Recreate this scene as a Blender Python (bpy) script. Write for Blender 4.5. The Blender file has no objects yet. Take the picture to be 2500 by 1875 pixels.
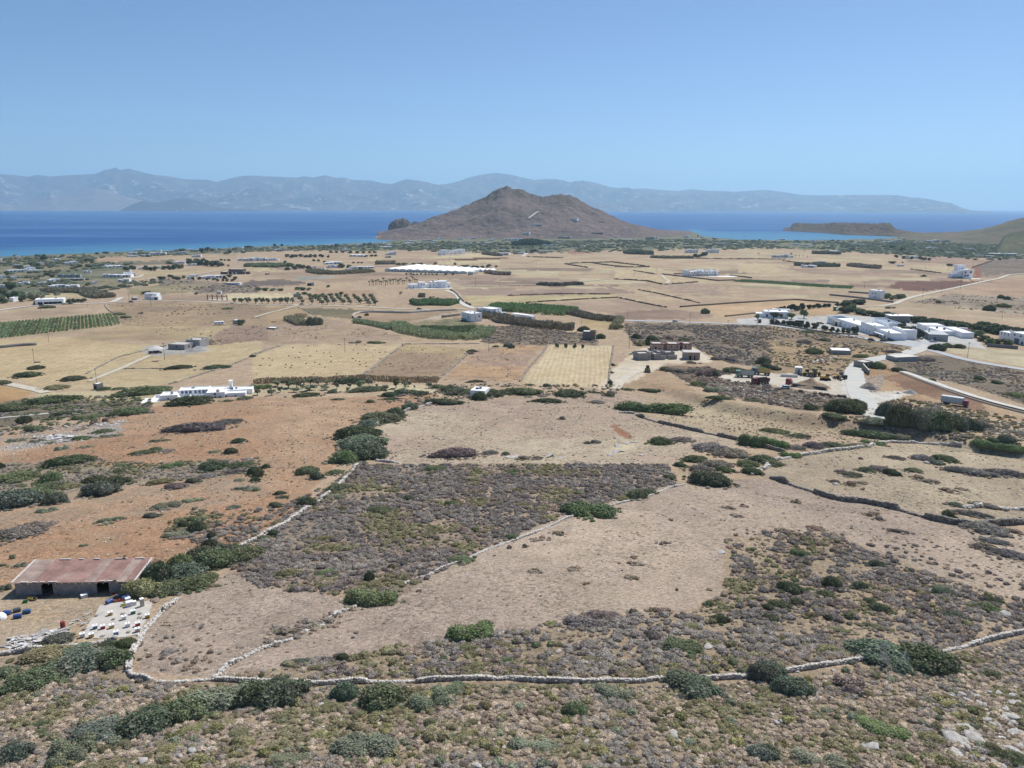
import bpy, bmesh, math, random
import numpy as np
from mathutils import Matrix, Vector
random.seed(7); RNG = np.random.default_rng(11)
scene = bpy.context.scene
COL = scene.collection
rad = math.radians

# ------------------------------------------------------------------ camera, sky, sun, exposure
CAM = np.array([0.0, 0.0, 100.0]); FPX = 1925.0; PITCH = rad(12.65); ROLL = rad(0.15)
_f = np.array([0, math.cos(PITCH), -math.sin(PITCH)]); _r0 = np.array([1.0, 0, 0]); _u0 = np.cross(_r0, _f)
_r = _r0*math.cos(ROLL) + _u0*math.sin(ROLL); _u = np.cross(_r, _f)
cam_data = bpy.data.cameras.new('camera'); cam = bpy.data.objects.new('camera', cam_data); COL.objects.link(cam)
cam_data.sensor_width = 36; cam_data.lens = 36*FPX/2500; cam_data.clip_start = 1; cam_data.clip_end = 120000
cam.matrix_world = Matrix(((_r[0], _u[0], -_f[0], CAM[0]), (_r[1], _u[1], -_f[1], CAM[1]), (_r[2], _u[2], -_f[2], CAM[2]), (0, 0, 0, 1)))
scene.camera = cam
SUN_AZ = 40.0; SUN_EL = 54.0
world = bpy.data.worlds.new('World'); scene.world = world; world.use_nodes = True
wn = world.node_tree; bg = wn.nodes['Background']
sky = wn.nodes.new('ShaderNodeTexSky'); sky.sky_type = 'NISHITA'; sky.sun_disc = False
sky.sun_elevation = rad(SUN_EL); sky.sun_rotation = rad(SUN_AZ); sky.altitude = 300; sky.air_density = 0.75; sky.dust_density = 0.25; sky.ozone_density = 7.4
wn.links.new(sky.outputs[0], bg.inputs[0]); bg.inputs[1].default_value = 0.086
sd = bpy.data.lights.new('sun', 'SUN'); sd.energy = 4.3; sd.angle = rad(0.53); sd.color = (1.0, 0.965, 0.92)
sun = bpy.data.objects.new('sun', sd); COL.objects.link(sun)
_sd = Vector((math.sin(rad(SUN_AZ))*math.cos(rad(SUN_EL)), math.cos(rad(SUN_AZ))*math.cos(rad(SUN_EL)), math.sin(rad(SUN_EL))))
sun.rotation_euler = _sd.to_track_quat('Z', 'Y').to_euler(); sun.location = (0, 0, 400)
scene.view_settings.view_transform = 'Standard'; scene.view_settings.look = 'None'
scene.view_settings.exposure = 0.33; scene.view_settings.gamma = 1.0; scene.view_settings.use_curve_mapping = False
scene.cycles.volume_bounces = 1; scene.cycles.max_bounces = 6; scene.cycles.transparent_max_bounces = 8

# ------------------------------------------------------------------ photo coordinates (2500 x 1875) to places on the ground
def tile(x0, y0, s):
    def fn(*a):
        if len(a) == 2 and not hasattr(a[0], '__len__'): return (x0+a[0]/s, y0+a[1]/s)
        a = a[0] if len(a) == 1 else a
        return [(x0+p[0]/s, y0+p[1]/s)+tuple(p[2:]) for p in a]
    return fn
O = tile(0, 0, 1/1.1302)
A1, A2, A3, A4 = [tile(x, 380, 3.456) for x in (0, 620, 1240, 1860)]
B1, B2, B3, B4 = [tile(x, 680, 3.456) for x in (0, 620, 1240, 1860)]
C1, C2, C3, C4 = [tile(x, 980, 3.456) for x in (0, 620, 1240, 1860)]
D1, D2, D3, D4 = [tile(x, 1395, 3.456) for x in (0, 620, 1240, 1860)]
E1 = tile(0, 1340, 5.53); E2 = tile(360, 900, 6.9125); E3 = tile(1520, 800, 9.2167); E4 = tile(1780, 870, 6.9125)
E5 = tile(1840, 730, 6.506); E6 = tile(2160, 750, 6.506); E7 = tile(1050, 690, 8.848); E8 = tile(2060, 840, 5.027)
F1, F2, F3 = [tile(x, 590, 6.9125) for x in (0, 300, 600)]
F4 = tile(900, 560, 6.9125); F5 = tile(1200, 500, 6.9125); F6 = tile(1500, 550, 6.9125); F7 = tile(1800, 550, 6.32); F8 = tile(2150, 540, 6.32)

def ray(uv):
    uv = np.atleast_2d(np.asarray(uv, float))[:, :2]
    d = _f[None] + ((uv[:, :1]-1250)/FPX)*_r[None] - ((uv[:, 1:2]-937.5)/FPX)*_u[None]
    return d/np.linalg.norm(d, axis=1, keepdims=True)
def at_range(uv, R):          # point on the pixel's ray at horizontal distance R
    d = ray(uv); h = np.hypot(d[:, 0], d[:, 1]); return CAM[None] + d*(np.broadcast_to(R, h.shape)/h)[:, None]
def on_z(uv, z=0.0):
    d = ray(uv); t = (z-CAM[2])/np.minimum(d[:, 2], -1e-5); return CAM[None]+d*t[:, None]

# ------------------------------------------------------------------ value noise
def _hash(ix, iy, s):
    h = (ix.astype(np.int64)*374761393 + iy.astype(np.int64)*668265263 + s*1442695041) & 0xffffffff
    h = ((h ^ (h >> 13))*1274126177) & 0xffffffff
    return ((h ^ (h >> 16)) & 0xffff)/65535.0
def vnoise(x, y, s=0):
    x = np.asarray(x, float); y = np.asarray(y, float)
    ix = np.floor(x); iy = np.floor(y); fx = x-ix; fy = y-iy; fx = fx*fx*(3-2*fx); fy = fy*fy*(3-2*fy)
    a = _hash(ix, iy, s); b = _hash(ix+1, iy, s); c = _hash(ix, iy+1, s); d = _hash(ix+1, iy+1, s)
    return (a*(1-fx)+b*fx)*(1-fy)+(c*(1-fx)+d*fx)*fy
def fbm(x, y, o=4, s=0):
    t = 0; a = 1; n = 0
    for i in range(o):
        t = t+a*vnoise(x*2**i, y*2**i, s+i*17); n += a; a *= .5
    return t/n
def ridged(x, y, o=4, s=0):
    t = 0; a = 1; n = 0
    for i in range(o):
        t = t+a*(1-np.abs(2*vnoise(x*2**i, y*2**i, s+i*17)-1)); n += a; a *= .5
    return t/n
def sstep(a, b, x):
    t = np.clip((x-a)/(b-a), 0, 1); return t*t*(3-2*t)

# ------------------------------------------------------------------ the lie of the land
_PR = np.array([0, 35, 60, 100, 150, 200, 300, 400, 500, 700, 1000, 1300, 1700, 2100, 2600, 6000.])
_PD = np.array([40, 48.6, 52.4, 57.2, 62, 66, 72, 75.6, 78.2, 82.2, 88, 92, 95.5, 97, 97.5, 97.5])
def _hermite(X, Y, x):
    m = np.zeros(len(X)); d = np.diff(Y)/np.diff(X)
    m[1:-1] = (d[:-1]+d[1:])/2; m[0] = d[0]; m[-1] = d[-1]
    m[1:-1] = np.where(d[:-1]*d[1:] <= 0, 0, np.minimum(np.minimum(m[1:-1], 3*d[:-1]), 3*d[1:]))
    i = np.clip(np.searchsorted(X, x)-1, 0, len(X)-2); h = X[i+1]-X[i]; t = (x-X[i])/h
    return (2*t**3-3*t**2+1)*Y[i]+(t**3-2*t**2+t)*h*m[i]+(-2*t**3+3*t**2)*Y[i+1]+(t**3-t**2)*h*m[i+1]
def H_base(x, y):
    x = np.asarray(x, float); y = np.asarray(y, float); r = np.hypot(x, y)
    z = 100-_hermite(_PR, _PD, np.clip(r, 0, 5999))
    z = z + 0.30*(fbm(x/14, y/14, 3, 3)-.5)*(1-sstep(120, 400, r)) + 1.3*(fbm(x/55, y/55, 2, 9)-.5)*sstep(60, 140, r)*(1-sstep(500, 1100, r))
    return z
# gully below the truck yard, from the yard's left end to the right edge of the picture
_shore_px = [(-700, 640), (-300, 634), (0, 628), (43, 625), (93, 623), (153, 621), (231, 617.5), (300, 615), (401, 612), (488, 609), (589, 603.5), (658, 601), (759, 599), (802, 596.5),
             (900, 593), (929, 591), (958, 587.5), (990, 586)]
_shore_px2 = [(1712, 575), (1731, 579), (1760, 581.5), (1800, 584), (1911, 585.6), (2037, 585.6), (2150, 582.5), (2188, 580)]
_sp = on_z(_shore_px); _sa = np.arctan2(_sp[:, 0], _sp[:, 1]); _sr = np.hypot(_sp[:, 0], _sp[:, 1])
_sp2 = on_z(_shore_px2); _sa2 = np.arctan2(_sp2[:, 0], _sp2[:, 1]); _sr2 = np.hypot(_sp2[:, 0], _sp2[:, 1])
_azL = math.atan2(*on_z([(992, 586)])[0][:2]); _azR = math.atan2(*on_z([(1708, 580)])[0][:2]); _azN = math.atan2(*on_z([(2196, 580)])[0][:2])
_SA = np.concatenate([_sa, [_azL+.003], [_azR-.003], _sa2, [_azN+.004, _azN+.03, 1.2]])
_SR = np.concatenate([_sr, [3050], [3350], _sr2, [3000, 3060, 3300]])
def r_shore(az): return np.interp(az, _SA, _SR)
def _seg_dist(px, py, poly):
    """distance to a polyline and the fraction along it"""
    best = np.full(np.shape(px), 1e18); side = np.zeros(np.shape(px)); fr = np.zeros(np.shape(px)); n = len(poly)-1
    for i in range(n):
        a = poly[i]; b = poly[i+1]; d = b-a; L2 = d@d
        t = np.clip(((px-a[0])*d[0]+(py-a[1])*d[1])/L2, 0, 1)
        q = (px-a[0]-t*d[0])**2+(py-a[1]-t*d[1])**2
        s = (px-a[0])*d[1]-(py-a[1])*d[0]
        m = q < best; best = np.where(m, q, best); side = np.where(m, np.sign(s), side); fr = np.where(m, (i+t)/n, fr)
    return np.sqrt(best), side, fr
GULLY = None
def H(x, y):
    z = H_base(x, y); x = np.asarray(x, float); y = np.asarray(y, float)
    if GULLY is not None:
        m = (x > 10) & (x < 260) & (y > 170) & (y < 420)
        if np.any(m):
            xm = x[m] if x.ndim else x; ym = y[m] if y.ndim else y
            d, sd_, fr = _seg_dist(xm, ym, GULLY)
            depth = 3.4*sstep(0, .22, fr)
            prof = np.where(sd_ < 0, 1-sstep(0, 8, d), 1-sstep(2, 38, d))
            dz = -depth*prof
            if x.ndim: z[m] = z[m]+dz
            else: z = z+dz
    az = np.arctan2(x, y); r = np.hypot(x, y); rs = r_shore(az)
    k = sstep(-60, 12, r-rs)
    return z*(1-k)+(-3.0)*k
_R = np.geomspace(38, 5000, 300)
def P(uv, it=7):
    """pixels -> ground points"""
    d = ray(uv); n = len(d); h = np.hypot(d[:, 0], d[:, 1]); hd = d/h[:, None]
    gap = (CAM[2]+hd[:, 2:3]*_R[None])-H(hd[:, :1]*_R[None], hd[:, 1:2]*_R[None]); below = gap < 0; below[:, -1] = True
    k = np.maximum(np.argmax(below, 1), 1); i = np.arange(n); lo = _R[k-1]; hi = _R[k]; gl = gap[i, k-1]; gh = gap[i, k]
    for _ in range(it):
        f = np.clip(gl/np.where(np.abs(gl-gh) < 1e-9, 1, gl-gh), .05, .95); m = lo+(hi-lo)*f; g = CAM[2]+hd[:, 2]*m-H(hd[:, 0]*m, hd[:, 1]*m); b = g < 0
        hi = np.where(b, m, hi); gh = np.where(b, g, gh); lo = np.where(b, lo, m); gl = np.where(b, gl, g)
    p = CAM+hd*hi[:, None]; p[:, 2] = H(p[:, 0], p[:, 1]); return p
def P1(u, v): return P([(u, v)])[0]
def mpp(p):                       # metres per photo pixel at a place
    return float(np.linalg.norm(np.asarray(p)-CAM))/FPX
def size(u, v, w):                # a ground point and the metres that w pixels span there
    p = P1(u, v); return p, w*mpp(p)
GULLY = None
_g = P([(1480, 915), (1600, 948), (1750, 985), (1900, 1012), (2060, 1030), (2170, 1046), (2330, 1075), (2520, 1100), (2700, 1125)])[:, :2]
GULLY = _g

# ------------------------------------------------------------------ mesh and object helpers
def lin(c):
    c = np.asarray(c, float)/255.0
    return np.where(c <= .04045, c/12.92, ((c+.055)/1.055)**2.4)
K = 1.22
def alb(c, sat=.82):
    c = np.asarray(c, float); g = c@np.array([.3, .59, .11]); return np.clip(lin(np.clip(g+(c-g)*sat, 0, 255))/K, 0.0, 0.85)
def new_mesh(name, V, F, smooth=False):
    V = np.asarray(V, np.float32); F = np.asarray(F, np.int32); me = bpy.data.meshes.new(name)
    k = F.shape[1]; me.vertices.add(len(V)); me.vertices.foreach_set('co', V.ravel())
    me.loops.add(F.size); me.loops.foreach_set('vertex_index', F.ravel())
    me.polygons.add(len(F)); me.polygons.foreach_set('loop_start', np.arange(0, F.size, k, dtype=np.int32))
    me.polygons.foreach_set('loop_total', np.full(len(F), k, np.int32))
    if smooth: me.polygons.foreach_set('use_smooth', np.ones(len(F), bool))
    me.update(calc_edges=True); return me
def link(name, me, mat=None, parent=None, loc=None, rz=None, sc=None):
    o = bpy.data.objects.new(name, me); COL.objects.link(o)
    if mat is not None and me is not None and not me.materials: me.materials.append(mat)
    if parent is not None: o.parent = parent
    if loc is not None: o.location = [float(v) for v in loc]
    if rz is not None: o.rotation_euler[2] = rz
    if sc is not None: o.scale = sc
    return o
def tag(o, label=None, cat=None, group=None, kind=None):
    if label: o['label'] = label
    if cat: o['category'] = cat
    if group: o['group'] = group
    if kind: o['kind'] = kind
    return o
def empty(name, loc, rz=0.0, label=None, cat=None, group=None):
    o = bpy.data.objects.new(name, None); COL.objects.link(o); o.empty_display_size = .5
    o.location = [float(v) for v in loc]; o.rotation_euler[2] = rz; return tag(o, label, cat, group)
class MB:
    def __init__(s): s.v = []; s.f = []
    def add(s, V, F):
        n = len(s.v); s.v += [tuple(map(float, p)) for p in V]; s.f += [tuple(i+n for i in f) for f in F]; return s
    def box(s, x0, x1, y0, y1, z0, z1):
        return s.add([(x0, y0, z0), (x1, y0, z0), (x1, y1, z0), (x0, y1, z0), (x0, y0, z1), (x1, y0, z1), (x1, y1, z1), (x0, y1, z1)],
                     [(3, 2, 1, 0), (4, 5, 6, 7), (0, 1, 5, 4), (1, 2, 6, 5), (2, 3, 7, 6), (3, 0, 4, 7)])
    def hexa(s, P8): return s.add(P8, [(3, 2, 1, 0), (4, 5, 6, 7), (0, 1, 5, 4), (1, 2, 6, 5), (2, 3, 7, 6), (3, 0, 4, 7)])
    def bar(s, a, b, w, h=None):
        a = np.array(a, float); b = np.array(b, float); h = h or w; d = b-a; d /= np.linalg.norm(d)
        u = np.cross(d, [0, 0, 1.]); u = u if np.linalg.norm(u) > 1e-4 else np.array([1., 0, 0]); u /= np.linalg.norm(u); n = np.cross(u, d)
        return s.hexa([a-u*w/2-n*h/2, a+u*w/2-n*h/2, b+u*w/2-n*h/2, b-u*w/2-n*h/2, a-u*w/2+n*h/2, a+u*w/2+n*h/2, b+u*w/2+n*h/2, b-u*w/2+n*h/2])
    def cyl(s, a, b, r0, r1=None, n=10, cap=True):
        a = np.array(a, float); b = np.array(b, float); r1 = r0 if r1 is None else r1; d = b-a; d /= np.linalg.norm(d)
        u = np.cross(d, [0, 0, 1.]); u = u if np.linalg.norm(u) > 1e-3 else np.array([1., 0, 0]); u /= np.linalg.norm(u); w = np.cross(d, u)
        c = [(math.cos(2*math.pi*i/n), math.sin(2*math.pi*i/n)) for i in range(n)]
        V = [a+r0*(x*u+y*w) for x, y in c]+[b+r1*(x*u+y*w) for x, y in c]
        F = [(i, (i+1) % n, n+(i+1) % n, n+i) for i in range(n)]
        if cap: F += [tuple(range(n-1, -1, -1)), tuple(range(n, 2*n))]
        return s.add(V, F)
    def prism(s, poly, z0, z1):
        n = len(poly); V = [(x, y, z0) for x, y in poly]+[(x, y, z1) for x, y in poly]
        return s.add(V, [tuple(range(n-1, -1, -1)), tuple(range(n, 2*n))]+[(i, (i+1) % n, n+(i+1) % n, n+i) for i in range(n)])
    def mesh(s, name, mat=None, bevel=0):
        me = bpy.data.meshes.new(name); me.from_pydata(s.v, [], s.f)
        bm = bmesh.new(); bm.from_mesh(me); bmesh.ops.recalc_face_normals(bm, faces=bm.faces)
        if bevel: bmesh.ops.bevel(bm, geom=[e for e in bm.edges], offset=bevel, segments=1, affect='EDGES', profile=.5)
        bm.to_mesh(me); bm.free(); me.update()
        if mat: me.materials.append(mat)
        return me
    def build(s, name, mat, parent=None, bevel=0, **k): return link(name, s.mesh(name, mat, bevel), None, parent, **k)

# ------------------------------------------------------------------ materials
class NT:
    def __init__(s, name):
        s.m = bpy.data.materials.new(name); s.m.use_nodes = True; s.t = s.m.node_tree; s.b = s.t.nodes['Principled BSDF']
        s.b.inputs['Roughness'].default_value = .9; s.b.inputs['Specular IOR Level'].default_value = .15
    def n(s, k, **a):
        x = s.t.nodes.new(k)
        for q, v in a.items(): setattr(x, q, v)
        return x
    def l(s, a, b): s.t.links.new(a, b)
    def val(s, sock, v):
        if hasattr(v, 'is_output') or isinstance(v, bpy.types.NodeSocket): s.l(v, sock)
        else: sock.default_value = v
    def math(s, op, a, b=None, c=None, clamp=False):
        x = s.n('ShaderNodeMath', operation=op, use_clamp=clamp); s.val(x.inputs[0], a)
        if b is not None: s.val(x.inputs[1], b)
        if c is not None: s.val(x.inputs[2], c)
        return x.outputs[0]
    def mix(s, f, a, b, mode='MIX'):
        x = s.n('ShaderNodeMix', data_type='RGBA', blend_type=mode); s.val(x.inputs[0], f)
        for i, v in ((6, a), (7, b)): s.val(x.inputs[i], v if not isinstance(v, (tuple, list, np.ndarray)) else tuple(map(float, v))+((1.0,) if len(v) == 3 else ()))
        return x.outputs[2]
    def noise(s, scale, detail=4, rough=.55, vec=None, dist=0):
        x = s.n('ShaderNodeTexNoise'); x.inputs['Scale'].default_value = scale; x.inputs['Detail'].default_value = detail
        x.inputs['Roughness'].default_value = rough; x.inputs['Distortion'].default_value = dist
        if vec is not None: s.l(vec, x.inputs['Vector'])
        return x.outputs['Fac']
    def ramp(s, f, a, b, lo=0.0, hi=1.0):
        x = s.n('ShaderNodeMapRange'); x.interpolation_type = 'SMOOTHSTEP'; s.val(x.inputs[0], f)
        for i, v in enumerate((a, b, lo, hi)): s.val(x.inputs[i+1], v)
        return x.outputs[0]
    def attr(s, name, kind='GEOMETRY'): return s.n('ShaderNodeAttribute', attribute_name=name, attribute_type=kind)
    def pos(s): return s.n('ShaderNodeNewGeometry').outputs['Position']
    def obj(s): return s.n('ShaderNodeTexCoord').outputs['Object']
    def scale(s, col, f):
        x = s.n('ShaderNodeVectorMath', operation='SCALE'); s.val(x.inputs[0], col); s.val(x.inputs['Scale'], f); return x.outputs[0]
    def bump(s, h, dist=.05, strength=.6):
        x = s.n('ShaderNodeBump'); x.inputs['Distance'].default_value = dist; x.inputs['Strength'].default_value = strength
        s.l(h, x.inputs['Height']); s.l(x.outputs[0], s.b.inputs['Normal']); return x
    def color(s, c): s.l(c, s.b.inputs['Base Color'])
_MC = {}
def simple(name, c, rough=.8, spec=.2, var=.18, scale=1.5, metal=0.0, dirt=None, gain=1.0):
    """plain material with a little mottling; c = colour as seen in the photo (sRGB)"""
    key = (name, tuple(c))
    if key in _MC: return _MC[key]
    t = NT(name); p = t.obj(); n = t.noise(scale, 5, .6, p); n2 = t.noise(scale*7, 3, .6, p)
    f = t.math('ADD', t.ramp(n, .25, .75, 1-var, 1+var*.6), t.ramp(n2, .2, .8, -var*.4, var*.4))
    a = np.minimum(alb(c)*gain, .9); col = t.scale(tuple(a), f)
    if dirt is not None:
        d = t.ramp(t.noise(scale*.6, 6, .65, p), .5, .72); col = t.mix(t.math('MULTIPLY', d, .6), col, np.minimum(alb(dirt)*gain, .9))
    t.color(col); t.b.inputs['Roughness'].default_value = rough; t.b.inputs['Specular IOR Level'].default_value = spec; t.b.inputs['Metallic'].default_value = metal
    _MC[key] = t.m; return t.m
# ------------------------------------------------------------------ ground zones (colours as the photo shows them)
ZONES = []
def Z(poly, c1, c2=None, fur=None, stone=0.0, tuft=0.25, field=None, wob=3.0):
    ZONES.append(dict(poly=np.array(poly, float), c1=c1, c2=c2 if c2 is not None else tuple(np.array(c1)*.88), fur=fur, stone=stone, tuft=tuft, field=field, wob=wob))
GREEN = (104, 112, 88); GREEN2 = (138, 132, 104); TAN = (190, 165, 130); PINK = (182, 155, 127); STRAW = (201, 181, 137); MAUVE = (171, 146, 125)
SCRUB = (140, 124, 106)
# broad belts, far to near
Z([(-900, 560), (3400, 560), (3400, 640), (2300, 628), (1900, 605), (1700, 608), (1500, 612), (1300, 618), (1000, 612), (700, 612), (330, 628), (320, 655), (300, 700), (0, 730), (-900, 760)], GREEN, GREEN2, tuft=.5)
Z(F1([(-3000, 960), (-3000, 400), (0, 270), (1600, 200), (2212, 190), (2212, 250), (1640, 270), (1600, 350), (2212, 350), (2212, 400), (1500, 470), (1000, 520), (1000, 600), (1700, 640), (2212, 680), (2212, 760), (1700, 860), (0, 960)]), (106, 112, 88), (152, 138, 108), tuft=.6)
Z(F1([(1640, 270), (2212, 235), (2212, 340), (1620, 345)]), (190, 158, 126), field='far_field')
Z(F2([(0, 260), (930, 228), (940, 300), (0, 330)]), (194, 166, 130))
Z(F2([(0, 330), (700, 320), (880, 290), (860, 380), (200, 400), (0, 420)]), (138, 128, 106), (120, 112, 92), tuft=.5)
Z(F2([(1300, 205), (1900, 200), (1900, 300), (1100, 290)]), (192, 165, 132))
Z(F2([(200, 520), (1000, 470), (2212, 430), (2212, 500), (1600, 490), (1000, 560), (380, 590), (0, 640), (0, 600)]), (198, 174, 132))
Z(F2([(590, 610), (1100, 650), (1700, 700), (2300, 740), (2300, 860), (1700, 880), (1100, 850), (1100, 780), (600, 740)]), (130, 117, 106), (152, 137, 114), tuft=.7, stone=.4)
Z(F2([(40, 790), (650, 720), (1500, 730), (1100, 860), (400, 900), (100, 880)]), (168, 152, 116), (146, 134, 100), tuft=.4)
Z(F2([(200, 920), (1800, 880), (1750, 1020), (500, 1000)]), PINK)
Z(F1([(760, 865), (1480, 858), (1620, 940), (1100, 955), (740, 960)]), (194, 175, 132), field='stubble_field')
Z(F3([(-360, 980), (-330, 880), (760, 878), (820, 920), (800, 945), (0, 965)]), (208, 192, 150), (200, 182, 140), tuft=.05, field='stubble_field')
Z(F3([(0, 430), (380, 430), (600, 470), (600, 520), (120, 500), (0, 480)]), STRAW)
Z(F3([(700, 300), (2212, 255), (2212, 350), (1800, 340), (1100, 300)]), (194, 166, 131))
Z(F3([(100, 510), (1110, 500), (1400, 560), (2212, 520), (2212, 650), (1400, 690), (760, 620), (100, 600)]), PINK)
Z(F3([(800, 625), (1000, 590), (1500, 570), (1450, 610), (960, 660)]), (166, 166, 154))
Z(F3([(0, 670), (600, 630), (1080, 700), (600, 755), (-100, 745)]), (118, 105, 97), (132, 118, 106), tuft=.6)
Z(F3([(1150, 800), (2100, 830), (2212, 860), (2212, 960), (1200, 870)]), (188, 155, 122))
Z(F4([(460, 338), (1140, 338), (1150, 420), (770, 420), (300, 400)]), (192, 162, 132))
Z(F4([(0, 480), (400, 480), (440, 540), (0, 570)]), (199, 180, 134))
Z(F4([(520, 560), (1100, 460), (1900, 395), (2212, 450), (2212, 600), (1200, 605)]), (205, 188, 144), (196, 176, 134), tuft=.08, field='stubble_field')
Z(F4([(1350, 502), (1800, 480), (2480, 470), (2480, 490), (2212, 505), (1500, 527)]), (124, 84, 68), field='ploughed_field', wob=1)
Z(F4([(0, 740), (270, 720), (720, 790), (640, 840), (0, 880)]), (184, 156, 126))
Z(F4([(720, 780), (1500, 768), (2212, 828), (1300, 850), (980, 850)]), (200, 180, 136))
Z(F4([(1380, 850), (2212, 840), (2500, 860), (2500, 960), (1600, 970)]), (178, 152, 130), tuft=.5)
Z(F4([(1600, 982), (2212, 960), (2212, 1022), (1420, 1012)]), (203, 184, 136))
# the wide plain, middle and right
Z([(1240, 628), (1500, 622), (1900, 618), (2300, 630), (2340, 660), (2250, 690), (2110, 730), (1820, 725), (1500, 735), (1250, 690)], (197, 175, 135), (178, 151, 124), tuft=.2)
_zr = random.Random(5)
for _k in range(46):
    _x = _zr.uniform(1250, 2300) if _k < 30 else _zr.uniform(640, 1250); _y = _zr.uniform(632, 722) if _k < 30 else _zr.uniform(622, 690); _w = _zr.uniform(90, 330); _h = _zr.uniform(4, 11); _t = _zr.uniform(-.03, .05)
    Z([(_x, _y), (_x+_w, _y+_w*_t), (_x+_w*.96, _y+_w*_t+_h), (_x-_w*.06, _y+_h*.8)], *_zr.choice([((204, 186, 146),), ((184, 156, 128),), ((170, 144, 122),), ((207, 190, 150),), ((190, 168, 132),), ((160, 136, 116),)]), tuft=.3, wob=1.0)
Z(F6([(0, 560), (1300, 580), (2212, 600), (2212, 680), (900, 690), (0, 640)]), (196, 174, 138), (186, 154, 124))
Z(F6([(0, 720), (600, 705), (1250, 800), (820, 840), (1700, 930), (900, 1000), (560, 950), (0, 910)]), (190, 164, 130), (199, 178, 136))
Z(F6([(100, 1010), (600, 960), (1250, 985), (2212, 1050), (2212, 1200), (0, 1200)]), MAUVE, (190, 166, 130), tuft=.5)
Z(F5([(1280, 765), (1520, 765), (1740, 825), (1300, 830)]), (178, 138, 112))
Z(F6([(240, 430), (560, 430), (640, 490), (280, 480)]), (82, 98, 76), tuft=.5)
Z(F7([(0, 580), (350, 590), (800, 640), (1000, 650), (830, 720), (0, 730)]), (204, 184, 140), (192, 168, 130))
Z(F7([(0, 350), (600, 390), (1150, 420), (1150, 460), (0, 450)]), (200, 176, 138))
Z(F7([(1200, 500), (1500, 480), (2212, 510), (2212, 570), (1300, 560)]), (204, 182, 140))
Z(F7([(550, 640), (1000, 655), (1600, 690), (2212, 720), (2212, 800), (1200, 760)]), (184, 156, 130))
Z(F8([(500, 560), (1000, 545), (1740, 600), (1420, 720), (1000, 690)]), (182, 152, 126))
Z(F8([(400, 720), (1040, 670), (1060, 780), (920, 800), (480, 740)]), (200, 178, 138))
Z(F8([(1420, 720), (1740, 600), (2300, 560), (3300, 540), (3300, 800), (1600, 830)]), (124, 111, 101), (144, 126, 108), tuft=.6, stone=.3)
Z(F8([(1420, 730), (1540, 720), (1560, 870), (1450, 900)]), (165, 112, 88))
Z(B4([(1060, 72), (1150, 25), (1880, 15), (1560, 92), (1300, 112)]), (132, 96, 82), (122, 92, 82), tuft=.3, field='ploughed_field')
Z(B4([(1700, 85), (2000, 10), (2500, -20), (3200, -40), (3200, 170), (2212, 175), (1900, 150)]), (192, 160, 130), field='dry_field')
Z(B4([(1250, 200), (1600, 130), (2212, 160), (3200, 160), (3200, 320), (2212, 310), (1950, 285), (1650, 232)]), (172, 156, 134), (146, 128, 108), tuft=.5, stone=.9)
Z(B4([(860, 250), (1250, 205), (1700, 232), (2212, 335), (3200, 440), (3200, 500), (2212, 395), (1900, 352), (1200, 272)]), (196, 173, 137), field='dry_field')
Z(B4([(1520, 590), (2212, 605), (3200, 620), (3200, 860), (2212, 745), (1740, 662)]), (205, 188, 150), tuft=.08, field='stubble_field')
# middle distance, centre
Z(B2([(1700, 90), (2212, 80), (2212, 140), (1760, 140)]), MAUVE)
Z(B2([(1770, 145), (2212, 150), (2212, 215), (1830, 225)]), (203, 184, 134), tuft=.08)
Z(B3([(-10, 150), (860, 135), (930, 160), (0, 218)]), (203, 184, 134), tuft=.08, field='stubble_field')
Z(B3([(0, 100), (900, 80), (1100, 120), (870, 133), (0, 145)]), MAUVE)
Z(B3([(280, 225), (930, 170), (1330, 245), (880, 290), (600, 260)]), (186, 159, 133), field='dry_field')
Z(B3([(880, 290), (1300, 255), (1620, 280), (1760, 320), (1560, 345), (1000, 345)]), (166, 139, 118), field='fallow_field')
Z(B3([(1460, 242), (1900, 208), (2250, 190), (2400, 180), (2700, 205), (2600, 250), (2240, 260), (1850, 320), (1700, 285), (1700, 245)]), (207, 172, 131), tuft=.08, field='dry_field')
Z(B2([(830, 320), (880, 285), (1300, 295), (1720, 265), (1730, 285), (1300, 365), (1190, 400)]), (184, 155, 122), tuft=.4)
Z(B2([(1340, 365), (1500, 320), (1740, 280), (1745, 305), (1560, 335)]), (206, 190, 165))
Z(B2([(0, 380), (600, 330), (860, 390), (1200, 470), (1250, 520), (0, 560)]), (176, 152, 120), MAUVE, tuft=.6)
Z(B2([(0, 240), (330, 235), (480, 300), (250, 380), (0, 380)]), (182, 155, 118), tuft=.3)
Z(B2([(370, 245), (1200, 270), (830, 290), (820, 340), (500, 310)]), (142, 128, 98), (120, 115, 88), tuft=.6)
Z(B2([(1180, 420), (1350, 370), (1750, 330), (1980, 410), (1960, 500), (1500, 510), (1200, 460)]), (112, 116, 84), (150, 138, 104), tuft=.5)
Z(B2([(-20, 662), (250, 562), (1250, 556), (880, 832), (600, 862), (0, 882)]), (203, 181, 138), (194, 170, 128), fur=(B2(200, 850), B2(1200, 572), 2.6, .10), tuft=.1, field='stubble_field')
Z(B2([(1270, 560), (1850, 590), (1560, 850), (900, 830)]), (193, 171, 122), (164, 138, 110), tuft=.7, field='fallow_field')
Z(B2([(1870, 600), (2212, 560), (2480, 545), (2310, 700), (2260, 870), (1600, 850), (1800, 690)]), (174, 146, 123), (188, 152, 112), tuft=.5, field='fallow_field')
Z(B2([(1900, 540), (2000, 400), (2212, 400), (2900, 480), (2900, 560), (2212, 560)]), (120, 108, 92), (150, 132, 108), tuft=.8, stone=.4)
Z(B3([(600, 350), (900, 345), (870, 430), (620, 425)]), (196, 168, 122))
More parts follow.
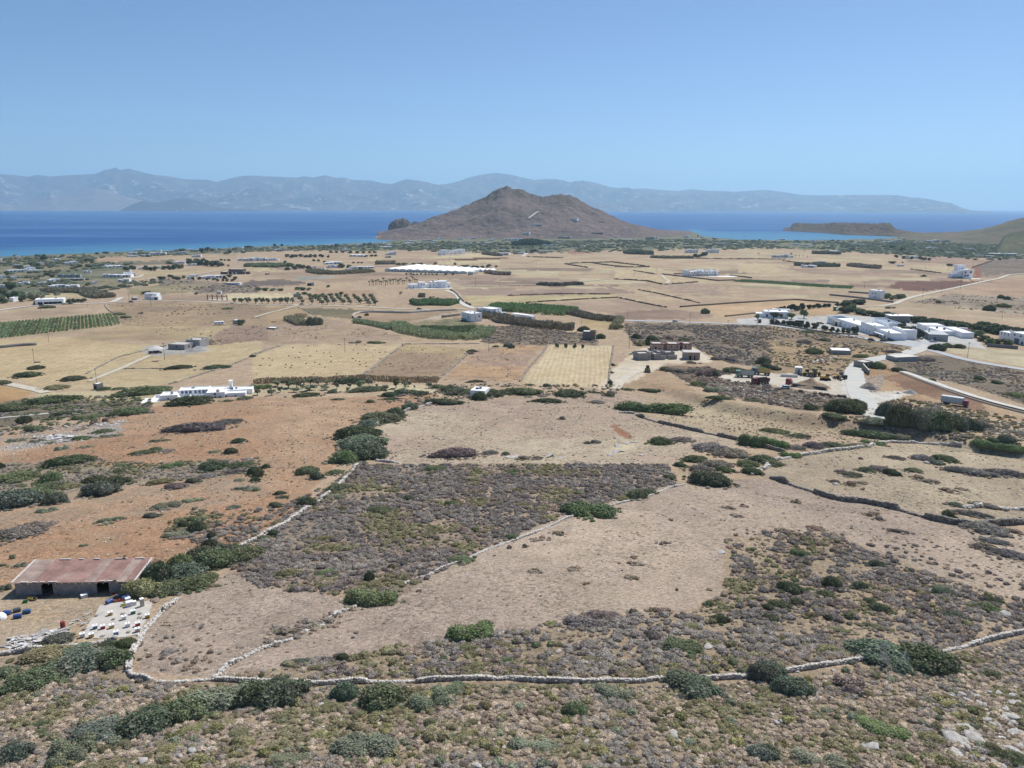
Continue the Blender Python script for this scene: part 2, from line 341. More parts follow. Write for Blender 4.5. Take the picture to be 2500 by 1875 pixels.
Z(B3([(980, 370), (1400, 375), (2212, 395), (2212, 760), (1860, 720), (1600, 590), (1050, 540), (980, 440)]), (128, 114, 98), (148, 130, 108), tuft=.8, stone=.8)
Z(B4([(0, 400), (420, 430), (820, 480), (1270, 590), (1100, 640), (760, 700), (720, 850), (300, 830), (0, 780)]), (146, 126, 102), (172, 146, 108), tuft=.6, stone=.5)
Z(B3([(345, 556), (880, 572), (868, 760), (838, 932), (500, 912), (135, 882), (150, 800), (290, 680)]), (208, 188, 148), (200, 176, 134), fur=(B3(560, 600), B3(500, 900), 2.3, .09), tuft=.05, field='harvested_field', wob=1)
Z(E3([(60, 700), (350, 500), (650, 430), (1560, 440), (2000, 680), (1990, 780), (1000, 800), (820, 850), (520, 1110), (-100, 1300), (-560, 1420), (-350, 1106)]), (218, 203, 178), (206, 186, 154), tuft=.05)
Z(B3([(1020, 880), (1180, 800), (1290, 770), (1500, 880), (1600, 960), (940, 925)]), (186, 158, 124), (174, 142, 108), tuft=.5, field='fallow_field')
Z(B3([(1300, 740), (1700, 740), (1860, 800), (2212, 890), (2212, 1030), (1900, 1010), (1500, 870)]), (122, 104, 86), (150, 122, 96), tuft=.8, stone=.8)
Z(B4([(0, 900), (300, 940), (800, 1020), (860, 1106), (300, 1106), (0, 1050)]), (138, 116, 94), (110, 98, 80), tuft=.8, stone=.9)
# right: works yards, truck yard, cut bank
Z(B4([(-220, 340), (0, 320), (500, 300), (1000, 320), (1300, 360), (1640, 400), (1900, 590), (1560, 580), (1350, 510), (820, 470), (60, 385), (-200, 380)]), (204, 202, 196), (190, 186, 176), tuft=.05)
Z(B4([(380, 240), (620, 235), (660, 300), (500, 310), (400, 330), (380, 290)]), (200, 165, 122), tuft=.1)
Z(B4([(1070, 690), (1420, 640), (2212, 772), (3200, 900), (3200, 1300), (2212, 1060), (1700, 900), (1190, 790)]), (146, 130, 110), (122, 110, 92), tuft=.8, stone=.7)
Z(B4([(870, 690), (1040, 720), (1190, 800), (1900, 1060), (2300, 1200), (2212, 1260), (1680, 1100), (1150, 1010), (840, 960), (830, 800)]), (190, 160, 122), (168, 132, 96), stone=.8, tuft=.2)
Z(B4([(1020, 835), (1180, 800), (1500, 890), (1900, 1060), (1900, 1105), (1680, 1095), (1480, 1000), (1300, 965), (1150, 900)]), (158, 124, 98), (136, 102, 80), tuft=.6, stone=.7, wob=9)
Z(B4([(-420, 820), (-100, 800), (0, 800), (280, 800), (700, 840), (740, 730), (860, 690), (850, 780), (830, 960), (1150, 950), (1300, 960), (1150, 1015), (960, 1040), (970, 1110), (860, 1110), (780, 1010), (500, 965), (280, 930), (0, 885), (-220, 870)]), (216, 205, 184), (202, 190, 168), tuft=.03, stone=.2)
Z(E8([(-20, 430), (60, 300), (120, 250), (240, 215), (225, 330), (190, 460), (180, 560), (230, 625), (640, 605), (760, 640), (560, 690), (420, 720), (450, 800), (520, 900), (590, 990), (480, 965), (360, 860), (280, 760), (200, 665), (-20, 650)]), (218, 210, 194), (206, 202, 190), tuft=.03, stone=.2)
# left, middle distance
Z(B1([(0, 290), (870, 215), (900, 280), (0, 355), (-900, 420), (-900, 330)]), (188, 163, 132), field='dry_field')
Z(B1([(-900, 470), (0, 365), (880, 288), (1000, 340), (1015, 392), (560, 470), (0, 512), (-900, 600)]), (188, 166, 130), tuft=.1, field='vineyard_ground')
Z(B1([(900, 215), (1300, 205), (1900, 210), (2250, 215), (2250, 400), (1920, 400), (1300, 400), (1040, 400), (960, 310)]), (178, 152, 116), (154, 132, 108), tuft=.7)
Z(B1([(1040, 400), (1920, 400), (1700, 560), (1480, 520), (700, 520), (560, 510), (700, 470)]), (190, 168, 122), (168, 144, 112), tuft=.5)
Z(B1([(-900, 620), (0, 520), (560, 490), (700, 520), (1300, 560), (1200, 610), (760, 800), (690, 820), (540, 870), (380, 920), (130, 850), (0, 850), (-900, 900)]), (200, 177, 132), (190, 164, 122), fur=(B1(480, 780), B1(1100, 560), 3.2, .10), tuft=.1, field='stubble_field')
Z(B1([(1700, 560), (1940, 400), (2260, 400), (2260, 520), (1900, 560)]), (166, 140, 118), tuft=.7)
Z(B1([(760, 800), (1200, 612), (1420, 600), (1700, 570), (2212, 520), (2212, 620), (1930, 730), (1420, 890), (860, 930), (540, 910), (700, 820)]), (200, 179, 136), (190, 166, 124), tuft=.4, field='dry_field')
Z(B1([(1190, 610), (1250, 570), (1420, 560), (1750, 560), (1720, 620), (1330, 660), (1220, 640)]), (182, 178, 168), (166, 160, 148))
Z(B1([(-600, 910), (0, 905), (270, 950), (230, 1010), (0, 1080), (-600, 1160)]), (198, 158, 108), tuft=.3, field='ploughed_field')
Z(B1([(300, 960), (800, 955), (1300, 945), (1290, 1060), (900, 1070), (330, 1030)]), (198, 180, 138), (160, 150, 110), tuft=.2)
Z(B1([(-600, 1180), (0, 1050), (230, 1010), (1290, 1040), (1290, 1106), (300, 1200), (-600, 1400)]), (140, 126, 102), (116, 108, 86), tuft=.6)
Z(B2([(0, 905), (1530, 900), (1530, 962), (300, 952), (0, 992), (-200, 990)]), (207, 190, 150), tuft=.1)
# near fields
Z(O([(-400, 1330), (-400, 960), (0, 945), (100, 930), (330, 882), (520, 862), (930, 850), (932, 882), (800, 905), (740, 925), (735, 985), (700, 1030), (640, 1100), (500, 1190), (440, 1200), (330, 1270), (0, 1310)]), (188, 153, 119), (176, 134, 100), stone=.6, tuft=.75, field='red_earth_field', wob=8)
Z(O([(-400, 1120), (0, 1090), (110, 1050), (300, 1030), (620, 1040), (570, 1085), (330, 1110), (100, 1150), (-400, 1200)]), (178, 154, 126), (178, 142, 110), stone=.6, tuft=.6, wob=14)
Z(O([(-400, 960), (0, 930), (100, 925), (280, 905), (250, 940), (120, 960), (0, 975), (-400, 1000)]), (170, 160, 148), (182, 148, 116), stone=1.0, tuft=.3, wob=8)
Z(O([(-400, 1020), (0, 1000), (200, 1005), (520, 1000), (560, 1020), (300, 1050), (100, 1075), (-400, 1130)]), (165, 148, 124), (148, 132, 108), stone=.9, tuft=.6, wob=10)
Z(O([(815, 925), (850, 895), (940, 865), (1350, 850), (1480, 870), (1600, 900), (1700, 940), (1640, 945), (1600, 962), (1480, 982), (1460, 1002), (830, 1002)]), (195, 176, 146), (178, 154, 132), stone=.4, tuft=.85, field='dry_pasture', wob=4)
Z(O([(1400, 862), (1480, 868), (1750, 890), (1850, 930), (1720, 950), (1600, 948), (1380, 896)]), (192, 172, 136), (172, 148, 118), stone=.3, tuft=.5, wob=4)
Z(C3([(850, 205), (900, 195), (1060, 300), (1000, 325)]), (168, 126, 98), (160, 112, 84), wob=3)
Z(C3([(830, 450), (900, 370), (1110, 330), (1000, 440)]), (205, 185, 150), stone=1.2, wob=4)
Z(O([(1640, 1030), (1700, 985), (1850, 965), (2050, 953), (2300, 990), (3000, 1060), (3000, 1200), (2212, 1130), (2090, 1132), (1660, 1040)]), (190, 172, 140), (172, 153, 126), stone=.5, tuft=.8, field='dry_pasture', wob=4)
Z(O([(300, 1450), (290, 1400), (310, 1370), (360, 1300), (500, 1235), (760, 1300), (860, 1280), (1000, 1190), (1250, 1100), (1460, 1045), (1500, 1050), (1600, 1035), (1660, 1040), (2090, 1132), (2212, 1150), (3000, 1300), (3000, 1420), (2212, 1300), (2000, 1240), (1800, 1150), (1580, 1160), (1560, 1290), (1480, 1320), (1000, 1375), (480, 1465)]),
  (190, 168, 143), (170, 149, 130), fur=(O(900, 1330), O(1400, 1180), .9, .045), stone=1.0, tuft=.7, field='stony_field', wob=5)
Z(O([(500, 1225), (700, 1060), (770, 1003), (1440, 1003), (1465, 1042), (1220, 1112), (1000, 1205), (870, 1280), (560, 1270)]), (168, 146, 124), (150, 132, 112), stone=.6, tuft=.5, wob=6)
Z(O([(1565, 1160), (1800, 1150), (1990, 1230), (2212, 1300), (3000, 1420), (3000, 1480), (2212, 1390), (2060, 1400), (1700, 1455), (900, 1470), (640, 1475), (480, 1462), (1000, 1378), (1480, 1322), (1560, 1290)]), (182, 158, 128), (160, 140, 112), stone=.7, tuft=.5, wob=6)
Z(O([(-400, 1560), (-400, 1420), (0, 1420), (130, 1390), (280, 1410), (280, 1465), (420, 1472), (640, 1478), (900, 1472), (1500, 1475), (1700, 1458), (2060, 1402), (2212, 1370), (3000, 1250), (3000, 1250), (9000, 1250), (9000, 9000), (-7000, 9000), (-7000, 1560)]), (176, 154, 126), (160, 140, 112), stone=1.0, tuft=.5, wob=4)
Z(E1([(-600, 560), (200, 480), (300, 650), (1700, 560), (1680, 700), (1250, 900), (900, 1080), (0, 1250), (-600, 1350)]), (186, 164, 134), (170, 144, 112), stone=.6, tuft=.4)
Z(D4([(1550, 1000), (2212, 980), (2900, 980), (2900, 1659), (1500, 1659), (1480, 1400)]), (182, 166, 144), (160, 142, 116), stone=1.2, tuft=.4, wob=10)

def inside(poly, u, v):
    x0, y0 = poly.min(0); x1, y1 = poly.max(0); m = (u >= x0) & (u <= x1) & (v >= y0) & (v <= y1)
    r = np.zeros(u.shape, bool)
    if not m.any(): return r
    uu = u[m]; vv = v[m]; c = np.zeros(uu.shape, bool); n = len(poly); j = n-1
    for i in range(n):
        xi, yi = poly[i]; xj, yj = poly[j]
        if yi != yj:
            c ^= ((yi > vv) != (yj > vv)) & (uu < (xj-xi)*(vv-yi)/(yj-yi)+xi)
        j = i
    r[m] = c; return r
def project(p):
    d = p-CAM; z = np.maximum(d@_f, 1e-3); return 1250+FPX*(d@_r)/z, 937.5-FPX*(d@_u)/z

# ------------------------------------------------------------------ ground mesh
def ground():
    th = np.arctan((np.concatenate([np.linspace(4200, 2360, 60), np.linspace(2350, 560.5, 720)])-937.5)/FPX)+PITCH          # dip of each row
    rr = np.geomspace(16, 4600, 6000); dip = np.arctan2(100-(100-_hermite(_PR, _PD, rr)), rr)
    R = np.interp(-th, -dip, rr); R = np.maximum.accumulate(R+np.arange(len(R))*1e-3)
    A = np.arctan(np.concatenate([np.linspace(-2.4, -.8, 70)[:-1], np.linspace(-.8, .8, 620), np.linspace(.8, 2.4, 70)[1:]]))
    rg, ag = np.meshgrid(R, A, indexing='ij'); x = rg*np.sin(ag); y = rg*np.cos(ag)
    z = H(x, y); V = np.stack([x, y, z], -1).reshape(-1, 3)
    u, v = project(V); N = len(V)
    wx = (fbm(V[:, 0]/6, V[:, 1]/6, 3, 41)-.5)*2; wy = (fbm(V[:, 0]/6, V[:, 1]/6, 3, 77)-.5)*2
    c1 = np.tile(alb(TAN), (N, 1)); c2 = np.tile(alb(PINK), (N, 1)); prm = np.zeros((N, 3)); prm[:, 2] = .3; ph = np.zeros(N); zid = np.full(N, -1)
    for k, q in enumerate(ZONES):
        m = inside(q['poly'], u+wx*q['wob']*2, v+wy*q['wob'])
        if not m.any(): continue
        c1[m] = alb(q['c1']); c2[m] = alb(q['c2']); prm[m, 1] = q['stone']; prm[m, 2] = q['tuft']; prm[m, 0] = 0; zid[m] = k
        if q['fur']:
            a, b, sp, am = q['fur']; pa, pb = P([a, b]); d = (pb-pa)[:2]; d /= np.hypot(*d); n = np.array([-d[1], d[0]])
            ph[m] = (V[m, :2]@n)/sp; prm[m, 0] = am
    nr, nc = rg.shape; idx = np.arange(N).reshape(nr, nc)
    F = np.stack([idx[:-1, :-1], idx[:-1, 1:], idx[1:, 1:], idx[1:, :-1]], -1).reshape(-1, 4)
    F = F[:, ::-1]
    # the faces of each named field become that field; everything else is the ground
    fz = zid[F[:, 0]]; names = {}
    keep = np.ones(len(F), bool); parts = []
    for k, q in enumerate(ZONES):
        if q['field']:
            s = fz == k
            if s.sum() > 150: parts.append((q['field'], k, F[s])); keep &= ~s
    parts.insert(0, ('ground', -1, F[keep])); fields = []
    for nm, k, FF in parts:
        used, inv = np.unique(FF, return_inverse=True); FF = inv.reshape(FF.shape)
        me = new_mesh(nm, V[used], FF, smooth=True)
        for an, arr, ty in (('c1', c1, 'FLOAT_COLOR'), ('c2', c2, 'FLOAT_COLOR')):
            a = me.attributes.new(an, ty, 'POINT'); a.data.foreach_set('color', np.concatenate([arr[used], np.ones((len(used), 1))], 1).astype(np.float32).ravel())
        a = me.attributes.new('prm', 'FLOAT_VECTOR', 'POINT'); a.data.foreach_set('vector', prm[used].astype(np.float32).ravel())
        a = me.attributes.new('ph', 'FLOAT', 'POINT'); a.data.foreach_set('value', ph[used].astype(np.float32))
        o = link(nm, me, M_GROUND); tag(o, kind='structure'); fields.append(o)
    return fields

def ground_material():
    t = NT('ground_soil'); p = t.pos(); c1 = t.attr('c1').outputs['Color']; c2 = t.attr('c2').outputs['Color']
    sp = t.n('ShaderNodeSeparateXYZ'); t.l(t.attr('prm').outputs['Vector'], sp.inputs[0]); fur, stone, tuft = sp.outputs
    big = t.noise(.018, 6, .62, p, .4); mid = t.noise(.16, 7, .66, p, .3); fine = t.noise(1.7, 6, .7, p); vf = t.noise(9, 3, .6, p)
    f = t.math('ADD', t.math('MULTIPLY', big, .6), t.math('MULTIPLY', mid, .4))
    col = t.mix(t.ramp(f, .43, .57), c1, c2)
    k = t.math('MULTIPLY', t.ramp(mid, .28, .74, .76, 1.18), t.ramp(fine, .25, .75, .62, 1.32))
    k = t.math('MULTIPLY', k, t.ramp(vf, .2, .8, .72, 1.28))
    # furrows
    w = t.math('SINE', t.math('MULTIPLY', t.math('ADD', t.attr('ph').outputs['Fac'], t.math('MULTIPLY', t.noise(.11, 3, .5, p), .9)), 6.2832))
    w = t.math('MULTIPLY', w, t.ramp(t.noise(.5, 4, .6, p), .3, .7, .3, 1.4))
    k = t.math('MULTIPLY', k, t.math('MULTIPLY_ADD', w, fur, 1.0))
    col = t.scale(col, k)
    # dry tufts and thistles
    tn = t.noise(.9, 5, .72, p, .6); tp = t.noise(.05, 4, .6, p)
    tf = t.math('MULTIPLY', t.ramp(tn, .52, .62), t.math('MULTIPLY', t.ramp(tp, .38, .62, .25, 1.0), tuft))
    col = t.mix(tf, col, t.scale(col, .54))
    # loose pale stones
    vo = t.n('ShaderNodeTexVoronoi'); vo.inputs['Scale'].default_value = 1.9; t.l(p, vo.inputs['Vector']); vo.inputs['Randomness'].default_value = 1
    cl = t.n('ShaderNodeSeparateColor'); t.l(vo.outputs['Color'], cl.inputs[0])
    thr = t.math('MULTIPLY', cl.outputs[0], .26)
    st = t.math('MULTIPLY', t.math('LESS_THAN', vo.outputs['Distance'], thr), t.math('LESS_THAN', cl.outputs[1], t.math('MULTIPLY', stone, t.ramp(t.noise(.09, 4, .6, p), .3, .65, .25, .95))))
    col = t.mix(t.math('MULTIPLY', st, .8), col, alb((214, 204, 188)))
    t.color(col); t.b.inputs['Roughness'].default_value = 1.0; t.b.inputs['Specular IOR Level'].default_value = .05
    h = t.math('ADD', t.math('MULTIPLY', fine, .6), t.math('ADD', t.math('MULTIPLY', t.math('MULTIPLY', w, fur), .8), t.math('ADD', t.math('MULTIPLY', st, .35), t.math('MULTIPLY', tf, .7))))
    t.bump(h, .22, .75); return t.m
M_GROUND = ground_material()
FIELDS = ground()

# ------------------------------------------------------------------ sea
def sea():
    A = np.arctan(np.linspace(-1.5, 1.5, 260)); R = np.geomspace(900, 46000, 240); rg, ag = np.meshgrid(R, A, indexing='ij')
    V = np.stack([rg*np.sin(ag), rg*np.cos(ag), np.zeros_like(rg)], -1).reshape(-1, 3); nr, nc = rg.shape; idx = np.arange(len(V)).reshape(nr, nc)
    F = np.stack([idx[:-1, :-1], idx[1:, :-1], idx[1:, 1:], idx[:-1, 1:]], -1).reshape(-1, 4)[:, ::-1]
    me = new_mesh('sea', V, F); az = ag.ravel(); d = rg.ravel()-r_shore(az)
    bay = (az > _azR-.01) & (az < _azN+.01)
    sh = np.where(bay, np.clip(1-d/1300, 0, 1), np.exp(-np.clip(d, 0, None)/420)*.9)
    a = me.attributes.new('shoal', 'FLOAT', 'POINT'); a.data.foreach_set('value', sh.astype(np.float32))
    t = NT('sea_water'); p = t.pos(); s = t.attr('shoal').outputs['Fac']
    mp = t.n('ShaderNodeMapping'); mp.inputs['Scale'].default_value = (.00055, .0035, 1); t.l(p, mp.inputs[0])
    sl = t.ramp(t.noise(1.0, 5, .55, mp.outputs[0], 1.2), .48, .62)
    mp2 = t.n('ShaderNodeMapping'); mp2.inputs['Scale'].default_value = (.004, .012, 1); t.l(p, mp2.inputs[0])
    ch = t.ramp(t.noise(1.0, 6, .7, mp2.outputs[0]), .3, .7, .88, 1.1)
    deep = t.scale(tuple(alb((0, 72, 138), 1.0)), ch)
    col = t.mix(t.math('MULTIPLY', sl, .4), deep, alb((86, 138, 192)))
    col = t.mix(t.ramp(t.math('ADD', s, t.math('MULTIPLY', t.math('SUBTRACT', t.noise(.004, 4, .6, p), .5), .35)), .12, .75), col, alb((58, 130, 170)))
    t.color(col); t.b.inputs['Roughness'].default_value = .35; t.b.inputs['Specular IOR Level'].default_value = .05
    t.bump(t.noise(.08, 6, .65, p), 1.2, .35)
    return tag(link('sea', me, t.m), kind='structure')
sea()

# ------------------------------------------------------------------ hills, headlands and the far island, as height fields seen along their skylines
def relief_material(name, c1, c2, c3, sc, rock=None, rockz=None, houses=0, bump=1.0):
    t = NT(name); p = t.pos(); n1 = t.noise(sc, 7, .62, p, .5); n2 = t.noise(sc*6, 6, .68, p); n3 = t.noise(sc*30, 5, .7, p)
    col = t.mix(t.ramp(n1, .38, .62), alb(c1), alb(c2)); col = t.mix(t.math('MULTIPLY', t.ramp(n2, .53, .68), t.ramp(n1, .40, .62, .12, .9)), col, alb(c3))
    if rock is not None:
        a = t.attr('crag').outputs['Fac']; col = t.mix(t.math('MULTIPLY', a, t.ramp(n2, .35, .6, .45, 1.0)), col, alb(rock))
    col = t.scale(col, t.math('MULTIPLY', t.ramp(n3, .25, .75, .74, 1.2), t.ramp(n2, .25, .75, .86, 1.12)))
    if houses:
        mpv = t.n('ShaderNodeVectorMath', operation='MULTIPLY'); mpv.inputs[1].default_value = (1, .35, 1); t.l(p, mpv.inputs[0])
        vo = t.n('ShaderNodeTexVoronoi'); vo.inputs['Scale'].default_value = houses; t.l(mpv.outputs[0], vo.inputs['Vector'])
        hz = t.attr('low').outputs['Fac']; ps = t.noise(sc*2.2, 4, .6, p)
        m = t.math('MULTIPLY', t.math('LESS_THAN', vo.outputs['Distance'], .2), t.math('MULTIPLY', hz, t.ramp(ps, .45, .6)))
        col = t.mix(m, col, alb((250, 246, 238)))
    t.color(col); t.b.inputs['Roughness'].default_value = 1; t.bump(t.math('ADD', n2, t.math('MULTIPLY', n3, .5)), bump/sc*.02, .7); return t.m
def skyline(px):
    d = ray(px); az = np.arctan2(d[:, 0], d[:, 1]); el = d[:, 2]/np.hypot(d[:, 0], d[:, 1]); o = np.argsort(az); return az[o], el[o]
def relief(name, top, base_r, ridge_r, back_r, mat, na=400, nf=60, nb=24, pw=1.3, rough=.16, rs=600., cragh=0., seed=1, base_z=0.0, fine=.0, label=None, cat=None, ext=0):
    """height field: rises from base_r(az) to the ridge at ridge_r(az), whose skyline is given as pixels, and falls behind it"""
    az0, el0 = skyline(top); A = np.linspace(az0[0], az0[-1], na); el = np.interp(A, az0, el0)
    b = base_r(A) if callable(base_r) else np.full(na, float(base_r)); q = ridge_r(A) if callable(ridge_r) else np.full(na, float(ridge_r))
    zr = np.maximum(CAM[2]+el*q, base_z-2)
    t = np.concatenate([np.linspace(0, 1, nf), 1+np.linspace(0, 1, nb+1)[1:]])
    T, AG = np.meshgrid(t, A, indexing='ij'); Bq = np.tile(b, (len(t), 1)); Q = np.tile(q, (len(t), 1)); ZR = np.tile(zr, (len(t), 1))
    R = np.where(T <= 1, Bq+(Q-Bq)*T, Q+(back_r)*(T-1)); prof = np.where(T <= 1, T**pw, 1-np.maximum(T-1, 0)**1.5)
    x = R*np.sin(AG); y = R*np.cos(AG)
    n = ridged(x/rs, y/rs*.8, 5, seed)-.62; env = np.clip(T, 0, 1)*np.clip(1-T, 0, 1)*4; env = np.where(T > 1, .5*(T-1), env)
    hgt = np.maximum(ZR-base_z, 0)*(sstep(0, .05, (AG-A[0])/(A[-1]-A[0]))*sstep(0, .05, (A[-1]-AG)/(A[-1]-A[0])))**.6
    z = base_z+hgt*prof*(1+0*n)+hgt*rough*n*env*1.6
    if fine: z += fine*(fbm(x/(rs*.08), y/(rs*.08), 4, seed+5)-.5)*np.clip(hgt/40, 0, 1)*np.clip(T*3, 0, 1)
    crag = np.zeros_like(z)
    if cragh:
        c = sstep(cragh-.14, cragh+.06, np.clip(T, 0, 1)+.25*(fbm(x/90, y/90, 3, seed+9)-.5))*sstep(.25, .8, hgt/hgt.max()); crag = c
        z += c*13*(ridged(x/34, y/34, 4, seed+3)-.6)
    z = z-5*(1-sstep(0, 4, hgt)); z = np.where(T == 0, base_z-6, z); z = np.where(T >= 2, base_z-6, z)
    nr, nc = z.shape; V = np.stack([x, y, z], -1).reshape(-1, 3); idx = np.arange(nr*nc).reshape(nr, nc)
    F = np.stack([idx[:-1, :-1], idx[1:, :-1], idx[1:, 1:], idx[:-1, 1:]], -1).reshape(-1, 4)[:, ::-1]
    me = new_mesh(name, V, F, smooth=True)
    a = me.attributes.new('crag', 'FLOAT', 'POINT'); a.data.foreach_set('value', crag.ravel().astype(np.float32))
    a = me.attributes.new('low', 'FLOAT', 'POINT'); a.data.foreach_set('value', np.clip(1-T*2.6, 0, 1).ravel().astype(np.float32))
    return tag(link(name, me, mat), kind='structure')
# far island across the strait
M_FAR = relief_material('far_mountain_scrub', (118, 104, 96), (86, 80, 78), (236, 220, 196), .0006, houses=.011, bump=4)
naxos = [(-900, 470), (-500, 450), (-200, 435)]+A1([(0, 155), (100, 160), (230, 178), (320, 162), (430, 175), (600, 163), (800, 155), (880, 122), (975, 100), (1010, 122), (1090, 108), (1200, 140), (1300, 160), (1450, 178), (1550, 198), (1750, 203), (1830, 222), (1950, 190), (2050, 170), (2130, 168)]) + \
    A2([(0, 168), (200, 178), (370, 185), (420, 173), (500, 185), (600, 165), (690, 188), (760, 183), (830, 205), (1000, 210), (1080, 232), (1170, 238), (1280, 213), (1400, 218), (1560, 245), (1650, 235), (1800, 195), (1900, 165), (2040, 142), (2120, 155), (2212, 170)]) + \
    A3([(20, 160), (100, 180), (220, 205), (330, 195), (420, 200), (520, 225), (680, 215), (780, 238), (860, 265), (960, 275), (1050, 280), (1150, 275), (1300, 290), (1430, 298), (1560, 283), (1680, 295), (1900, 305), (2100, 292)]) + \
    A4([(50, 290), (200, 310), (330, 330), (500, 335), (800, 330), (1150, 333), (1270, 355), (1330, 355), (1500, 380), (1600, 385), (1700, 420), (1780, 447), (1900, 462), (1990, 471)])
relief('far_mountains', naxos, lambda a: np.interp(a, [-.7, -.53, -.46, -.3, 1], [24000, 24000, 20500, 19600, 19600]), lambda a: 26000+1500*np.sin(a*7), 6000, M_FAR, na=900, nf=70, nb=8, pw=1.55, rough=.95, rs=2600, seed=4)
M_FAR2 = relief_material('far_headland_scrub', (74, 56, 50), (60, 48, 44), (140, 124, 108), .0016, houses=.02)
relief('far_headland', A1([(1000, 456), (1080, 430), (1130, 405), (1210, 380), (1290, 395), (1360, 390), (1440, 370), (1560, 357), (1640, 372), (1720, 405), (1800, 430), (2000, 450), (2212, 458)]), 17600, 18600, 1500, M_FAR2, na=200, nf=30, nb=8, rough=.35, rs=1200, seed=9)
relief('far_headland', A1([(-800, 400), (-300, 405), (0, 398), (120, 420), (330, 350), (420, 300), (480, 345), (620, 320), (800, 275), (900, 290), (1000, 330), (1200, 380), (1400, 420)]), 19900, 21500, 1500, relief_material('far_foothill_scrub', (136, 118, 108), (118, 106, 98), (180, 166, 146), .0012, houses=.016), na=200, nf=36, nb=8, rough=.4, rs=1500, seed=19)
# the double-topped brown hill on its peninsula
M_HILL = relief_material('brown_hill_scrub', (132, 112, 106), (112, 98, 96), (156, 130, 114), .0045, rock=(112, 98, 90), bump=3)
kef = A2([(985, 702), (1010, 688), (1050, 668), (1130, 640), (1300, 600), (1420, 560), (1500, 522), (1600, 495), (1700, 455), (1800, 420), (1900, 380), (1960, 345), (2000, 320), (2060, 285), (2130, 265), (2180, 278)]) + \
    A3([(0, 265), (60, 285), (130, 295), (200, 330), (300, 345), (350, 345), (440, 328), (520, 335), (570, 355), (640, 395), (720, 440), (800, 470), (870, 505), (950, 545), (1040, 575), (1100, 590), (1250, 625), (1450, 655), (1600, 675), (1700, 690)])
_hb = on_z([(903, 583), (948, 585), (990, 587), (1100, 585), (1300, 584), (1500, 584), (1712, 577)], 2.0); _hba = np.arctan2(_hb[:, 0], _hb[:, 1]); _hbr = np.hypot(_hb[:, 0], _hb[:, 1])
relief('hill', kef, lambda a: np.interp(a, _hba, _hbr), lambda a: np.interp(a, [_hba[0], _hba[0]+.05, -.05, .06, .17, _hba[-1]], [2760, 2860, 3150, 3180, 3120, 2960]), 600, M_HILL, na=520, nf=110, nb=30, pw=1.25, rough=.24, rs=330, cragh=.86, fine=13, seed=21)
M_ROCK = relief_material('sea_cliff_rock', (112, 98, 90), (92, 82, 78), (150, 118, 92), .02, bump=3)
relief('sea_cliff', A2([(1122, 634), (1135, 585), (1175, 548), (1260, 530), (1300, 545), (1325, 575), (1360, 560), (1420, 575), (1480, 600)]), 3010, 3070, 120, M_ROCK, na=90, nf=24, nb=12, pw=.55, rough=.5, rs=60, seed=5, fine=10)
relief('sea_cliff', A2([(985, 701), (1020, 682), (1080, 676), (1140, 680), (1200, 690), (1290, 706)]), 2655, 2690, 60, relief_material('ochre_cliff_rock', (186, 142, 104), (140, 108, 88), (110, 92, 82), .03, bump=3), na=70, nf=16, nb=8, pw=.6, rough=.5, rs=40, seed=6)
# low flat-topped island and the green hill on the right
M_ISL = relief_material('island_scrub', (112, 94, 82), (94, 82, 74), (140, 116, 96), .006, rock=(100, 88, 80), bump=3)
_ib = on_z(A4([(110, 633), (400, 646), (560, 656), (700, 669), (850, 673), (1130, 684), (1400, 684)])); _iba = np.arctan2(_ib[:, 0], _ib[:, 1]); _ibr = np.hypot(_ib[:, 0], _ib[:, 1])
relief('low_island', A4([(110, 631), (180, 620), (245, 600), (258, 575), (300, 568), (450, 575), (600, 568), (800, 570), (950, 575), (1080, 570), (1110, 600), (1150, 625), (1250, 640), (1400, 657)]), lambda a: np.interp(a, _iba, _ibr), lambda a: np.interp(a, _iba, _ibr)+240, 260, M_ISL, na=260, nf=50, nb=16, pw=.95, rough=.4, rs=110, fine=10, seed=31)
M_HILL2 = relief_material('green_hill_scrub', (126, 112, 92), (104, 98, 76), (78, 86, 60), .009, bump=3)
relief('hillside', A4([(1130, 668), (1300, 660), (1500, 652), (1700, 642), (1850, 622), (2000, 582), (2100, 548), (2212, 522), (2500, 440), (3000, 340), (3800, 260)]), 2450, 3050, 600, M_HILL2, na=240, nf=60, nb=14, pw=1.35, rough=.22, rs=320, fine=5, seed=41, base_z=1.5)
relief('hillside', A4([(1990, 700), (2060, 672), (2130, 650), (2212, 625), (2500, 570), (3200, 520)]), 2080, 2300, 300, relief_material('hillside_grove', (90, 100, 70), (112, 108, 80), (140, 118, 94), .012, bump=3), na=120, nf=40, nb=12, pw=1.2, rough=.2, rs=200, fine=3, seed=45, base_z=2.5)
# ------------------------------------------------------------------ haze over everything
def haze():
    m = MB().box(-52000, 52000, -2000, 50000, -9, 1750); me = m.mesh('haze'); mat = bpy.data.materials.new('haze_air'); mat.use_nodes = True; nt = mat.node_tree
    nt.nodes.remove(nt.nodes['Principled BSDF']); v = nt.nodes.new('ShaderNodeVolumePrincipled'); v.inputs['Density'].default_value = HAZE
    v.inputs['Color'].default_value = (.53, .81, 1.0, 1); v.inputs['Anisotropy'].default_value = 0.25
    nt.links.new(v.outputs[0], nt.nodes['Material Output'].inputs['Volume']); me.materials.append(mat); tag(link('haze', me), kind='stuff')
HAZE = 4.7e-5
haze()
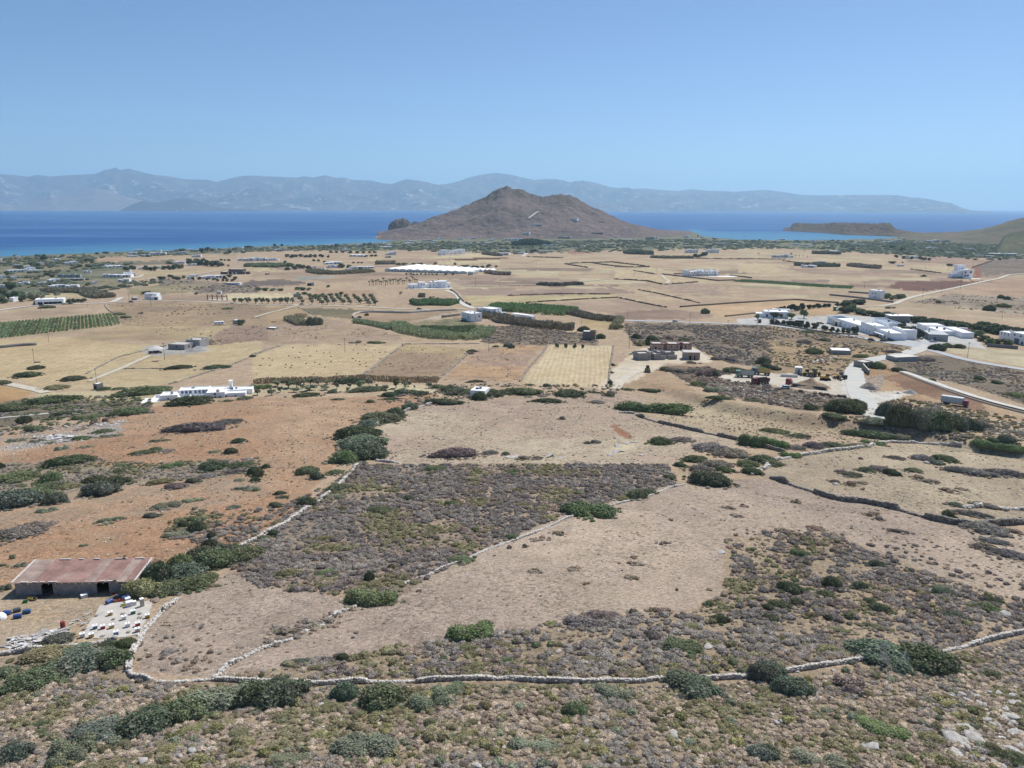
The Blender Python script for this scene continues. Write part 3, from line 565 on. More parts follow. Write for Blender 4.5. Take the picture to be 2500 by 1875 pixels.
# ------------------------------------------------------------------ foliage
def foliage_material(name, rough_var=.25, trans=.18):
    t = NT(name); a = t.attr('tint', 'INSTANCER').outputs['Color']; oi = t.n('ShaderNodeObjectInfo').outputs['Random']
    p = t.obj(); n = t.noise(1.3, 3, .6, p); lf = t.attr('leaf').outputs['Fac']
    k = t.math('MULTIPLY', t.ramp(oi, 0, 1, .82, 1.2), t.ramp(n, .3, .7, .8, 1.2)); k = t.math('MULTIPLY', k, t.ramp(lf, 0, 1, 1-rough_var, 1+rough_var))
    big = t.n('ShaderNodeTexNoise'); big.inputs['Scale'].default_value = .8; big.inputs['Detail'].default_value = 3; t.l(t.pos(), big.inputs['Vector']); col = t.mix(t.ramp(big.outputs['Fac'], .52, .72, 0, .55), a, tuple(alb((128, 116, 98))*1.3)); col = t.mix(t.ramp(lf, .84, .9, 0, .7), col, tuple(alb((150, 140, 124))*1.2)); col = t.scale(col, k)
    hs = t.n('ShaderNodeHueSaturation'); t.l(col, hs.inputs['Color']); t.l(t.ramp(lf, 0, 1, .485, .515), hs.inputs['Hue']); hs.inputs['Saturation'].default_value = 1
    t.t.nodes.remove(t.b); d = t.n('ShaderNodeBsdfDiffuse'); tr = t.n('ShaderNodeBsdfTranslucent'); m = t.n('ShaderNodeMixShader'); m.inputs[0].default_value = trans
    for q in (d, tr): t.l(hs.outputs[0], q.inputs['Color'])
    t.l(d.outputs[0], m.inputs[1]); t.l(tr.outputs[0], m.inputs[2]); t.l(m.outputs[0], t.t.nodes['Material Output'].inputs['Surface']); return t.m
M_LEAF = foliage_material('leaf_foliage'); M_TWIG = foliage_material('dry_twig_foliage', .3, .05)
M_BARK = simple('tree_bark', (98, 84, 70), .95, .1, .3, 4)
_ico = {}
def ico(sub):
    if sub not in _ico:
        bm = bmesh.new(); bmesh.ops.create_icosphere(bm, subdivisions=sub, radius=1.0); bm.verts.ensure_lookup_table()
        _ico[sub] = (np.array([v.co[:] for v in bm.verts]), np.array([[v.index for v in f.verts] for f in bm.faces])); bm.free()
    return _ico[sub]
def leaf_mesh(name, lobes, nleaf, leaf, mat, seed=0, sub=1, core=.86, flat=.35, zmin=0.0, asp=1.6, up=.3):
    """lobes (cx,cy,cz,rx,ry,rz): uneven cores covered with leaf-sized faces"""
    r = np.random.default_rng(seed); L = np.array(lobes, float); V = []; F = []; n0 = 0; leafv = []
    iv, iF = ico(sub)
    for q in L:
        d = iv*(1+.22*(r.random((len(iv), 1))-.5)); p = q[:3]+d*q[3:]*core; p[:, 2] = np.maximum(p[:, 2], zmin-.02)
        V.append(p); F.append(iF+n0); n0 += len(p); leafv.append(np.full(len(iF), .25))
    area = (L[:, 3]*L[:, 4]+L[:, 3]*L[:, 5]+L[:, 4]*L[:, 5]); pk = r.choice(len(L), int(nleaf*1.6), p=area/area.sum())
    d = r.normal(size=(len(pk), 3)); d[:, 2] = np.where(r.random(len(pk)) < .7, np.abs(d[:, 2]), d[:, 2]); d /= np.linalg.norm(d, axis=1, keepdims=True)
    c = L[pk, :3]+d*L[pk, 3:]*(.84+.22*r.random((len(pk), 1))+.22*r.random((len(pk), 1))**4)
    ok = c[:, 2] > zmin
    for q in L:
        e = ((c-q[:3])/q[3:]); ok &= (e*e).sum(1) > .62
    c = c[ok][:nleaf]; d = d[ok][:nleaf]; m = len(c)
    nrm = d+r.normal(size=(m, 3))*flat*1.6+np.array([0, 0, up]); nrm /= np.linalg.norm(nrm, axis=1, keepdims=True)
    t = np.cross(nrm, r.normal(size=(m, 3))); t /= np.linalg.norm(t, axis=1, keepdims=True); b = np.cross(nrm, t)
    s = leaf*(.6+.8*r.random((m, 1))); t = t*s*asp*.5; b = b*s*.5
    lv = np.stack([c-t, c+b, c+t, c-b], 1).reshape(-1, 3)
    i = np.arange(m)[:, None]*4+n0; lf = np.concatenate([i+np.array([[0, 1, 2]]), i+np.array([[0, 2, 3]])], 1).reshape(-1, 3)
    V.append(lv); F.append(lf); leafv.append(np.repeat(r.random(m), 2))
    me = new_mesh(name, np.concatenate(V), np.concatenate(F)); a = me.attributes.new('leaf', 'FLOAT', 'FACE'); a.data.foreach_set('value', np.concatenate(leafv).astype(np.float32))
    me.materials.append(mat); return me
def mound(seed, n, rmin=.26, rmax=.56, zc=.1, h=.75):
    r = np.random.default_rng(seed); o = [(0, 0, .12, .72, .66, h*.85)]
    for i in range(n):
        a = 2*math.pi*(i+r.random()*.9)/n; q = .32+.46*r.random(); s = (rmin+(rmax-rmin)*r.random())*(1.15-.45*q)
        o.append((q*math.cos(a), q*math.sin(a), zc+.2*r.random(), s, s*(.8+.4*r.random()), s*(.6+.8*r.random())))
    return o
CUSH = [leaf_mesh('cushion_shrub', [(0, 0, .18, .8, .8, .62)]+[(.42*math.cos(k*2.1+s), .42*math.sin(k*2.1+s), .3, .5, .5, .42) for k in range(3)], 300, .13, M_TWIG, 100+s, 1, .86, .6, asp=1.4) for s in range(4)]
BUSH = [leaf_mesh('bush_foliage', mound(20+s, 8+s % 4), 3200, .062, M_LEAF, 200+s, 2, .86, .55) for s in range(6)]
BUSHW = [leaf_mesh('bush_foliage', [(x*.72, y*.5, .1+.1*z, .42, .42, .45+.25*z) for x, y, z in np.random.default_rng(50+s).random((9, 3))*[2, 2, 1]-[1, 1, 0]], 3400, .058, M_LEAF, 300+s, 2, .86, .55) for s in range(4)]
SPRIG = [leaf_mesh('bush_foliage', [(x*.6, y*.6, .2+.3*z, .36, .36, .36) for x, y, z in np.random.default_rng(70+s).random((6, 3))*[2, 2, 1]-[1, 1, 0]], 1300, .085, M_TWIG, 400+s, 1, .6, .7) for s in range(3)]
def G(c, k=2.4, sat=.74): return tuple(float(v) for v in np.clip(alb(c, sat)*k, 0, .8))
T_DARK = G((74, 84, 58)); T_MID = G((86, 98, 64)); T_BRIGHT = G((84, 102, 60)); T_BLUE = G((84, 94, 76)); T_OLIVE = G((124, 119, 84), 2.1, .8); T_YEL = G((130, 126, 78), 2.1, .8)
T_GREY = G((136, 127, 116), 2.1); T_PURP = G((122, 112, 105), 2.0); T_BROWN = G((144, 125, 106), 2.15); T_DRY = G((164, 147, 124), 2.25); T_REED = G((112, 126, 82)); T_REEDB = G((146, 130, 102)); T_SAGE = G((112, 118, 92))
KINDS = {'d': ('dark green', T_DARK, BUSH), 'm': ('mid green', T_MID, BUSH), 'g': ('bright green', T_BRIGHT, BUSHW), 'b': ('blue-green', T_BLUE, BUSH), 'o': ('olive green', T_OLIVE, BUSH),
         'y': ('yellow-green', T_YEL, SPRIG), 'p': ('grey-purple', T_PURP, BUSH), 'n': ('brown dry', T_BROWN, SPRIG), 's': ('pale sage', T_SAGE, BUSHW)}
_o1 = ['', 'first', 'second', 'third', 'fourth', 'fifth', 'sixth', 'seventh', 'eighth', 'ninth', 'tenth', 'eleventh', 'twelfth', 'thirteenth', 'fourteenth', 'fifteenth', 'sixteenth', 'seventeenth', 'eighteenth', 'nineteenth']
def _ordw(n):
    if n < 20: return _o1[n]
    t, u = divmod(n, 10); return ({2: 'twentieth', 3: 'thirtieth', 4: 'fortieth', 5: 'fiftieth', 6: 'sixtieth'}[t] if u == 0 else {2: 'twenty', 3: 'thirty', 4: 'forty', 5: 'fifty', 6: 'sixty'}[t]+'-'+_o1[u])
ORD = ['leftmost']+[_ordw(n)+' from left' for n in range(2, 64)]
def spread(items):
    """labels: add an order from the left where several would read the same; items = [(object, base label, where, x)]"""
    d = {}
    for it in items: d.setdefault((it[1], it[2]), []).append(it)
    for (lab, where), L in d.items():
        L.sort(key=lambda q: q[3])
        for i, it in enumerate(L):
            if len(L) == 1: it[0]['label'] = f'{lab} {where}'
            elif len(L) <= len(ORD): it[0]['label'] = (f'{lab} {where}, {ORD[i]}' if i < len(L)-1 else f'{lab} {where}, rightmost')
            else: it[0]['label'] = f'{lab} {where}'
            if len(it[0]['label'].split()) > 16: print('LONG', it[0]['label'])
def tint(o, c): o['tint'] = [float(v)*random.uniform(.92, 1.08) for v in c]
RING = []; _bi = [0]; BN = {'d': 'dark_green_bush', 'm': 'green_bush', 'g': 'bright_green_bush', 'b': 'blue_green_bush', 'o': 'olive_green_bush', 'y': 'yellow_green_bush', 'p': 'grey_heath_bush', 'n': 'dry_brown_bush', 's': 'pale_sage_bush'}
def bushes(fn, lst, where, group, name='bush', what='bush'):
    items = []; px = [fn(b[0], b[1]) for b in lst]; s = 1/(fn(1, 0)[0]-fn(0, 0)[0]); PP = P(px)
    for (x, y, w, h, k), uv, p in zip(lst, px, PP):
        m = mpp(p); W = w/s*m; Hh = h/s*m; dip = math.asin((CAM[2]-p[2])/np.linalg.norm(p-CAM)); sn, cs = math.sin(dip), math.cos(dip)
        dep = W*.78; hz = (Hh-.62*dep*sn)/cs
        if hz < .2*W: dep = max(.35*W, (Hh-.2*W*cs)/(.62*sn)); hz = max(.16*W, (Hh-.62*dep*sn)/cs)
        hz = min(max(hz, .16*W), 1.6*W); f = p[:2]/np.hypot(*p[:2]); c = p[:2]+f*dep*.42
        col, tc, meshes = KINDS[k]; _bi[0] += 1; me = meshes[_bi[0] % len(meshes)]
        o = link(name if name != 'bush' else BN[k], me, loc=(c[0], c[1], float(H(c[0], c[1]))-.05), rz=-math.atan2(p[0], p[1])+(math.pi if _bi[0] % 2 else 0)+random.uniform(-.2, .2), sc=(W*.5, dep*.5, hz*.98))
        tint(o, tc); sz = 'low spreading' if hz < .28*W else ('big' if W > 6 else ('small' if W < 2.2 else 'rounded'))
        if W > 1.6 and np.hypot(*p[:2]) < 420: RING.append((c[0], c[1], W*.5, dep*.5, p, tc))
        tag(o, None, 'bush', group); items.append((o, f'{sz} {col} {what}', where, uv[0]))
    spread(items)
bushes(C1, [(590, 545, 380, 110, 'd'), (850, 800, 270, 150, 'b'), (960, 720, 230, 110, 'd'), (800, 700, 190, 90, 'd'), (130, 690, 330, 110, 'm'), (430, 690, 190, 110, 'm'), (150, 900, 380, 190, 'b'), (270, 830, 260, 120, 'm'), (410, 760, 230, 90, 'm'), (470, 870, 180, 120, 'b'),
    (1790, 590, 250, 120, 'd'), (2030, 570, 220, 80, 'm'), (2150, 620, 130, 90, 'd'), (1630, 690, 110, 60, 'd'), (590, 740, 150, 60, 'o'), (1450, 560, 170, 50, 'g'), (1020, 560, 120, 40, 'm'), (1000, 610, 120, 50, 'm'), (1350, 700, 220, 60, 'o'), (1480, 740, 170, 70, 'p'), (1980, 610, 170, 50, 'p'), (1740, 650, 150, 50, 'p'), (10, 570, 60, 60, 'd')],
    'in the scrub strip on red earth', 'bushes in the scrub strip')
bushes(C1, [(1400, 910, 200, 70, 's'), (1620, 850, 140, 45, 's'), (1280, 985, 120, 60, 'b'), (1970, 905, 100, 40, 'b'), (930, 1015, 170, 40, 's'), (910, 1040, 90, 30, 's'), (1660, 1110, 170, 130, 'd'), (1550, 1075, 90, 90, 'd'), (1650, 1020, 140, 70, 'm'), (1500, 1150, 200, 70, 's'), (1770, 1240, 130, 100, 'd'), (1780, 1160, 80, 80, 'd'),
    (2010, 355, 130, 60, 'd'), (1950, 445, 115, 70, 'd'), (1810, 435, 80, 30, 's'), (1200, 450, 190, 50, 'm'), (1310, 420, 110, 45, 'm'), (1400, 435, 130, 40, 'p'), (940, 300, 150, 30, 's'), (520, 410, 90, 40, 's'), (720, 392, 70, 25, 's'), (1350, 340, 140, 28, 's'), (1650, 260, 500, 40, 'p'), (1900, 195, 280, 40, 'p'), (2130, 755, 100, 40, 's'), (2050, 745, 130, 35, 's'), (2020, 675, 70, 35, 's'), (2150, 680, 80, 55, 'm'),
    (170, 1400, 70, 40, 's'), (30, 1392, 40, 30, 's'), (110, 1330, 40, 45, 's'), (390, 935, 130, 40, 's'), (120, 1160, 330, 110, 'p'), (710, 1225, 60, 30, 's'), (2010, 340, 90, 40, 'm'), (1990, 600, 60, 30, 's'), (40, 1600, 80, 60, 's')],
    'on the bare red-earth field', 'bushes on the red-earth field')
bushes(C1, [(150, 340, 120, 40, 's'), (290, 255, 140, 60, 'm'), (200, 190, 110, 80, 'd'), (1090, 120, 310, 80, 'm'), (720, 155, 170, 55, 'g'), (790, 200, 70, 50, 'n'), (880, 180, 60, 45, 'n'), (690, 325, 140, 45, 'm'), (690, 245, 80, 30, 'n'), (870, 268, 150, 45, 'm'), (310, 345, 90, 30, 's'), (420, 360, 60, 25, 's'), (560, 120, 220, 50, 'd'), (90, 90, 260, 60, 'm')],
    'near the left rubble heap', 'bushes by the rubble')
bushes(C1, [(1330, 1570, 241, 264, 'd'), (1530, 1420, 218, 161, 'm'), (1700, 1370, 288, 184, 'd'), (1560, 1530, 437, 207, 'b'), (1820, 1420, 368, 218, 'm'), (1200, 1659, 288, 195, 'o'), (1420, 1650, 345, 150, 'm'), (1880, 1330, 253, 150, 'd'), (2080, 1350, 299, 161, 'm'), (1650, 1600, 368, 161, 'm'), (1950, 1290, 207, 103, 'm')],
    'in the thicket beside the shed', 'thicket beside the shed')
bushes(C2, [(1600, 30, 338, 78, 'd'), (1310, 75, 143, 84, 'b'), (1190, 140, 182, 117, 'd'), (1050, 190, 390, 143, 'm'), (960, 220, 208, 91, 'b'), (870, 330, 403, 169, 'd'), (920, 300, 312, 130, 'd'), (900, 400, 429, 156, 'b'), (930, 500, 429, 195, 'b'), (860, 460, 325, 156, 'b'), (770, 530, 286, 156, 'm')],
    'in the pasture hedge', 'hedge along the pale pasture')
bushes(C2, [(450, 620, 210, 100, 'm'), (530, 660, 120, 90, 'd'), (640, 525, 120, 40, 'm'), (690, 620, 150, 60, 'm'), (30, 640, 100, 95, 'd'), (100, 565, 75, 50, 'd'), (220, 790, 90, 50, 'd'), (180, 895, 105, 65, 'd'), (690, 770, 190, 100, 'm'), (450, 890, 170, 110, 'd'), (380, 850, 90, 45, 'd'), (670, 830, 140, 60, 's'), (170, 1140, 105, 75, 'd'), (60, 1175, 130, 60, 'm'), (250, 820, 80, 35, 'd'), (10, 760, 50, 35, 'm'), (30, 680, 60, 50, 'd'), (210, 1050, 150, 60, 'o')],
    'by the pale middle wall', 'bushes along the middle stone wall')
bushes(C2, [(1530, 590, 200, 70, 'm'), (1060, 950, 220, 90, 'm'), (1090, 855, 80, 50, 'o'), (1310, 835, 110, 65, 'b'), (740, 930, 80, 65, 'o'), (1920, 850, 90, 60, 'o'), (1660, 880, 120, 60, 'm'), (1865, 1110, 75, 65, 'y'), (1740, 1105, 75, 55, 'n'), (1160, 1425, 80, 75, 'o'), (970, 1525, 100, 120, 'd'), (600, 1480, 180, 75, 'm'), (2170, 1165, 110, 65, 'm'), (1750, 1370, 220, 90, 'm'), (1990, 450, 130, 55, 'p'), (1690, 480, 420, 120, 'p'), (2120, 455, 70, 45, 'b'), (1500, 620, 90, 50, 'y'), (1120, 570, 110, 40, 'o'), (1000, 730, 120, 50, 'o'), (580, 1180, 240, 60, 'o'), (290, 1480, 260, 80, 'o'), (770, 1350, 100, 50, 'o'), (650, 1270, 220, 70, 'o'), (1480, 690, 90, 45, 'o'), (2180, 620, 90, 40, 'm'), (1880, 590, 90, 40, 'o'), (1640, 950, 100, 40, 'o')],
    'in the dark middle heath', 'bushes in the dark heath')
bushes(C3, [(1280, 370, 210, 100, 'm'), (1460, 345, 190, 65, 'p'), (450, 155, 65, 40, 'n'), (740, 355, 85, 45, 'p'), (670, 360, 60, 35, 'b'), (150, 495, 140, 50, 'n'), (250, 490, 90, 40, 'p')], 'on the pale pasture', 'bushes on the pale pasture')
bushes(C3, [(1240, 100, 600, 120, 'g')], 'standing alone behind the pale pasture', None)
bushes(C3, [(1700, 720, 370, 170, 'd'), (1450, 555, 100, 60, 'm'), (2090, 390, 260, 140, 'g'), (2150, 520, 220, 90, 'd'), (2010, 560, 200, 90, 'm'), (1570, 520, 220, 90, 'm'), (2060, 620, 180, 80, 'd'), (1830, 600, 160, 70, 'm'), (1700, 430, 300, 110, 'p'), (1880, 480, 300, 110, 'p'), (1620, 610, 240, 100, 'p'), (1930, 450, 150, 70, 'b'), (1760, 560, 250, 90, 'p')], 'in the thicket right of the heath', 'thicket right of the heath')
bushes(C3, [(670, 985, 430, 170, 'g'), (1080, 830, 190, 115, 'm'), (1190, 780, 130, 60, 'm'), (960, 840, 130, 60, 'o'), (60, 610, 90, 50, 'm'), (600, 790, 90, 50, 'o'), (1360, 660, 110, 60, 'm'), (30, 1175, 80, 60, 'm'), (330, 1010, 150, 70, 'o'), (110, 890, 160, 50, 'o'), (60, 770, 180, 50, 'o')], 'on the lower heath edge', 'bushes on the lower edge of the heath')
bushes(C3, [(940, 912, 45, 25, 'n'), (420, 1130, 110, 50, 'n'), (270, 1180, 130, 50, 'n'), (150, 1235, 60, 45, 'n'), (15, 1245, 50, 45, 'n'), (1310, 1210, 90, 40, 'n'), (1040, 1380, 150, 40, 'n'), (1060, 1330, 70, 40, 'n'), (220, 1450, 110, 50, 'n'), (1990, 890, 60, 35, 'n'), (1870, 910, 80, 35, 'n'), (1940, 980, 80, 35, 'n'), (1370, 1010, 60, 30, 'n'), (1050, 1500, 80, 40, 'n'), (560, 1430, 100, 40, 'n'), (1430, 1600, 40, 30, 'n'), (1700, 1600, 60, 30, 'n'), (660, 1550, 70, 40, 'n')], 'on the wide stony field', 'dry tufts on the stony field', 'dry_tuft', 'tuft')
bushes(C4, [(100, 400, 240, 120, 'g'), (110, 270, 220, 70, 'm'), (310, 310, 180, 55, 'm'), (600, 390, 220, 60, 'm'), (820, 385, 130, 45, 'p'), (940, 365, 170, 50, 'g'), (700, 395, 150, 40, 'm'), (890, 310, 420, 80, 'm'), (950, 240, 220, 80, 'b'), (245, 475, 150, 60, 'g'), (70, 550, 190, 70, 'd'), (430, 400, 180, 80, 'p'), (1150, 330, 300, 50, 's'), (600, 170, 180, 60, 'm'), (280, 410, 150, 60, 'p')], 'along the upper curved wall', 'bushes along the upper curved wall')
bushes(C4, [(700, 105, 310, 150, 'd'), (410, 75, 120, 70, 'd'), (1040, 130, 170, 150, 'b'), (1180, 240, 260, 220, 'd'), (1330, 250, 230, 200, 'b'), (1480, 260, 260, 220, 'd'), (1620, 250, 200, 160, 'b'), (1740, 250, 200, 130, 'b'), (1400, 110, 220, 80, 'p'), (2060, 355, 140, 80, 'b'), (1950, 360, 90, 50, 'm'), (1180, 70, 180, 70, 'n'), (1600, 270, 200, 50, 'y'), (1850, 230, 130, 80, 'p'), (2000, 440, 330, 60, 'g')], 'in the gully below the truck yard', 'bushes in the gully')
bushes(C4, [(1540, 510, 200, 80, 'm'), (1470, 535, 120, 50, 'b'), (1340, 500, 160, 70, 'p'), (1130, 490, 140, 40, 'p'), (750, 640, 170, 60, 'b'), (880, 600, 150, 60, 'm'), (990, 590, 180, 60, 'p'), (1090, 625, 130, 70, 'd'), (670, 605, 90, 40, 'p'), (1280, 600, 130, 50, 'm'), (830, 490, 40, 28, 'p'), (610, 690, 90, 40, 'p'), (740, 715, 100, 55, 'n'), (840, 700, 80, 35, 'n'), (850, 750, 45, 28, 'n'), (1580, 770, 120, 45, 'n'), (1700, 750, 90, 25, 'n'), (1420, 690, 130, 45, 'n'), (1310, 660, 110, 50, 'n'), (1750, 620, 350, 70, 'p'), (2050, 630, 300, 70, 'p')], 'on the round right pasture', 'bushes on the round pasture')
bushes(C4, [(1630, 890, 110, 50, 'b'), (1560, 980, 95, 80, 'd'), (930, 970, 120, 55, 'n'), (980, 1005, 80, 45, 'n'), (1900, 900, 200, 50, 'p'), (1760, 970, 260, 60, 'p'), (1880, 1120, 330, 110, 'p'), (1940, 1200, 220, 60, 'p'), (2080, 1120, 160, 60, 'n'), (1150, 1110, 160, 40, 'p'), (450, 1090, 130, 50, 'n'), (280, 860, 70, 45, 'n'), (2070, 1320, 240, 80, 'p'), (1930, 1270, 260, 70, 'n')], 'below the dark right wall', 'bushes below the right-hand wall')
bushes(C4, [(320, 1320, 140, 80, 'g'), (590, 1570, 150, 120, 'd'), (240, 1620, 220, 120, 'd'), (820, 1590, 120, 90, 'm'), (530, 1659, 130, 80, 'm'), (400, 1605, 80, 50, 'o'), (960, 1400, 130, 80, 'b'), (1520, 1640, 170, 80, 'b')], 'in the heath at the right', 'bushes in the right-hand heath')
bushes(D1, [(390, 770, 340, 150, 'o'), (700, 880, 470, 230, 'b'), (300, 1010, 400, 190, 'm'), (960, 830, 280, 200, 'd'), (520, 870, 360, 160, 'm'), (1070, 660, 170, 120, 'm'), (40, 900, 190, 110, 'm'), (900, 670, 190, 90, 'd'), (820, 780, 300, 150, 'd'), (180, 960, 240, 120, 'm'), (620, 740, 280, 120, 'b')], 'in the thicket below the beehives', 'thicket below the beehives')
bushes(D1, [(490, 630, 220, 125, 'b')], 'growing through the plank heap', None)
bushes(D1, [(870, 1440, 430, 190, 'b'), (1250, 1400, 470, 260, 'b'), (1560, 1280, 380, 230, 'm'), (1900, 1180, 520, 250, 's'), (2170, 1160, 380, 270, 'd'), (620, 1570, 280, 170, 's'), (560, 1680, 240, 160, 's'), (90, 1640, 280, 180, 'b'), (1070, 1030, 140, 80, 'y'), (1440, 1420, 100, 70, 'y'), (1600, 1390, 260, 90, 'o'), (2020, 1410, 170, 90, 'o'), (1430, 1540, 180, 90, 'o'), (1960, 1540, 200, 110, 'y'), (1730, 1640, 200, 110, 'y'), (880, 1530, 100, 70, 'o'), (1240, 1590, 90, 60, 'o'), (1360, 1480, 120, 60, 'o'), (1060, 1490, 110, 70, 'o'), (340, 1330, 120, 70, 'm'), (330, 1400, 110, 60, 'm'), (700, 1110, 140, 70, 'o'), (790, 1150, 120, 70, 'o'), (2110, 1470, 70, 50, 'y'), (1800, 1490, 100, 50, 'o')], 'on the near left slope', 'bushes on the near left slope')
bushes(D2, [(200, 1160, 480, 280, 'b'), (770, 1100, 230, 190, 'b'), (1070, 1180, 420, 270, 'm'), (1320, 1080, 220, 120, 'o'), (1480, 1180, 320, 170, 's'), (930, 1600, 460, 220, 's'), (330, 1650, 300, 130, 's'), (1640, 1060, 260, 130, 's')], 'just below the near stone wall', 'big bushes below the near wall')
bushes(D2, [(1480, 1310, 120, 85, 'o'), (1400, 1410, 105, 85, 'y'), (1840, 1295, 95, 65, 'o'), (1950, 1165, 110, 80, 'o'), (1770, 1175, 80, 60, 'o'), (210, 1530, 100, 70, 'y'), (590, 1400, 150, 65, 'y'), (2060, 1390, 120, 60, 'o'), (2180, 1400, 100, 60, 'y'), (1800, 1390, 140, 50, 'y'), (1010, 1330, 90, 60, 'y'), (830, 1340, 90, 70, 'o'), (1210, 1210, 110, 60, 'o'), (340, 1150, 90, 80, 'm'), (420, 1560, 110, 80, 'y'), (900, 1230, 90, 50, 'o'), (640, 1170, 200, 70, 'o'), (940, 1650, 120, 80, 'y')], 'scattered on the near slope', 'small bushes on the near slope')
bushes(D2, [(1010, 300, 410, 200, 'g'), (1840, 590, 370, 190, 'g'), (750, 760, 110, 90, 'd'), (380, 785, 170, 60, 'b'), (1790, 690, 180, 90, 'o'), (2060, 660, 220, 80, 'o'), (2090, 790, 180, 80, 'm'), (550, 480, 260, 100, 'n'), (270, 550, 250, 80, 'n'), (560, 830, 220, 60, 'o'), (1850, 830, 150, 70, 'o'), (1180, 690, 100, 40, 'y'), (930, 720, 130, 40, 'o'), (1390, 175, 60, 35, 'n'), (650, 380, 90, 50, 'n')], 'above the near stone wall', 'bushes above the near wall')
bushes(D3, [(1550, 1060, 450, 230, 'b'), (900, 1090, 300, 150, 's'), (570, 1230, 220, 150, 'm'), (870, 1350, 150, 95, 'o'), (460, 1405, 115, 70, 'y'), (1250, 1285, 100, 70, 'o'), (230, 1530, 330, 120, 's'), (2130, 1600, 240, 140, 'b'), (2090, 1200, 170, 90, 'y'), (1930, 1410, 210, 100, 'y'), (1030, 1650, 160, 90, 'y'), (2160, 950, 280, 200, 'b'), (650, 1390, 130, 70, 'y'), (740, 1410, 100, 60, 'y'), (1510, 1170, 90, 60, 'o'), (1340, 1220, 80, 60, 'y'), (280, 1230, 100, 80, 'o'), (980, 1250, 180, 60, 'o'), (1030, 1510, 100, 60, 'y'), (720, 1480, 160, 60, 'o'), (1500, 1330, 80, 50, 'y'), (550, 1600, 110, 80, 'o'), (1750, 1640, 120, 70, 'o'), (30, 1400, 80, 60, 'o'), (2130, 1020, 80, 50, 'o'), (900, 1610, 110, 60, 'o'), (1430, 1480, 60, 50, 'y'), (2150, 1440, 130, 60, 'o'), (1120, 1220, 80, 50, 'y')], 'on the near middle slope', 'bushes on the near middle slope')
bushes(D3, [(1470, 700, 340, 150, 'm'), (1220, 580, 160, 100, 'p'), (1780, 440, 160, 95, 'd'), (380, 460, 110, 50, 'y'), (620, 480, 400, 130, 'p'), (780, 420, 330, 110, 'p'), (1050, 370, 100, 70, 'n'), (1290, 370, 170, 80, 'n'), (430, 640, 90, 50, 'o'), (1740, 620, 110, 50, 'o'), (1540, 500, 150, 80, 'o'), (2100, 590, 180, 70, 'o'), (700, 780, 200, 70, 'o'), (1100, 890, 250, 60, 'o'), (420, 790, 180, 60, 'o')], 'on heath above the near wall', 'bushes on the heath above the near wall')
bushes(D4, [(1000, 810, 520, 240, 'b'), (1350, 860, 480, 270, 'd'), (1120, 860, 350, 160, 'b')], 'in the thicket on the near wall', 'great thicket on the near wall')
bushes(D4, [(250, 1060, 340, 200, 'b'), (60, 900, 240, 170, 'b'), (1020, 1410, 360, 150, 'g'), (2140, 1659, 320, 120, 'd'), (1930, 1530, 130, 90, 'o'), (1940, 900, 130, 70, 'm'), (1750, 1210, 140, 80, 'y'), (1760, 1300, 170, 80, 'y'), (1420, 1460, 190, 100, 'o'), (1530, 1375, 90, 55, 'y'), (1500, 1210, 80, 55, 'y'), (1270, 1140, 140, 65, 'o'), (1230, 1630, 170, 85, 'y'), (720, 1030, 260, 150, 'n'), (160, 1500, 105, 80, 'y'), (50, 1570, 170, 120, 'm'), (390, 940, 90, 70, 'o'), (550, 990, 110, 60, 'o'), (870, 1060, 100, 70, 'o'), (1390, 1090, 100, 50, 'o'), (210, 1180, 90, 50, 'o'), (760, 1620, 120, 80, 'o'), (1540, 1659, 150, 90, 'y'), (540, 1410, 90, 60, 'o'), (470, 1659, 380, 130, 's'), (2190, 1320, 70, 60, 'o')], 'on the rocky right slope', 'bushes on the rocky slope')
bushes(D4, [(240, 185, 230, 95, 'd'), (590, 150, 150, 120, 'd'), (540, 215, 140, 60, 'd'), (820, 150, 120, 80, 'm'), (140, 320, 190, 100, 'd'), (60, 330, 110, 70, 'd'), (960, 350, 150, 100, 'd'), (1900, 350, 190, 90, 'm'), (1920, 270, 140, 70, 'd'), (1620, 400, 160, 75, 'b'), (1520, 190, 180, 80, 'b'), (70, 420, 130, 70, 'd'), (410, 400, 100, 70, 'o'), (560, 415, 80, 60, 'd'), (290, 285, 120, 80, 'd'), (900, 270, 110, 60, 'm'), (640, 520, 200, 60, 'o'), (960, 490, 200, 60, 'o'), (550, 690, 250, 80, 'o'), (1700, 500, 130, 50, 'o'), (160, 590, 100, 60, 'o')], 'in the lower right heath', 'bushes in the lower right heath')
bushes(B1, [(1600, 1075, 390, 110, 'd'), (620, 865, 175, 55, 'd'), (230, 835, 180, 60, 'd'), (300, 770, 120, 45, 'd'), (1510, 765, 220, 45, 'd'), (1820, 765, 240, 50, 'd'), (2130, 665, 65, 30, 'd'), (1010, 310, 90, 30, 'm'), (1060, 335, 80, 30, 'm'), (1915, 262, 90, 25, 'm'), (400, 252, 120, 28, 'm'), (470, 940, 190, 55, 'o'), (880, 945, 110, 40, 'm'), (1000, 940, 100, 30, 'm'), (1370, 940, 80, 45, 'm'), (2060, 1025, 130, 40, 'd'), (1920, 1040, 80, 25, 'd'), (430, 1060, 430, 60, 'm'), (1200, 990, 500, 50, 'm'), (30, 900, 110, 50, 'm'), (1310, 705, 60, 16, 'n'), (1190, 300, 50, 22, 'n'), (1000, 1080, 100, 35, 'm'), (100, 1090, 230, 50, 'm'), (1800, 555, 130, 50, 'n'), (310, 712, 60, 16, 'n')], 'among the left straw fields', 'bushes among the straw fields')
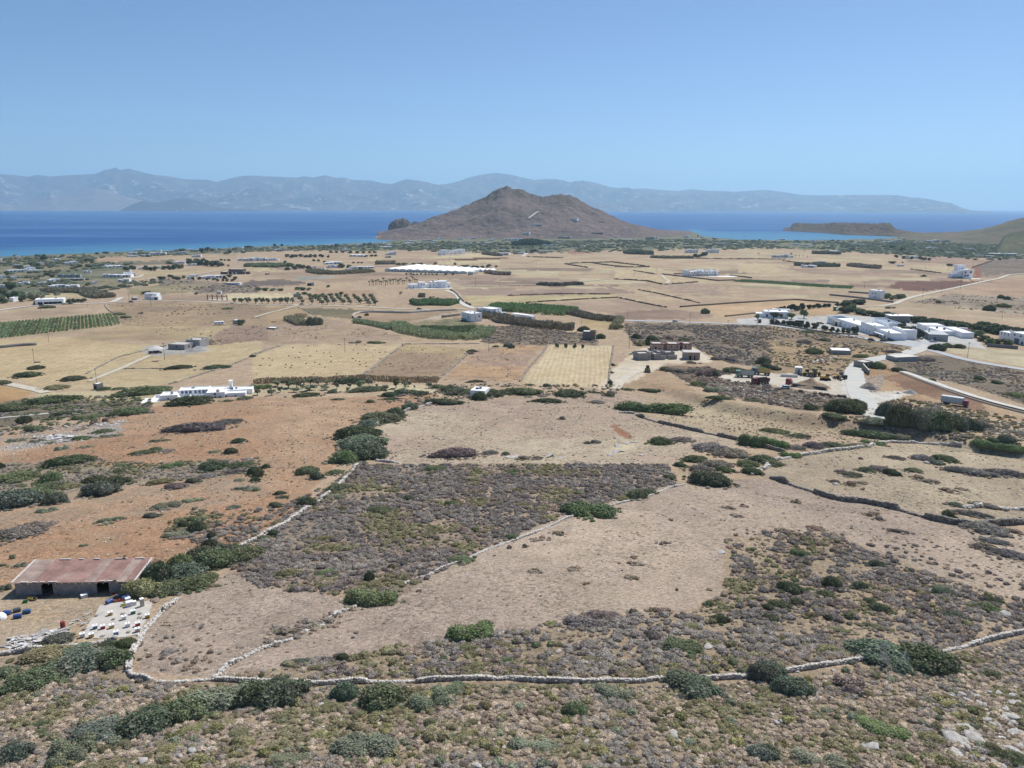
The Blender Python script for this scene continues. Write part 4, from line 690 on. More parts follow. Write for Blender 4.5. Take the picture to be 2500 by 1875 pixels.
bushes(B2, [(1030, 550, 160, 28, 'm'), (860, 548, 130, 28, 'n'), (1840, 622, 90, 35, 'd'), (1820, 640, 70, 35, 'p'), (2040, 580, 70, 25, 'm'), (2150, 578, 100, 45, 'b'), (2140, 690, 30, 15, 'n'), (800, 890, 280, 70, 'd'), (920, 885, 170, 55, 'b'), (60, 935, 180, 60, 'g'), (660, 970, 100, 45, 'd'), (1150, 1000, 160, 60, 'd'), (1260, 975, 160, 60, 'd'), (1400, 990, 140, 60, 'd'), (1330, 975, 150, 50, 'm'), (1650, 960, 200, 80, 'd'), (1740, 990, 300, 90, 'd'), (1620, 1060, 240, 60, 'd'), (1560, 930, 130, 50, 'm'), (1860, 880, 140, 35, 'm'), (1980, 1000, 300, 90, 'd'), (2150, 980, 240, 70, 'm'), (1320, 1100, 110, 50, 'b'), (980, 1050, 70, 40, 'm'), (710, 1027, 100, 25, 'm'), (1150, 1025, 150, 25, 'm'), (1905, 1030, 140, 100, 'd'), (430, 1000, 250, 30, 'm'), (950, 960, 350, 40, 'm')], 'in the hedge behind red earth', 'hedge line behind the red-earth field')
bushes(B2, [(520, 395, 130, 95, 's'), (2020, 545, 60, 20, 'n'), (950, 315, 40, 30, 'd'), (890, 335, 40, 25, 'd'), (1410, 160, 70, 45, 'b'), (1500, 165, 60, 22, 'n'), (160, 370, 60, 8, 'n')], 'by the curved white wall', 'bushes by the curved white wall')
bushes(B3, [(120, 985, 330, 90, 'd'), (510, 1005, 280, 95, 'd'), (330, 1050, 270, 55, 'd'), (720, 968, 120, 25, 'm'), (850, 998, 115, 50, 'm'), (330, 915, 80, 40, 'd'), (1190, 960, 200, 40, 'm'), (1000, 945, 110, 30, 'm'), (755, 1055, 130, 40, 'p'), (25, 590, 70, 50, 'b'), (190, 905, 60, 25, 'd'), (885, 738, 40, 30, 'd'), (870, 800, 45, 25, 'd'), (860, 900, 45, 60, 'd')], 'before the golden stubble field', 'bushes in front of the stubble field')
bushes(B3, [(640, 450, 110, 65, 'd'), (1660, 298, 85, 60, 'd'), (1080, 510, 100, 60, 'd'), (1220, 565, 130, 110, 'd'), (1100, 570, 120, 50, 'y'), (1480, 530, 100, 40, 'm'), (1370, 520, 100, 50, 'n'), (940, 430, 90, 60, 'y'), (780, 510, 110, 60, 'd'), (1330, 780, 110, 50, 'm'), (1460, 800, 100, 50, 'p'), (1560, 800, 130, 60, 'p'), (1740, 830, 70, 70, 'd'), (1900, 800, 220, 70, 'd'), (2150, 730, 140, 90, 'd'), (2130, 790, 160, 60, 'm'), (1380, 790, 110, 50, 'p'), (1680, 830, 200, 80, 'p'), (1780, 1030, 220, 40, 'm'), (1600, 910, 160, 60, 'm'), (1740, 960, 150, 60, 's'), (1760, 690, 100, 40, 'p'), (1870, 700, 90, 50, 'p'), (2080, 1040, 150, 30, 's'), (1560, 720, 120, 30, 'n')], 'around the unfinished houses', 'bushes around the unfinished houses')
bushes(B4, [(430, 640, 160, 70, 'm'), (830, 670, 140, 40, 'm'), (40, 760, 110, 60, 'd'), (110, 775, 100, 45, 'd'), (350, 550, 120, 45, 'p'), (530, 530, 100, 35, 'm'), (380, 460, 120, 30, 'm'), (1100, 630, 150, 35, 'p'), (980, 765, 120, 75, 'm'), (1150, 790, 110, 50, 'd'), (1380, 700, 130, 50, 'p'), (1480, 610, 130, 70, 'd'), (1560, 585, 90, 50, 'm'), (1660, 590, 110, 45, 'd'), (1835, 860, 85, 45, 'm'), (1980, 890, 75, 40, 'm'), (1430, 865, 60, 30, 'm'), (1920, 275, 90, 60, 'd'), (2030, 245, 110, 40, 'm'), (2070, 180, 60, 35, 'd'), (2020, 170, 60, 35, 'm'), (2180, 1010, 160, 50, 'g'), (640, 1090, 160, 90, 'd'), (780, 1106, 200, 110, 'd'), (400, 1100, 110, 60, 'd'), (1080, 255, 90, 25, 'n'), (1480, 210, 60, 30, 'n')], 'around the truck yard', 'bushes around the truck yard')

# ---- trees
def trunk_mesh(seed, h=.45, r=.05):
    rr = np.random.default_rng(seed); m = MB(); top = np.array([rr.normal()*.04, rr.normal()*.04, h]); m.cyl((0, 0, -.06), top, r, r*.75, 7)
    for k in range(4):
        a = k*1.6+rr.random(); e = top+np.array([math.cos(a)*.2, math.sin(a)*.2, .2+.1*rr.random()]); m.cyl(top*.96, e, r*.55, r*.25, 5)
    return m.mesh('trunk', M_BARK)
TRUNKS = [trunk_mesh(s) for s in range(3)]
CROWN = [leaf_mesh('crown', [(x*.3, y*.3, .62+.2*z, .2+.06*y, .2, .19) for x, y, z in np.random.default_rng(90+s).random((8, 3))*2-1], 900, .07, M_LEAF, 500+s, 1, .8, .6, zmin=.2) for s in range(4)]
CONE = [leaf_mesh('crown', [(0, 0, .12+.1*k, .21*(1-k/10.5)+.02, .21*(1-k/10.5)+.02, .1) for k in range(9)], 700, .055, M_LEAF, 600+s, 1, .85, .5, zmin=.03) for s in range(2)]
LOWC = [leaf_mesh('crown', [(x*.27, y*.27, .42+.3*z, .24, .24, .22+.05*y) for x, y, z in np.random.default_rng(120+s).random((9, 3))*2-1], 1000, .075, M_LEAF, 700+s, 1, .85, .6, zmin=.04) for s in range(4)]
_ti = [0]
def tree(uv, w, h, tc, name='tree', cone=False, parts=True, group=None, cat='tree', at=None):
    p = P1(*uv) if at is None else np.asarray(at); m = mpp(p); W = w*m; Hh = h*m; _ti[0] += 1
    cm = (CONE if cone else (CROWN if name in ('olive_tree', 'orchard_tree', 'garden_tree') else LOWC))[_ti[0] % (2 if cone else 4)]; rz = random.uniform(0, 6.28)
    sc = (W/(.42 if cone else .98), W/(.42 if cone else .98), Hh/(1.04 if cone else 1.02))
    o = empty(name, p, rz, None, cat, group); o.scale = sc
    t = link('trunk', TRUNKS[_ti[0] % 3], parent=o); c = link('crown', cm, parent=o); tint(c, tc); return o
def trees(fn, lst, where, group, what='tree', name='tree', cone=False, tc=T_MID):
    items = []; s = 1/(fn(1, 0)[0]-fn(0, 0)[0])
    for q in lst:
        x, y, w, h = q[:4]; uv = fn(x, y); o = tree(uv, w/s, h/s, q[4] if len(q) > 4 else tc, name, cone, group=group); items.append((o, what, where, uv[0]))
    spread(items)
T_OLV = G((112, 120, 92)); T_PINE = G((58, 74, 56)); T_TAM = G((92, 108, 82))
trees(F3, [(40, 1045, 85, 95), (165, 1050, 100, 100), (275, 1050, 90, 105), (375, 1050, 80, 95), (480, 1052, 90, 100), (580, 1052, 95, 110), (700, 1055, 100, 115), (790, 1050, 80, 110)], 'in the row beside the yellow stubble', 'olive row by the yellow stubble', 'round grey-green olive tree', 'olive_tree', tc=T_OLV)
trees(F2, [(1895, 1040, 90, 90), (2005, 1040, 90, 90), (2115, 1040, 100, 95)], 'at the end of the row by the stubble', 'olive row by the yellow stubble', 'round grey-green olive tree', 'olive_tree', tc=T_OLV)
_ol = []
for i, (x0, y0, x1, y1, n) in enumerate([(900, 960, 960, 1050, 3), (1080, 960, 1120, 1060, 3), (1180, 960, 1280, 1070, 4), (1320, 950, 1380, 1060, 4), (1430, 950, 1500, 1050, 4), (1550, 950, 1640, 1060, 4), (1690, 960, 1760, 1060, 3), (1830, 960, 1940, 1050, 4), (1990, 960, 2080, 1080, 4), (2120, 960, 2190, 1070, 4)]):
    for k in range(n): _ol.append((x0+(x1-x0)*k/(n-1), y0+(y1-y0)*k/(n-1), 85, 85))
trees(F3, _ol, 'in the olive grove above the lane', 'olive grove above the lane', 'grey-green olive tree', 'olive_tree', tc=T_OLV)
trees(B2, [(30, 985, 60, 50), (150, 985, 60, 55), (200, 910, 80, 50), (290, 925, 100, 70, T_MID), (360, 920, 70, 60), (420, 895, 60, 50), (480, 900, 60, 60), (545, 900, 50, 50), (225, 960, 50, 50, T_BRIGHT), (340, 960, 70, 40), (470, 945, 110, 45), (600, 940, 80, 40), (700, 930, 50, 55), (620, 895, 60, 45), (810, 920, 50, 40), (895, 930, 80, 75), (1035, 920, 30, 30), (1105, 945, 60, 50), (1200, 925, 70, 75, T_DARK), (1275, 925, 50, 60), (1300, 910, 60, 50), (1475, 925, 50, 50), (790, 950, 40, 30), (1355, 925, 20, 25), (410, 930, 40, 40)], 'in the orchard strip behind the red-earth field', 'orchard strip trees', 'small orchard tree', 'orchard_tree', tc=T_OLV)
trees(B3, [(415, 585, 32, 45), (487, 585, 34, 45), (563, 585, 34, 45), (632, 585, 34, 35)], 'at the top of the golden stubble field', 'four small trees on the stubble', 'small round tree', 'tree', tc=T_MID)
trees(E5, [(360, 180, 60, 50), (420, 180, 70, 70), (490, 180, 80, 75), (560, 185, 90, 95), (640, 190, 110, 120), (710, 185, 80, 90), (770, 170, 110, 110), (880, 160, 80, 80), (950, 150, 70, 70), (1030, 140, 90, 80), (1120, 130, 80, 60), (1190, 125, 80, 60), (1330, 110, 90, 50), (1400, 110, 90, 70), (1470, 95, 80, 70), (1540, 80, 100, 70), (1620, 85, 110, 70), (1700, 90, 90, 70), (1450, 170, 120, 70), (1560, 130, 100, 60)], 'in the row along the orange field', 'dark trees along the orange field', 'dark bushy pine tree', 'pine_tree', tc=T_PINE)
trees(E5, [(310, 320, 170, 110, T_DARK), (600, 320, 140, 90, T_MID), (795, 310, 140, 130, T_MID), (60, 340, 90, 100, T_MID)], 'in the garden of the low white house', 'garden trees of the low white house', 'round garden tree', 'garden_tree')
trees(E5, [(300, 400, 90, 90), (380, 410, 90, 90), (470, 420, 80, 90), (560, 430, 100, 100), (640, 440, 90, 100), (740, 450, 110, 100), (840, 460, 100, 110), (970, 470, 110, 100), (1130, 500, 100, 90), (1240, 520, 70, 90), (1330, 530, 60, 70), (1420, 540, 70, 90), (1500, 545, 100, 90), (1590, 545, 90, 120), (1640, 545, 60, 120), (1920, 560, 90, 80), (2010, 565, 80, 80), (2090, 570, 80, 90), (2150, 570, 70, 80)], 'behind the roadside works wall', 'trees behind the roadside wall', 'small dark roadside tree', 'roadside_tree', tc=G((70, 80, 66)))
trees(E6, [(130, 440, 130, 200), (230, 460, 140, 210), (320, 480, 150, 200), (420, 490, 170, 190), (520, 490, 160, 160), (560, 500, 100, 120), (190, 330, 150, 120), (280, 340, 120, 120), (20, 440, 80, 100), (100, 260, 120, 90)], 'in the grove between the white works buildings', 'grove between the works buildings', 'dark bushy tree', 'tree', tc=G((60, 72, 54)))
_hd = [(x, 215+ (x-400)*.13 + (26 if i % 2 else 0), 150, 100, G((70, 84, 58))) for i, x in enumerate(range(420, 1720, 75))] + [(x, 330+(i % 2)*50+(x-1500)*.18, 170, 120, G((66, 78, 56))) for i, x in enumerate(range(1560, 2260, 80))]
trees(E6, _hd, 'in the long dark belt behind the works', 'tree belt behind the works', 'dark green belt tree', 'tree')
trees(E6, [(1450, 480, 150, 110), (1560, 540, 150, 100), (1660, 590, 140, 100), (1780, 580, 130, 80), (1880, 580, 110, 70), (1970, 595, 130, 90), (1930, 540, 110, 80), (1400, 440, 120, 80), (1520, 450, 120, 80)], 'by the drive right of the works yard', 'trees by the drive', 'green tree', 'tree', tc=T_MID)
trees(B4, [(690, 290, 110, 60), (750, 280, 120, 60), (830, 300, 110, 50), (900, 310, 120, 45), (980, 320, 110, 45), (1060, 320, 110, 40), (720, 230, 90, 50), (790, 215, 100, 45), (840, 215, 60, 45), (1100, 330, 100, 40)], 'in the belt behind the big white works', 'belt behind the big white works', 'dark green belt tree', 'tree', tc=G((70, 84, 60)))
trees(B4, [(1055, 170, 60, 50), (1100, 180, 60, 40), (1150, 170, 70, 45), (1190, 165, 50, 35)], 'beside the lone white cube house', 'trees beside the cube house', 'round green tree', 'tree', tc=T_MID)
trees(F1, [(180, 800, 180, 130, T_MID), (60, 870, 130, 100), (30, 900, 110, 90), (270, 990, 190, 150), (180, 980, 150, 120), (380, 1010, 120, 110), (60, 1040, 130, 120), (540, 980, 110, 120, T_OLV), (600, 990, 120, 130, T_OLV), (690, 960, 130, 110, T_OLV), (1160, 1040, 90, 80), (1250, 1030, 80, 70), (1320, 1020, 70, 60), (1400, 1025, 90, 70), (610, 1060, 80, 60), (740, 310, 100, 90), (550, 410, 110, 60), (610, 420, 100, 60), (640, 250, 80, 40), (340, 450, 120, 50), (1640, 215, 60, 35), (1790, 205, 90, 40), (270, 440, 90, 40), (120, 560, 90, 60), (800, 570, 90, 50), (1480, 740, 90, 50), (1750, 860, 110, 50), (1420, 790, 70, 40), (880, 600, 90, 50), (1240, 460, 100, 40), (1340, 430, 90, 50), (1500, 430, 100, 50), (1650, 430, 90, 40), (1550, 340, 100, 50), (1450, 330, 100, 50)], 'among the gardens near the shore on the left', 'garden trees near the left shore', 'dark garden tree', 'tree', tc=G((72, 86, 64)))
trees(F2, [(400, 480, 110, 80), (470, 490, 80, 70), (540, 490, 90, 80), (700, 470, 100, 70), (780, 470, 90, 70), (860, 470, 90, 90), (930, 460, 110, 90), (980, 450, 90, 80), (790, 380, 110, 60, T_OLV), (1130, 400, 110, 90), (1220, 390, 120, 90), (1320, 400, 120, 100), (1420, 410, 120, 100), (1520, 420, 130, 110), (1600, 420, 130, 110), (1660, 410, 100, 80), (1350, 330, 110, 50), (1250, 330, 110, 50), (1120, 330, 90, 50), (1330, 195, 80, 100, T_PINE), (1440, 150, 110, 60), (1000, 170, 110, 60), (1510, 160, 90, 50), (330, 255, 80, 40), (1810, 190, 70, 40), (2080, 105, 70, 40), (2140, 105, 70, 40), (60, 480, 100, 70), (140, 470, 110, 70), (200, 470, 60, 60), (1780, 420, 40, 40, T_OLV), (1720, 325, 40, 35), (1790, 325, 60, 35), (1660, 320, 60, 35), (810, 610, 90, 60), (880, 630, 100, 50), (940, 640, 90, 50), (650, 640, 120, 60), (1190, 650, 60, 60), (1290, 640, 60, 60, T_BRIGHT), (1030, 620, 70, 50, T_BRIGHT), (1420, 650, 60, 45), (1540, 650, 70, 40), (1600, 670, 50, 50), (1690, 670, 50, 50), (1760, 670, 60, 50), (1850, 670, 60, 50), (1900, 640, 70, 60), (1720, 630, 70, 60), (1800, 600, 90, 50), (1240, 890, 70, 40), (380, 880, 150, 50)], 'among the villas and straw fields at left', 'trees among the villas at left', 'dark green tree', 'tree', tc=G((68, 82, 62)))
trees(F3, [(490, 80, 60, 45), (610, 75, 60, 40), (660, 360, 50, 45), (700, 260, 80, 60), (780, 270, 90, 60), (850, 260, 80, 50), (930, 260, 90, 60), (1010, 265, 80, 50), (1090, 265, 90, 60), (1170, 265, 80, 60), (1280, 265, 90, 60), (1390, 270, 50, 50), (1440, 190, 70, 40), (1530, 190, 70, 40), (1640, 190, 70, 40), (1760, 195, 80, 40), (1880, 195, 80, 40), (1990, 195, 70, 40), (2090, 195, 70, 40), (2180, 190, 70, 40), (1620, 440, 130, 80, T_MID), (1740, 440, 100, 60, T_MID), (1550, 90, 100, 60), (1440, 110, 90, 40), (1340, 110, 90, 40), (2000, 60, 70, 40), (2100, 50, 80, 40), (950, 450, 120, 70), (1060, 470, 110, 70), (830, 470, 110, 70), (760, 420, 130, 70, T_MID), (880, 430, 110, 60), (700, 480, 110, 50), (1330, 360, 60, 45), (1230, 340, 50, 50), (1390, 770, 60, 50, T_BRIGHT), (1150, 330, 60, 40), (1930, 470, 90, 50), (2030, 260, 60, 40), (2120, 250, 70, 40), (2190, 250, 60, 40), (1820, 365, 60, 30), (1900, 365, 50, 30), (1960, 365, 50, 30), (210, 820, 120, 50, T_MID), (330, 830, 120, 60, T_MID), (450, 830, 120, 50, T_MID), (580, 830, 110, 50, T_MID), (870, 810, 110, 50, T_MID), (960, 820, 120, 60, T_MID), (1060, 820, 90, 50, T_MID), (1000, 890, 100, 50), (880, 880, 60, 30), (1610, 890, 90, 50, T_DARK), (1150, 940, 120, 60, T_MID), (1260, 930, 100, 50, T_MID)], 'among the fields and houses left of the hill', 'trees left of the hill', 'dark green tree', 'tree', tc=G((68, 82, 62)))
trees(F4, [(1460, 600, 60, 45), (1600, 640, 90, 45), (1660, 640, 80, 50), (1760, 650, 90, 50), (1830, 650, 90, 45), (1920, 650, 90, 45), (2020, 640, 100, 60), (2150, 640, 50, 40), (1130, 590, 80, 45, T_REEDB), (870, 605, 100, 50, T_MID), (760, 600, 90, 40, T_MID), (600, 600, 110, 45, T_MID), (500, 600, 110, 40, T_MID), (900, 1130, 110, 70), (540, 1090, 70, 50, T_REEDB), (640, 765, 40, 35), (720, 765, 40, 30), (760, 770, 40, 30), (820, 770, 40, 30), (880, 765, 40, 35), (960, 765, 40, 30), (1020, 765, 35, 30), (1080, 765, 50, 25), (1150, 770, 50, 30), (1300, 770, 60, 30), (1420, 770, 50, 30), (1690, 775, 45, 30), (720, 800, 30, 20), (1180, 850, 20, 20)], 'around the long white greenhouse', 'trees around the long greenhouse', 'small dark tree', 'tree', tc=G((70, 84, 64)))
trees(F6, [(1370, 540, 90, 70), (1430, 545, 90, 60), (1500, 520, 110, 80), (1540, 510, 70, 60), (570, 950, 50, 25)], 'in front of the paired white hotels', 'trees in front of the white hotels', 'dark round tree', 'tree', tc=G((56, 72, 54)))
trees(F8, [(240, 565, 60, 50), (350, 580, 60, 50), (410, 585, 40, 50), (480, 590, 40, 50), (620, 595, 70, 50), (680, 600, 50, 45), (750, 605, 60, 40), (180, 655, 100, 40), (340, 645, 30, 20), (1070, 690, 90, 35), (660, 855, 80, 30), (1460, 600, 60, 25), (1340, 585, 60, 25), (1300, 520, 120, 40), (330, 455, 90, 50), (180, 420, 90, 50), (1830, 545, 120, 40), (1680, 545, 120, 40), (2150, 450, 100, 90), (1840, 600, 50, 30), (1810, 250, 40, 40)], 'on the plain below the right-hand hill', 'trees on the right-hand plain', 'dark green tree', 'tree', tc=G((68, 82, 62)))
# palms
def palm_meshes():
    t = MB(); t.cyl((0, 0, -.03), (.01, 0, .8), .035, .028, 7); t.cyl((.01, 0, .76), (.01, 0, .84), .045, .05, 7); tm = t.mesh('trunk', M_BARK); c = MB(); r = random.Random(3)
    for k in range(22):
        a = k*2.4; el = .9-1.5*(k/22); L = .3; p0 = np.array([.01, 0, .83]); pts = [p0]
        for q in range(1, 5):
            e = el-.42*q; pts.append(pts[-1]+np.array([math.cos(a)*math.cos(e), math.sin(a)*math.cos(e), math.sin(e)])*L/4)
        s = np.array([-math.sin(a), math.cos(a), 0])*.045
        for q in range(4):
            w0 = s*(1.2-.25*q); w1 = s*(1.2-.25*(q+1)); dr = np.array([0, 0, -.025])
            c.add([pts[q]-w0+dr, pts[q], pts[q+1], pts[q+1]-w1+dr], [(0, 1, 2, 3)]); c.add([pts[q], pts[q]+w0+dr, pts[q+1]+w1+dr, pts[q+1]], [(0, 1, 2, 3)])
    me = bpy.data.meshes.new('crown'); me.from_pydata(c.v, [], c.f); me.update(); a = me.attributes.new('leaf', 'FLOAT', 'FACE'); a.data.foreach_set('value', np.random.default_rng(1).random(len(me.polygons)).astype(np.float32)); me.materials.append(M_LEAF); return tm, me
PT, PC = palm_meshes()
def palms(fn, lst, where, group):
    items = []; s = 1/(fn(1, 0)[0]-fn(0, 0)[0])
    for x, y, h in lst:
        uv = fn(x, y); p = P1(*uv); m = mpp(p)*h/s/1.05; o = empty('palm_tree', p, random.uniform(0, 6), None, 'palm tree', group); o.scale = (m*1.25, m*1.25, m)
        link('trunk', PT, parent=o); c = link('crown', PC, parent=o); tint(c, G((78, 88, 66))); items.append((o, 'palm tree with bare trunk', where, uv[0]))
    spread(items)
palms(F4, [(20+i*33+random.uniform(-8, 8), 950-i*1.6+random.uniform(-6, 10)-(30 if i % 3 == 1 else 0), random.uniform(85, 112)) for i in range(25)], 'in the rows by the white villa', 'palm rows by the white villa')
palms(F7, [(320, 460, 45), (345, 460, 30), (830, 490, 75), (900, 500, 45), (955, 500, 45), (1015, 500, 40), (1080, 505, 40), (590, 500, 40), (660, 500, 40), (735, 500, 40)], 'by the long low right house', 'palms by the long low house')
# ---- reed beds and hedges: upright leaves along a line
def hedge(name, px, w, h, tc, label, cat='hedge', dens=1.0, leaf=.5, group=None, asp=3.0):
    pp = P(px); r = np.random.default_rng(len(px)*7+int(px[0][0])); L = np.concatenate([[0], np.cumsum(np.linalg.norm(np.diff(pp[:, :2], axis=0), axis=1))])
    n = int(min(9000, max(160, L[-1]*w*h*2.2*dens/leaf**2*.55))); s = r.random(n)*L[-1]; x = np.interp(s, L, pp[:, 0]); y = np.interp(s, L, pp[:, 1])
    i = np.clip(np.searchsorted(L, s)-1, 0, len(L)-2); d = np.diff(pp[:, :2], axis=0)[i]; d /= np.linalg.norm(d, axis=1, keepdims=True)
    o = (r.random(n)-.5)*w; x = x-d[:, 1]*o; y = y+d[:, 0]*o; hh = h*(.7+.5*fbm(x/5, y/5, 2, 3))*(1-.35*(2*np.abs(o)/w)**3); q = r.random(n)**.7*hh
    c = np.stack([x, y, H(x, y)+q*.9], 1); t = r.normal(size=(n, 3))*.35+[0, 0, 1]; t /= np.linalg.norm(t, axis=1, keepdims=True); b = np.cross(t, r.normal(size=(n, 3))); b /= np.linalg.norm(b, axis=1, keepdims=True)
    sz = leaf*(.6+.8*r.random((n, 1))); t = t*sz*asp*.5*.6; b = b*sz*.5; o0 = pp.mean(0)
    V = np.stack([c-t, c+b, c+t, c-b], 1).reshape(-1, 3)-o0; k = np.arange(n)[:, None]*4; F = np.concatenate([k+[[0, 1, 2]], k+[[0, 2, 3]]], 1).reshape(-1, 3)
    me = new_mesh(name, V, F); a = me.attributes.new('leaf', 'FLOAT', 'FACE'); a.data.foreach_set('value', np.repeat(r.random(n), 2).astype(np.float32)); me.materials.append(M_LEAF)
    ob = link(name, me, loc=o0); tint(ob, tc); return tag(ob, label, cat, group)
hedge('reed_bed', B2([(1200, 400), (1300, 450), (1500, 490), (1750, 510), (1880, 500), (1960, 440)]), 14, 4.2, T_REED, 'green reed bed in front of the walled garden below the white villa', 'reeds', leaf=.7)
hedge('reed_bed', B2([(1380, 430), (1650, 440), (1900, 430)]), 22, 2.4, T_MID, 'dark leafy vegetable garden below the two-storey white villa', 'garden', leaf=.7)
hedge('reed_bed', B2([(860, 370), (1000, 390), (1180, 430)]), 8, 3, T_REED, 'reeds along the foot of the curved white wall', 'reeds', leaf=.6)
hedge('reed_bed', B2([(1340, 220), (1500, 215), (1700, 220)]), 26, 5, G((104, 132, 80)), 'tall green reeds beside the white road bend', 'reeds', leaf=.8)
hedge('reed_bed', B3([(-280, 330), (-100, 330), (0, 370), (200, 400), (420, 425), (560, 430)]), 14, 5, G((112, 112, 88)), 'brownish reed belt in front of the long white shed', 'reeds', leaf=.8)
hedge('reed_bed', B3([(-150, 255), (100, 260), (350, 280), (540, 290)]), 42, 5, G((98, 128, 72)), 'bright green reed thicket behind the long white shed', 'reeds', leaf=.9)
hedge('reed_bed', B3([(540, 300), (700, 335), (830, 355), (960, 355)]), 10, 4, G((92, 92, 76)), 'dark hedge running right from the green reeds', 'hedge', leaf=.8)
hedge('reed_bed', B3([(890, 430), (930, 380), (950, 350)]), 6, 4, T_REEDB, 'dry pale reeds beside the small golden field', 'reeds', leaf=.7)
hedge('reed_bed', B2([(300, 345), (360, 370), (420, 395)]), 9, 4, T_REEDB, 'dry brown reed clump in the straw field', 'reeds', leaf=.7)
hedge('hedge', B2([(350, 325), (440, 330)]), 5, 3, T_REEDB, 'short dry hedge behind the brown reeds', 'hedge', leaf=.7)
hedge('reed_bed', B2([(0, 885), (300, 870), (600, 870), (900, 850), (1250, 870), (1560, 870)]), 4, 2.4, T_REEDB, 'dry brown reed fringe behind the orchard strip', 'reeds', leaf=.5)
hedge('hedge', B4([(90, 385), (300, 405), (600, 440), (800, 465)]), 2, .8, T_MID, 'low planting behind the roadside wall of the works', 'hedge', leaf=.6)
hedge('reed_bed', F1([(760, 850), (1100, 850), (1480, 850), (1560, 900), (1640, 930), (1800, 950)]), 18, 5, G((126, 120, 92)), 'dry reed belt around the small striped field', 'reeds', leaf=1.2)
hedge('reed_bed', F3([(1130, 510), (1380, 550), (1700, 540), (2100, 510)]), 22, 5, G((122, 120, 92)), 'long reed belt in front of the white houses left of the greenhouse', 'reeds', leaf=1.2)
hedge('reed_bed', F3([(180, 420), (450, 420), (680, 425)]), 40, 6, G((98, 116, 84)), 'broad green reed stand left of the greenhouse', 'reeds', leaf=1.4)
hedge('hedge', F3([(0, 420), (130, 420)]), 20, 6, G((98, 112, 80)), 'short green hedge at the left of the reed stand', 'hedge', leaf=1.4)
hedge('hedge', F4([(120, 590), (450, 585)]), 16, 6, G((120, 108, 92)), 'brown hedge at the left end behind the greenhouse', 'hedge', leaf=1.4)
hedge('hedge', F4([(2000, 740), (2212, 770), (2400, 770)]), 10, 5, G((118, 104, 90)), 'brown hedge right of the three small greenhouses', 'hedge', leaf=1.4)
hedge('hedge', F7([(1150, 440), (1600, 450)]), 14, 7, G((112, 104, 90)), 'dark windbreak on the right plain', 'hedge', leaf=1.8)
hedge('hedge', F7([(900, 620), (1200, 640), (1560, 640)]), 14, 6, G((96, 98, 80)), 'hedge behind the small white farm on the right plain', 'hedge', leaf=1.6)
hedge('hedge', F7([(1730, 630), (2000, 660), (2212, 670)]), 14, 6, G((108, 100, 84)), 'hedge in front of the green polytunnels', 'hedge', leaf=1.6)
hedge('hedge', F6([(240, 475), (420, 490), (640, 490)]), 30, 8, G((74, 90, 70)), 'dark rectangular hedge below the hill', 'hedge', leaf=2)
hedge('hedge', F6([(620, 550), (900, 560), (1330, 560)]), 12, 5, G((104, 102, 82)), 'low hedge left of the paired hotels', 'hedge', leaf=1.6)
hedge('hedge', F4([(1950, 420), (2212, 450)]), 14, 6, G((112, 104, 88)), 'brown hedge right of the big white hotel', 'hedge', leaf=1.6)
hedge('hedge', A3([(160, 740), (290, 760)]), 50, 14, G((58, 76, 62)), 'very dark square pine grove below the hill', 'grove', leaf=2.2)
hedge('hedge', A3([(80, 755), (150, 760)]), 40, 12, G((62, 80, 66)), 'smaller dark pine grove left of the square grove', 'grove', leaf=2.2)
hedge('hedge', B3([(260, 52), (400, 62), (620, 50)]), 12, 3.5, G((72, 80, 64)), 'dark row of shrubs by the straight white lane', 'hedge', leaf=1.2)
hedge('vine_rows', F7([(20, 858), (500, 885), (1000, 920), (1450, 950), (1780, 965)]), 30, 1.4, G((96, 122, 78)), 'long narrow strip of green vines on the right plain', 'vines', leaf=1.0)
# ---- vineyard: each row of vines is a thing of its own
VR = []
def vineyard():
    items = []; a0, a1 = B1([(-260, 535), (1008, 392)]); b0, b1 = B1([(-130, 390), (960, 298)])
    n = 38; fr = np.linspace(0, 1, n); A = P([(a0[0]+(a1[0]-a0[0])*f, a0[1]+(a1[1]-a0[1])*f-10*math.sin(f*3.14)*0) for f in fr]); B = P([(b0[0]+(b1[0]-b0[0])*f, b0[1]+(b1[1]-b0[1])*f) for f in fr])
    r = np.random.default_rng(5)
    for k in range(n):
        a, b = A[k], B[k]; L = np.linalg.norm(b-a); m = int(L*11); s = r.random(m); c = a+(b-a)*s[:, None]; u = (b-a)/L; nn = np.array([-u[1], u[0], 0])
        w = (fbm(s*L/2.2, np.full(m, k*9.), 2, 8) > .36); c = c[w]; m = len(c); c = c+nn*(r.normal(size=(m, 1))*.42); c[:, 2] = H(c[:, 0], c[:, 1])+.15+r.random(m)*1.05
        t = r.normal(size=(m, 3)); t /= np.linalg.norm(t, axis=1, keepdims=True); q = np.cross(t, r.normal(size=(m, 3))); q /= np.linalg.norm(q, axis=1, keepdims=True); t = t*.38; q = q*.3
        o0 = (a+b)/2; V = np.stack([c-t, c+q, c+t, c-q], 1).reshape(-1, 3)-o0; i = np.arange(m)[:, None]*4; F = np.concatenate([i+[[0, 1, 2]], i+[[0, 2, 3]]], 1).reshape(-1, 3)
        me = new_mesh('vine_row', V, F); at = me.attributes.new('leaf', 'FLOAT', 'FACE'); at.data.foreach_set('value', np.repeat(r.random(m), 2).astype(np.float32)); me.materials.append(M_LEAF)
        o = link('vine_row', me, loc=o0); VR.append((o, 'row of green vines', 'in the striped vineyard at the left', float(project(o0[None])[0][0]))); tint(o, G((94, 116, 74), 2.1, .8)); tag(o, 'row of green vines in the striped vineyard at the left', 'vine row', 'rows of the vineyard')
vineyard()
spread(VR)
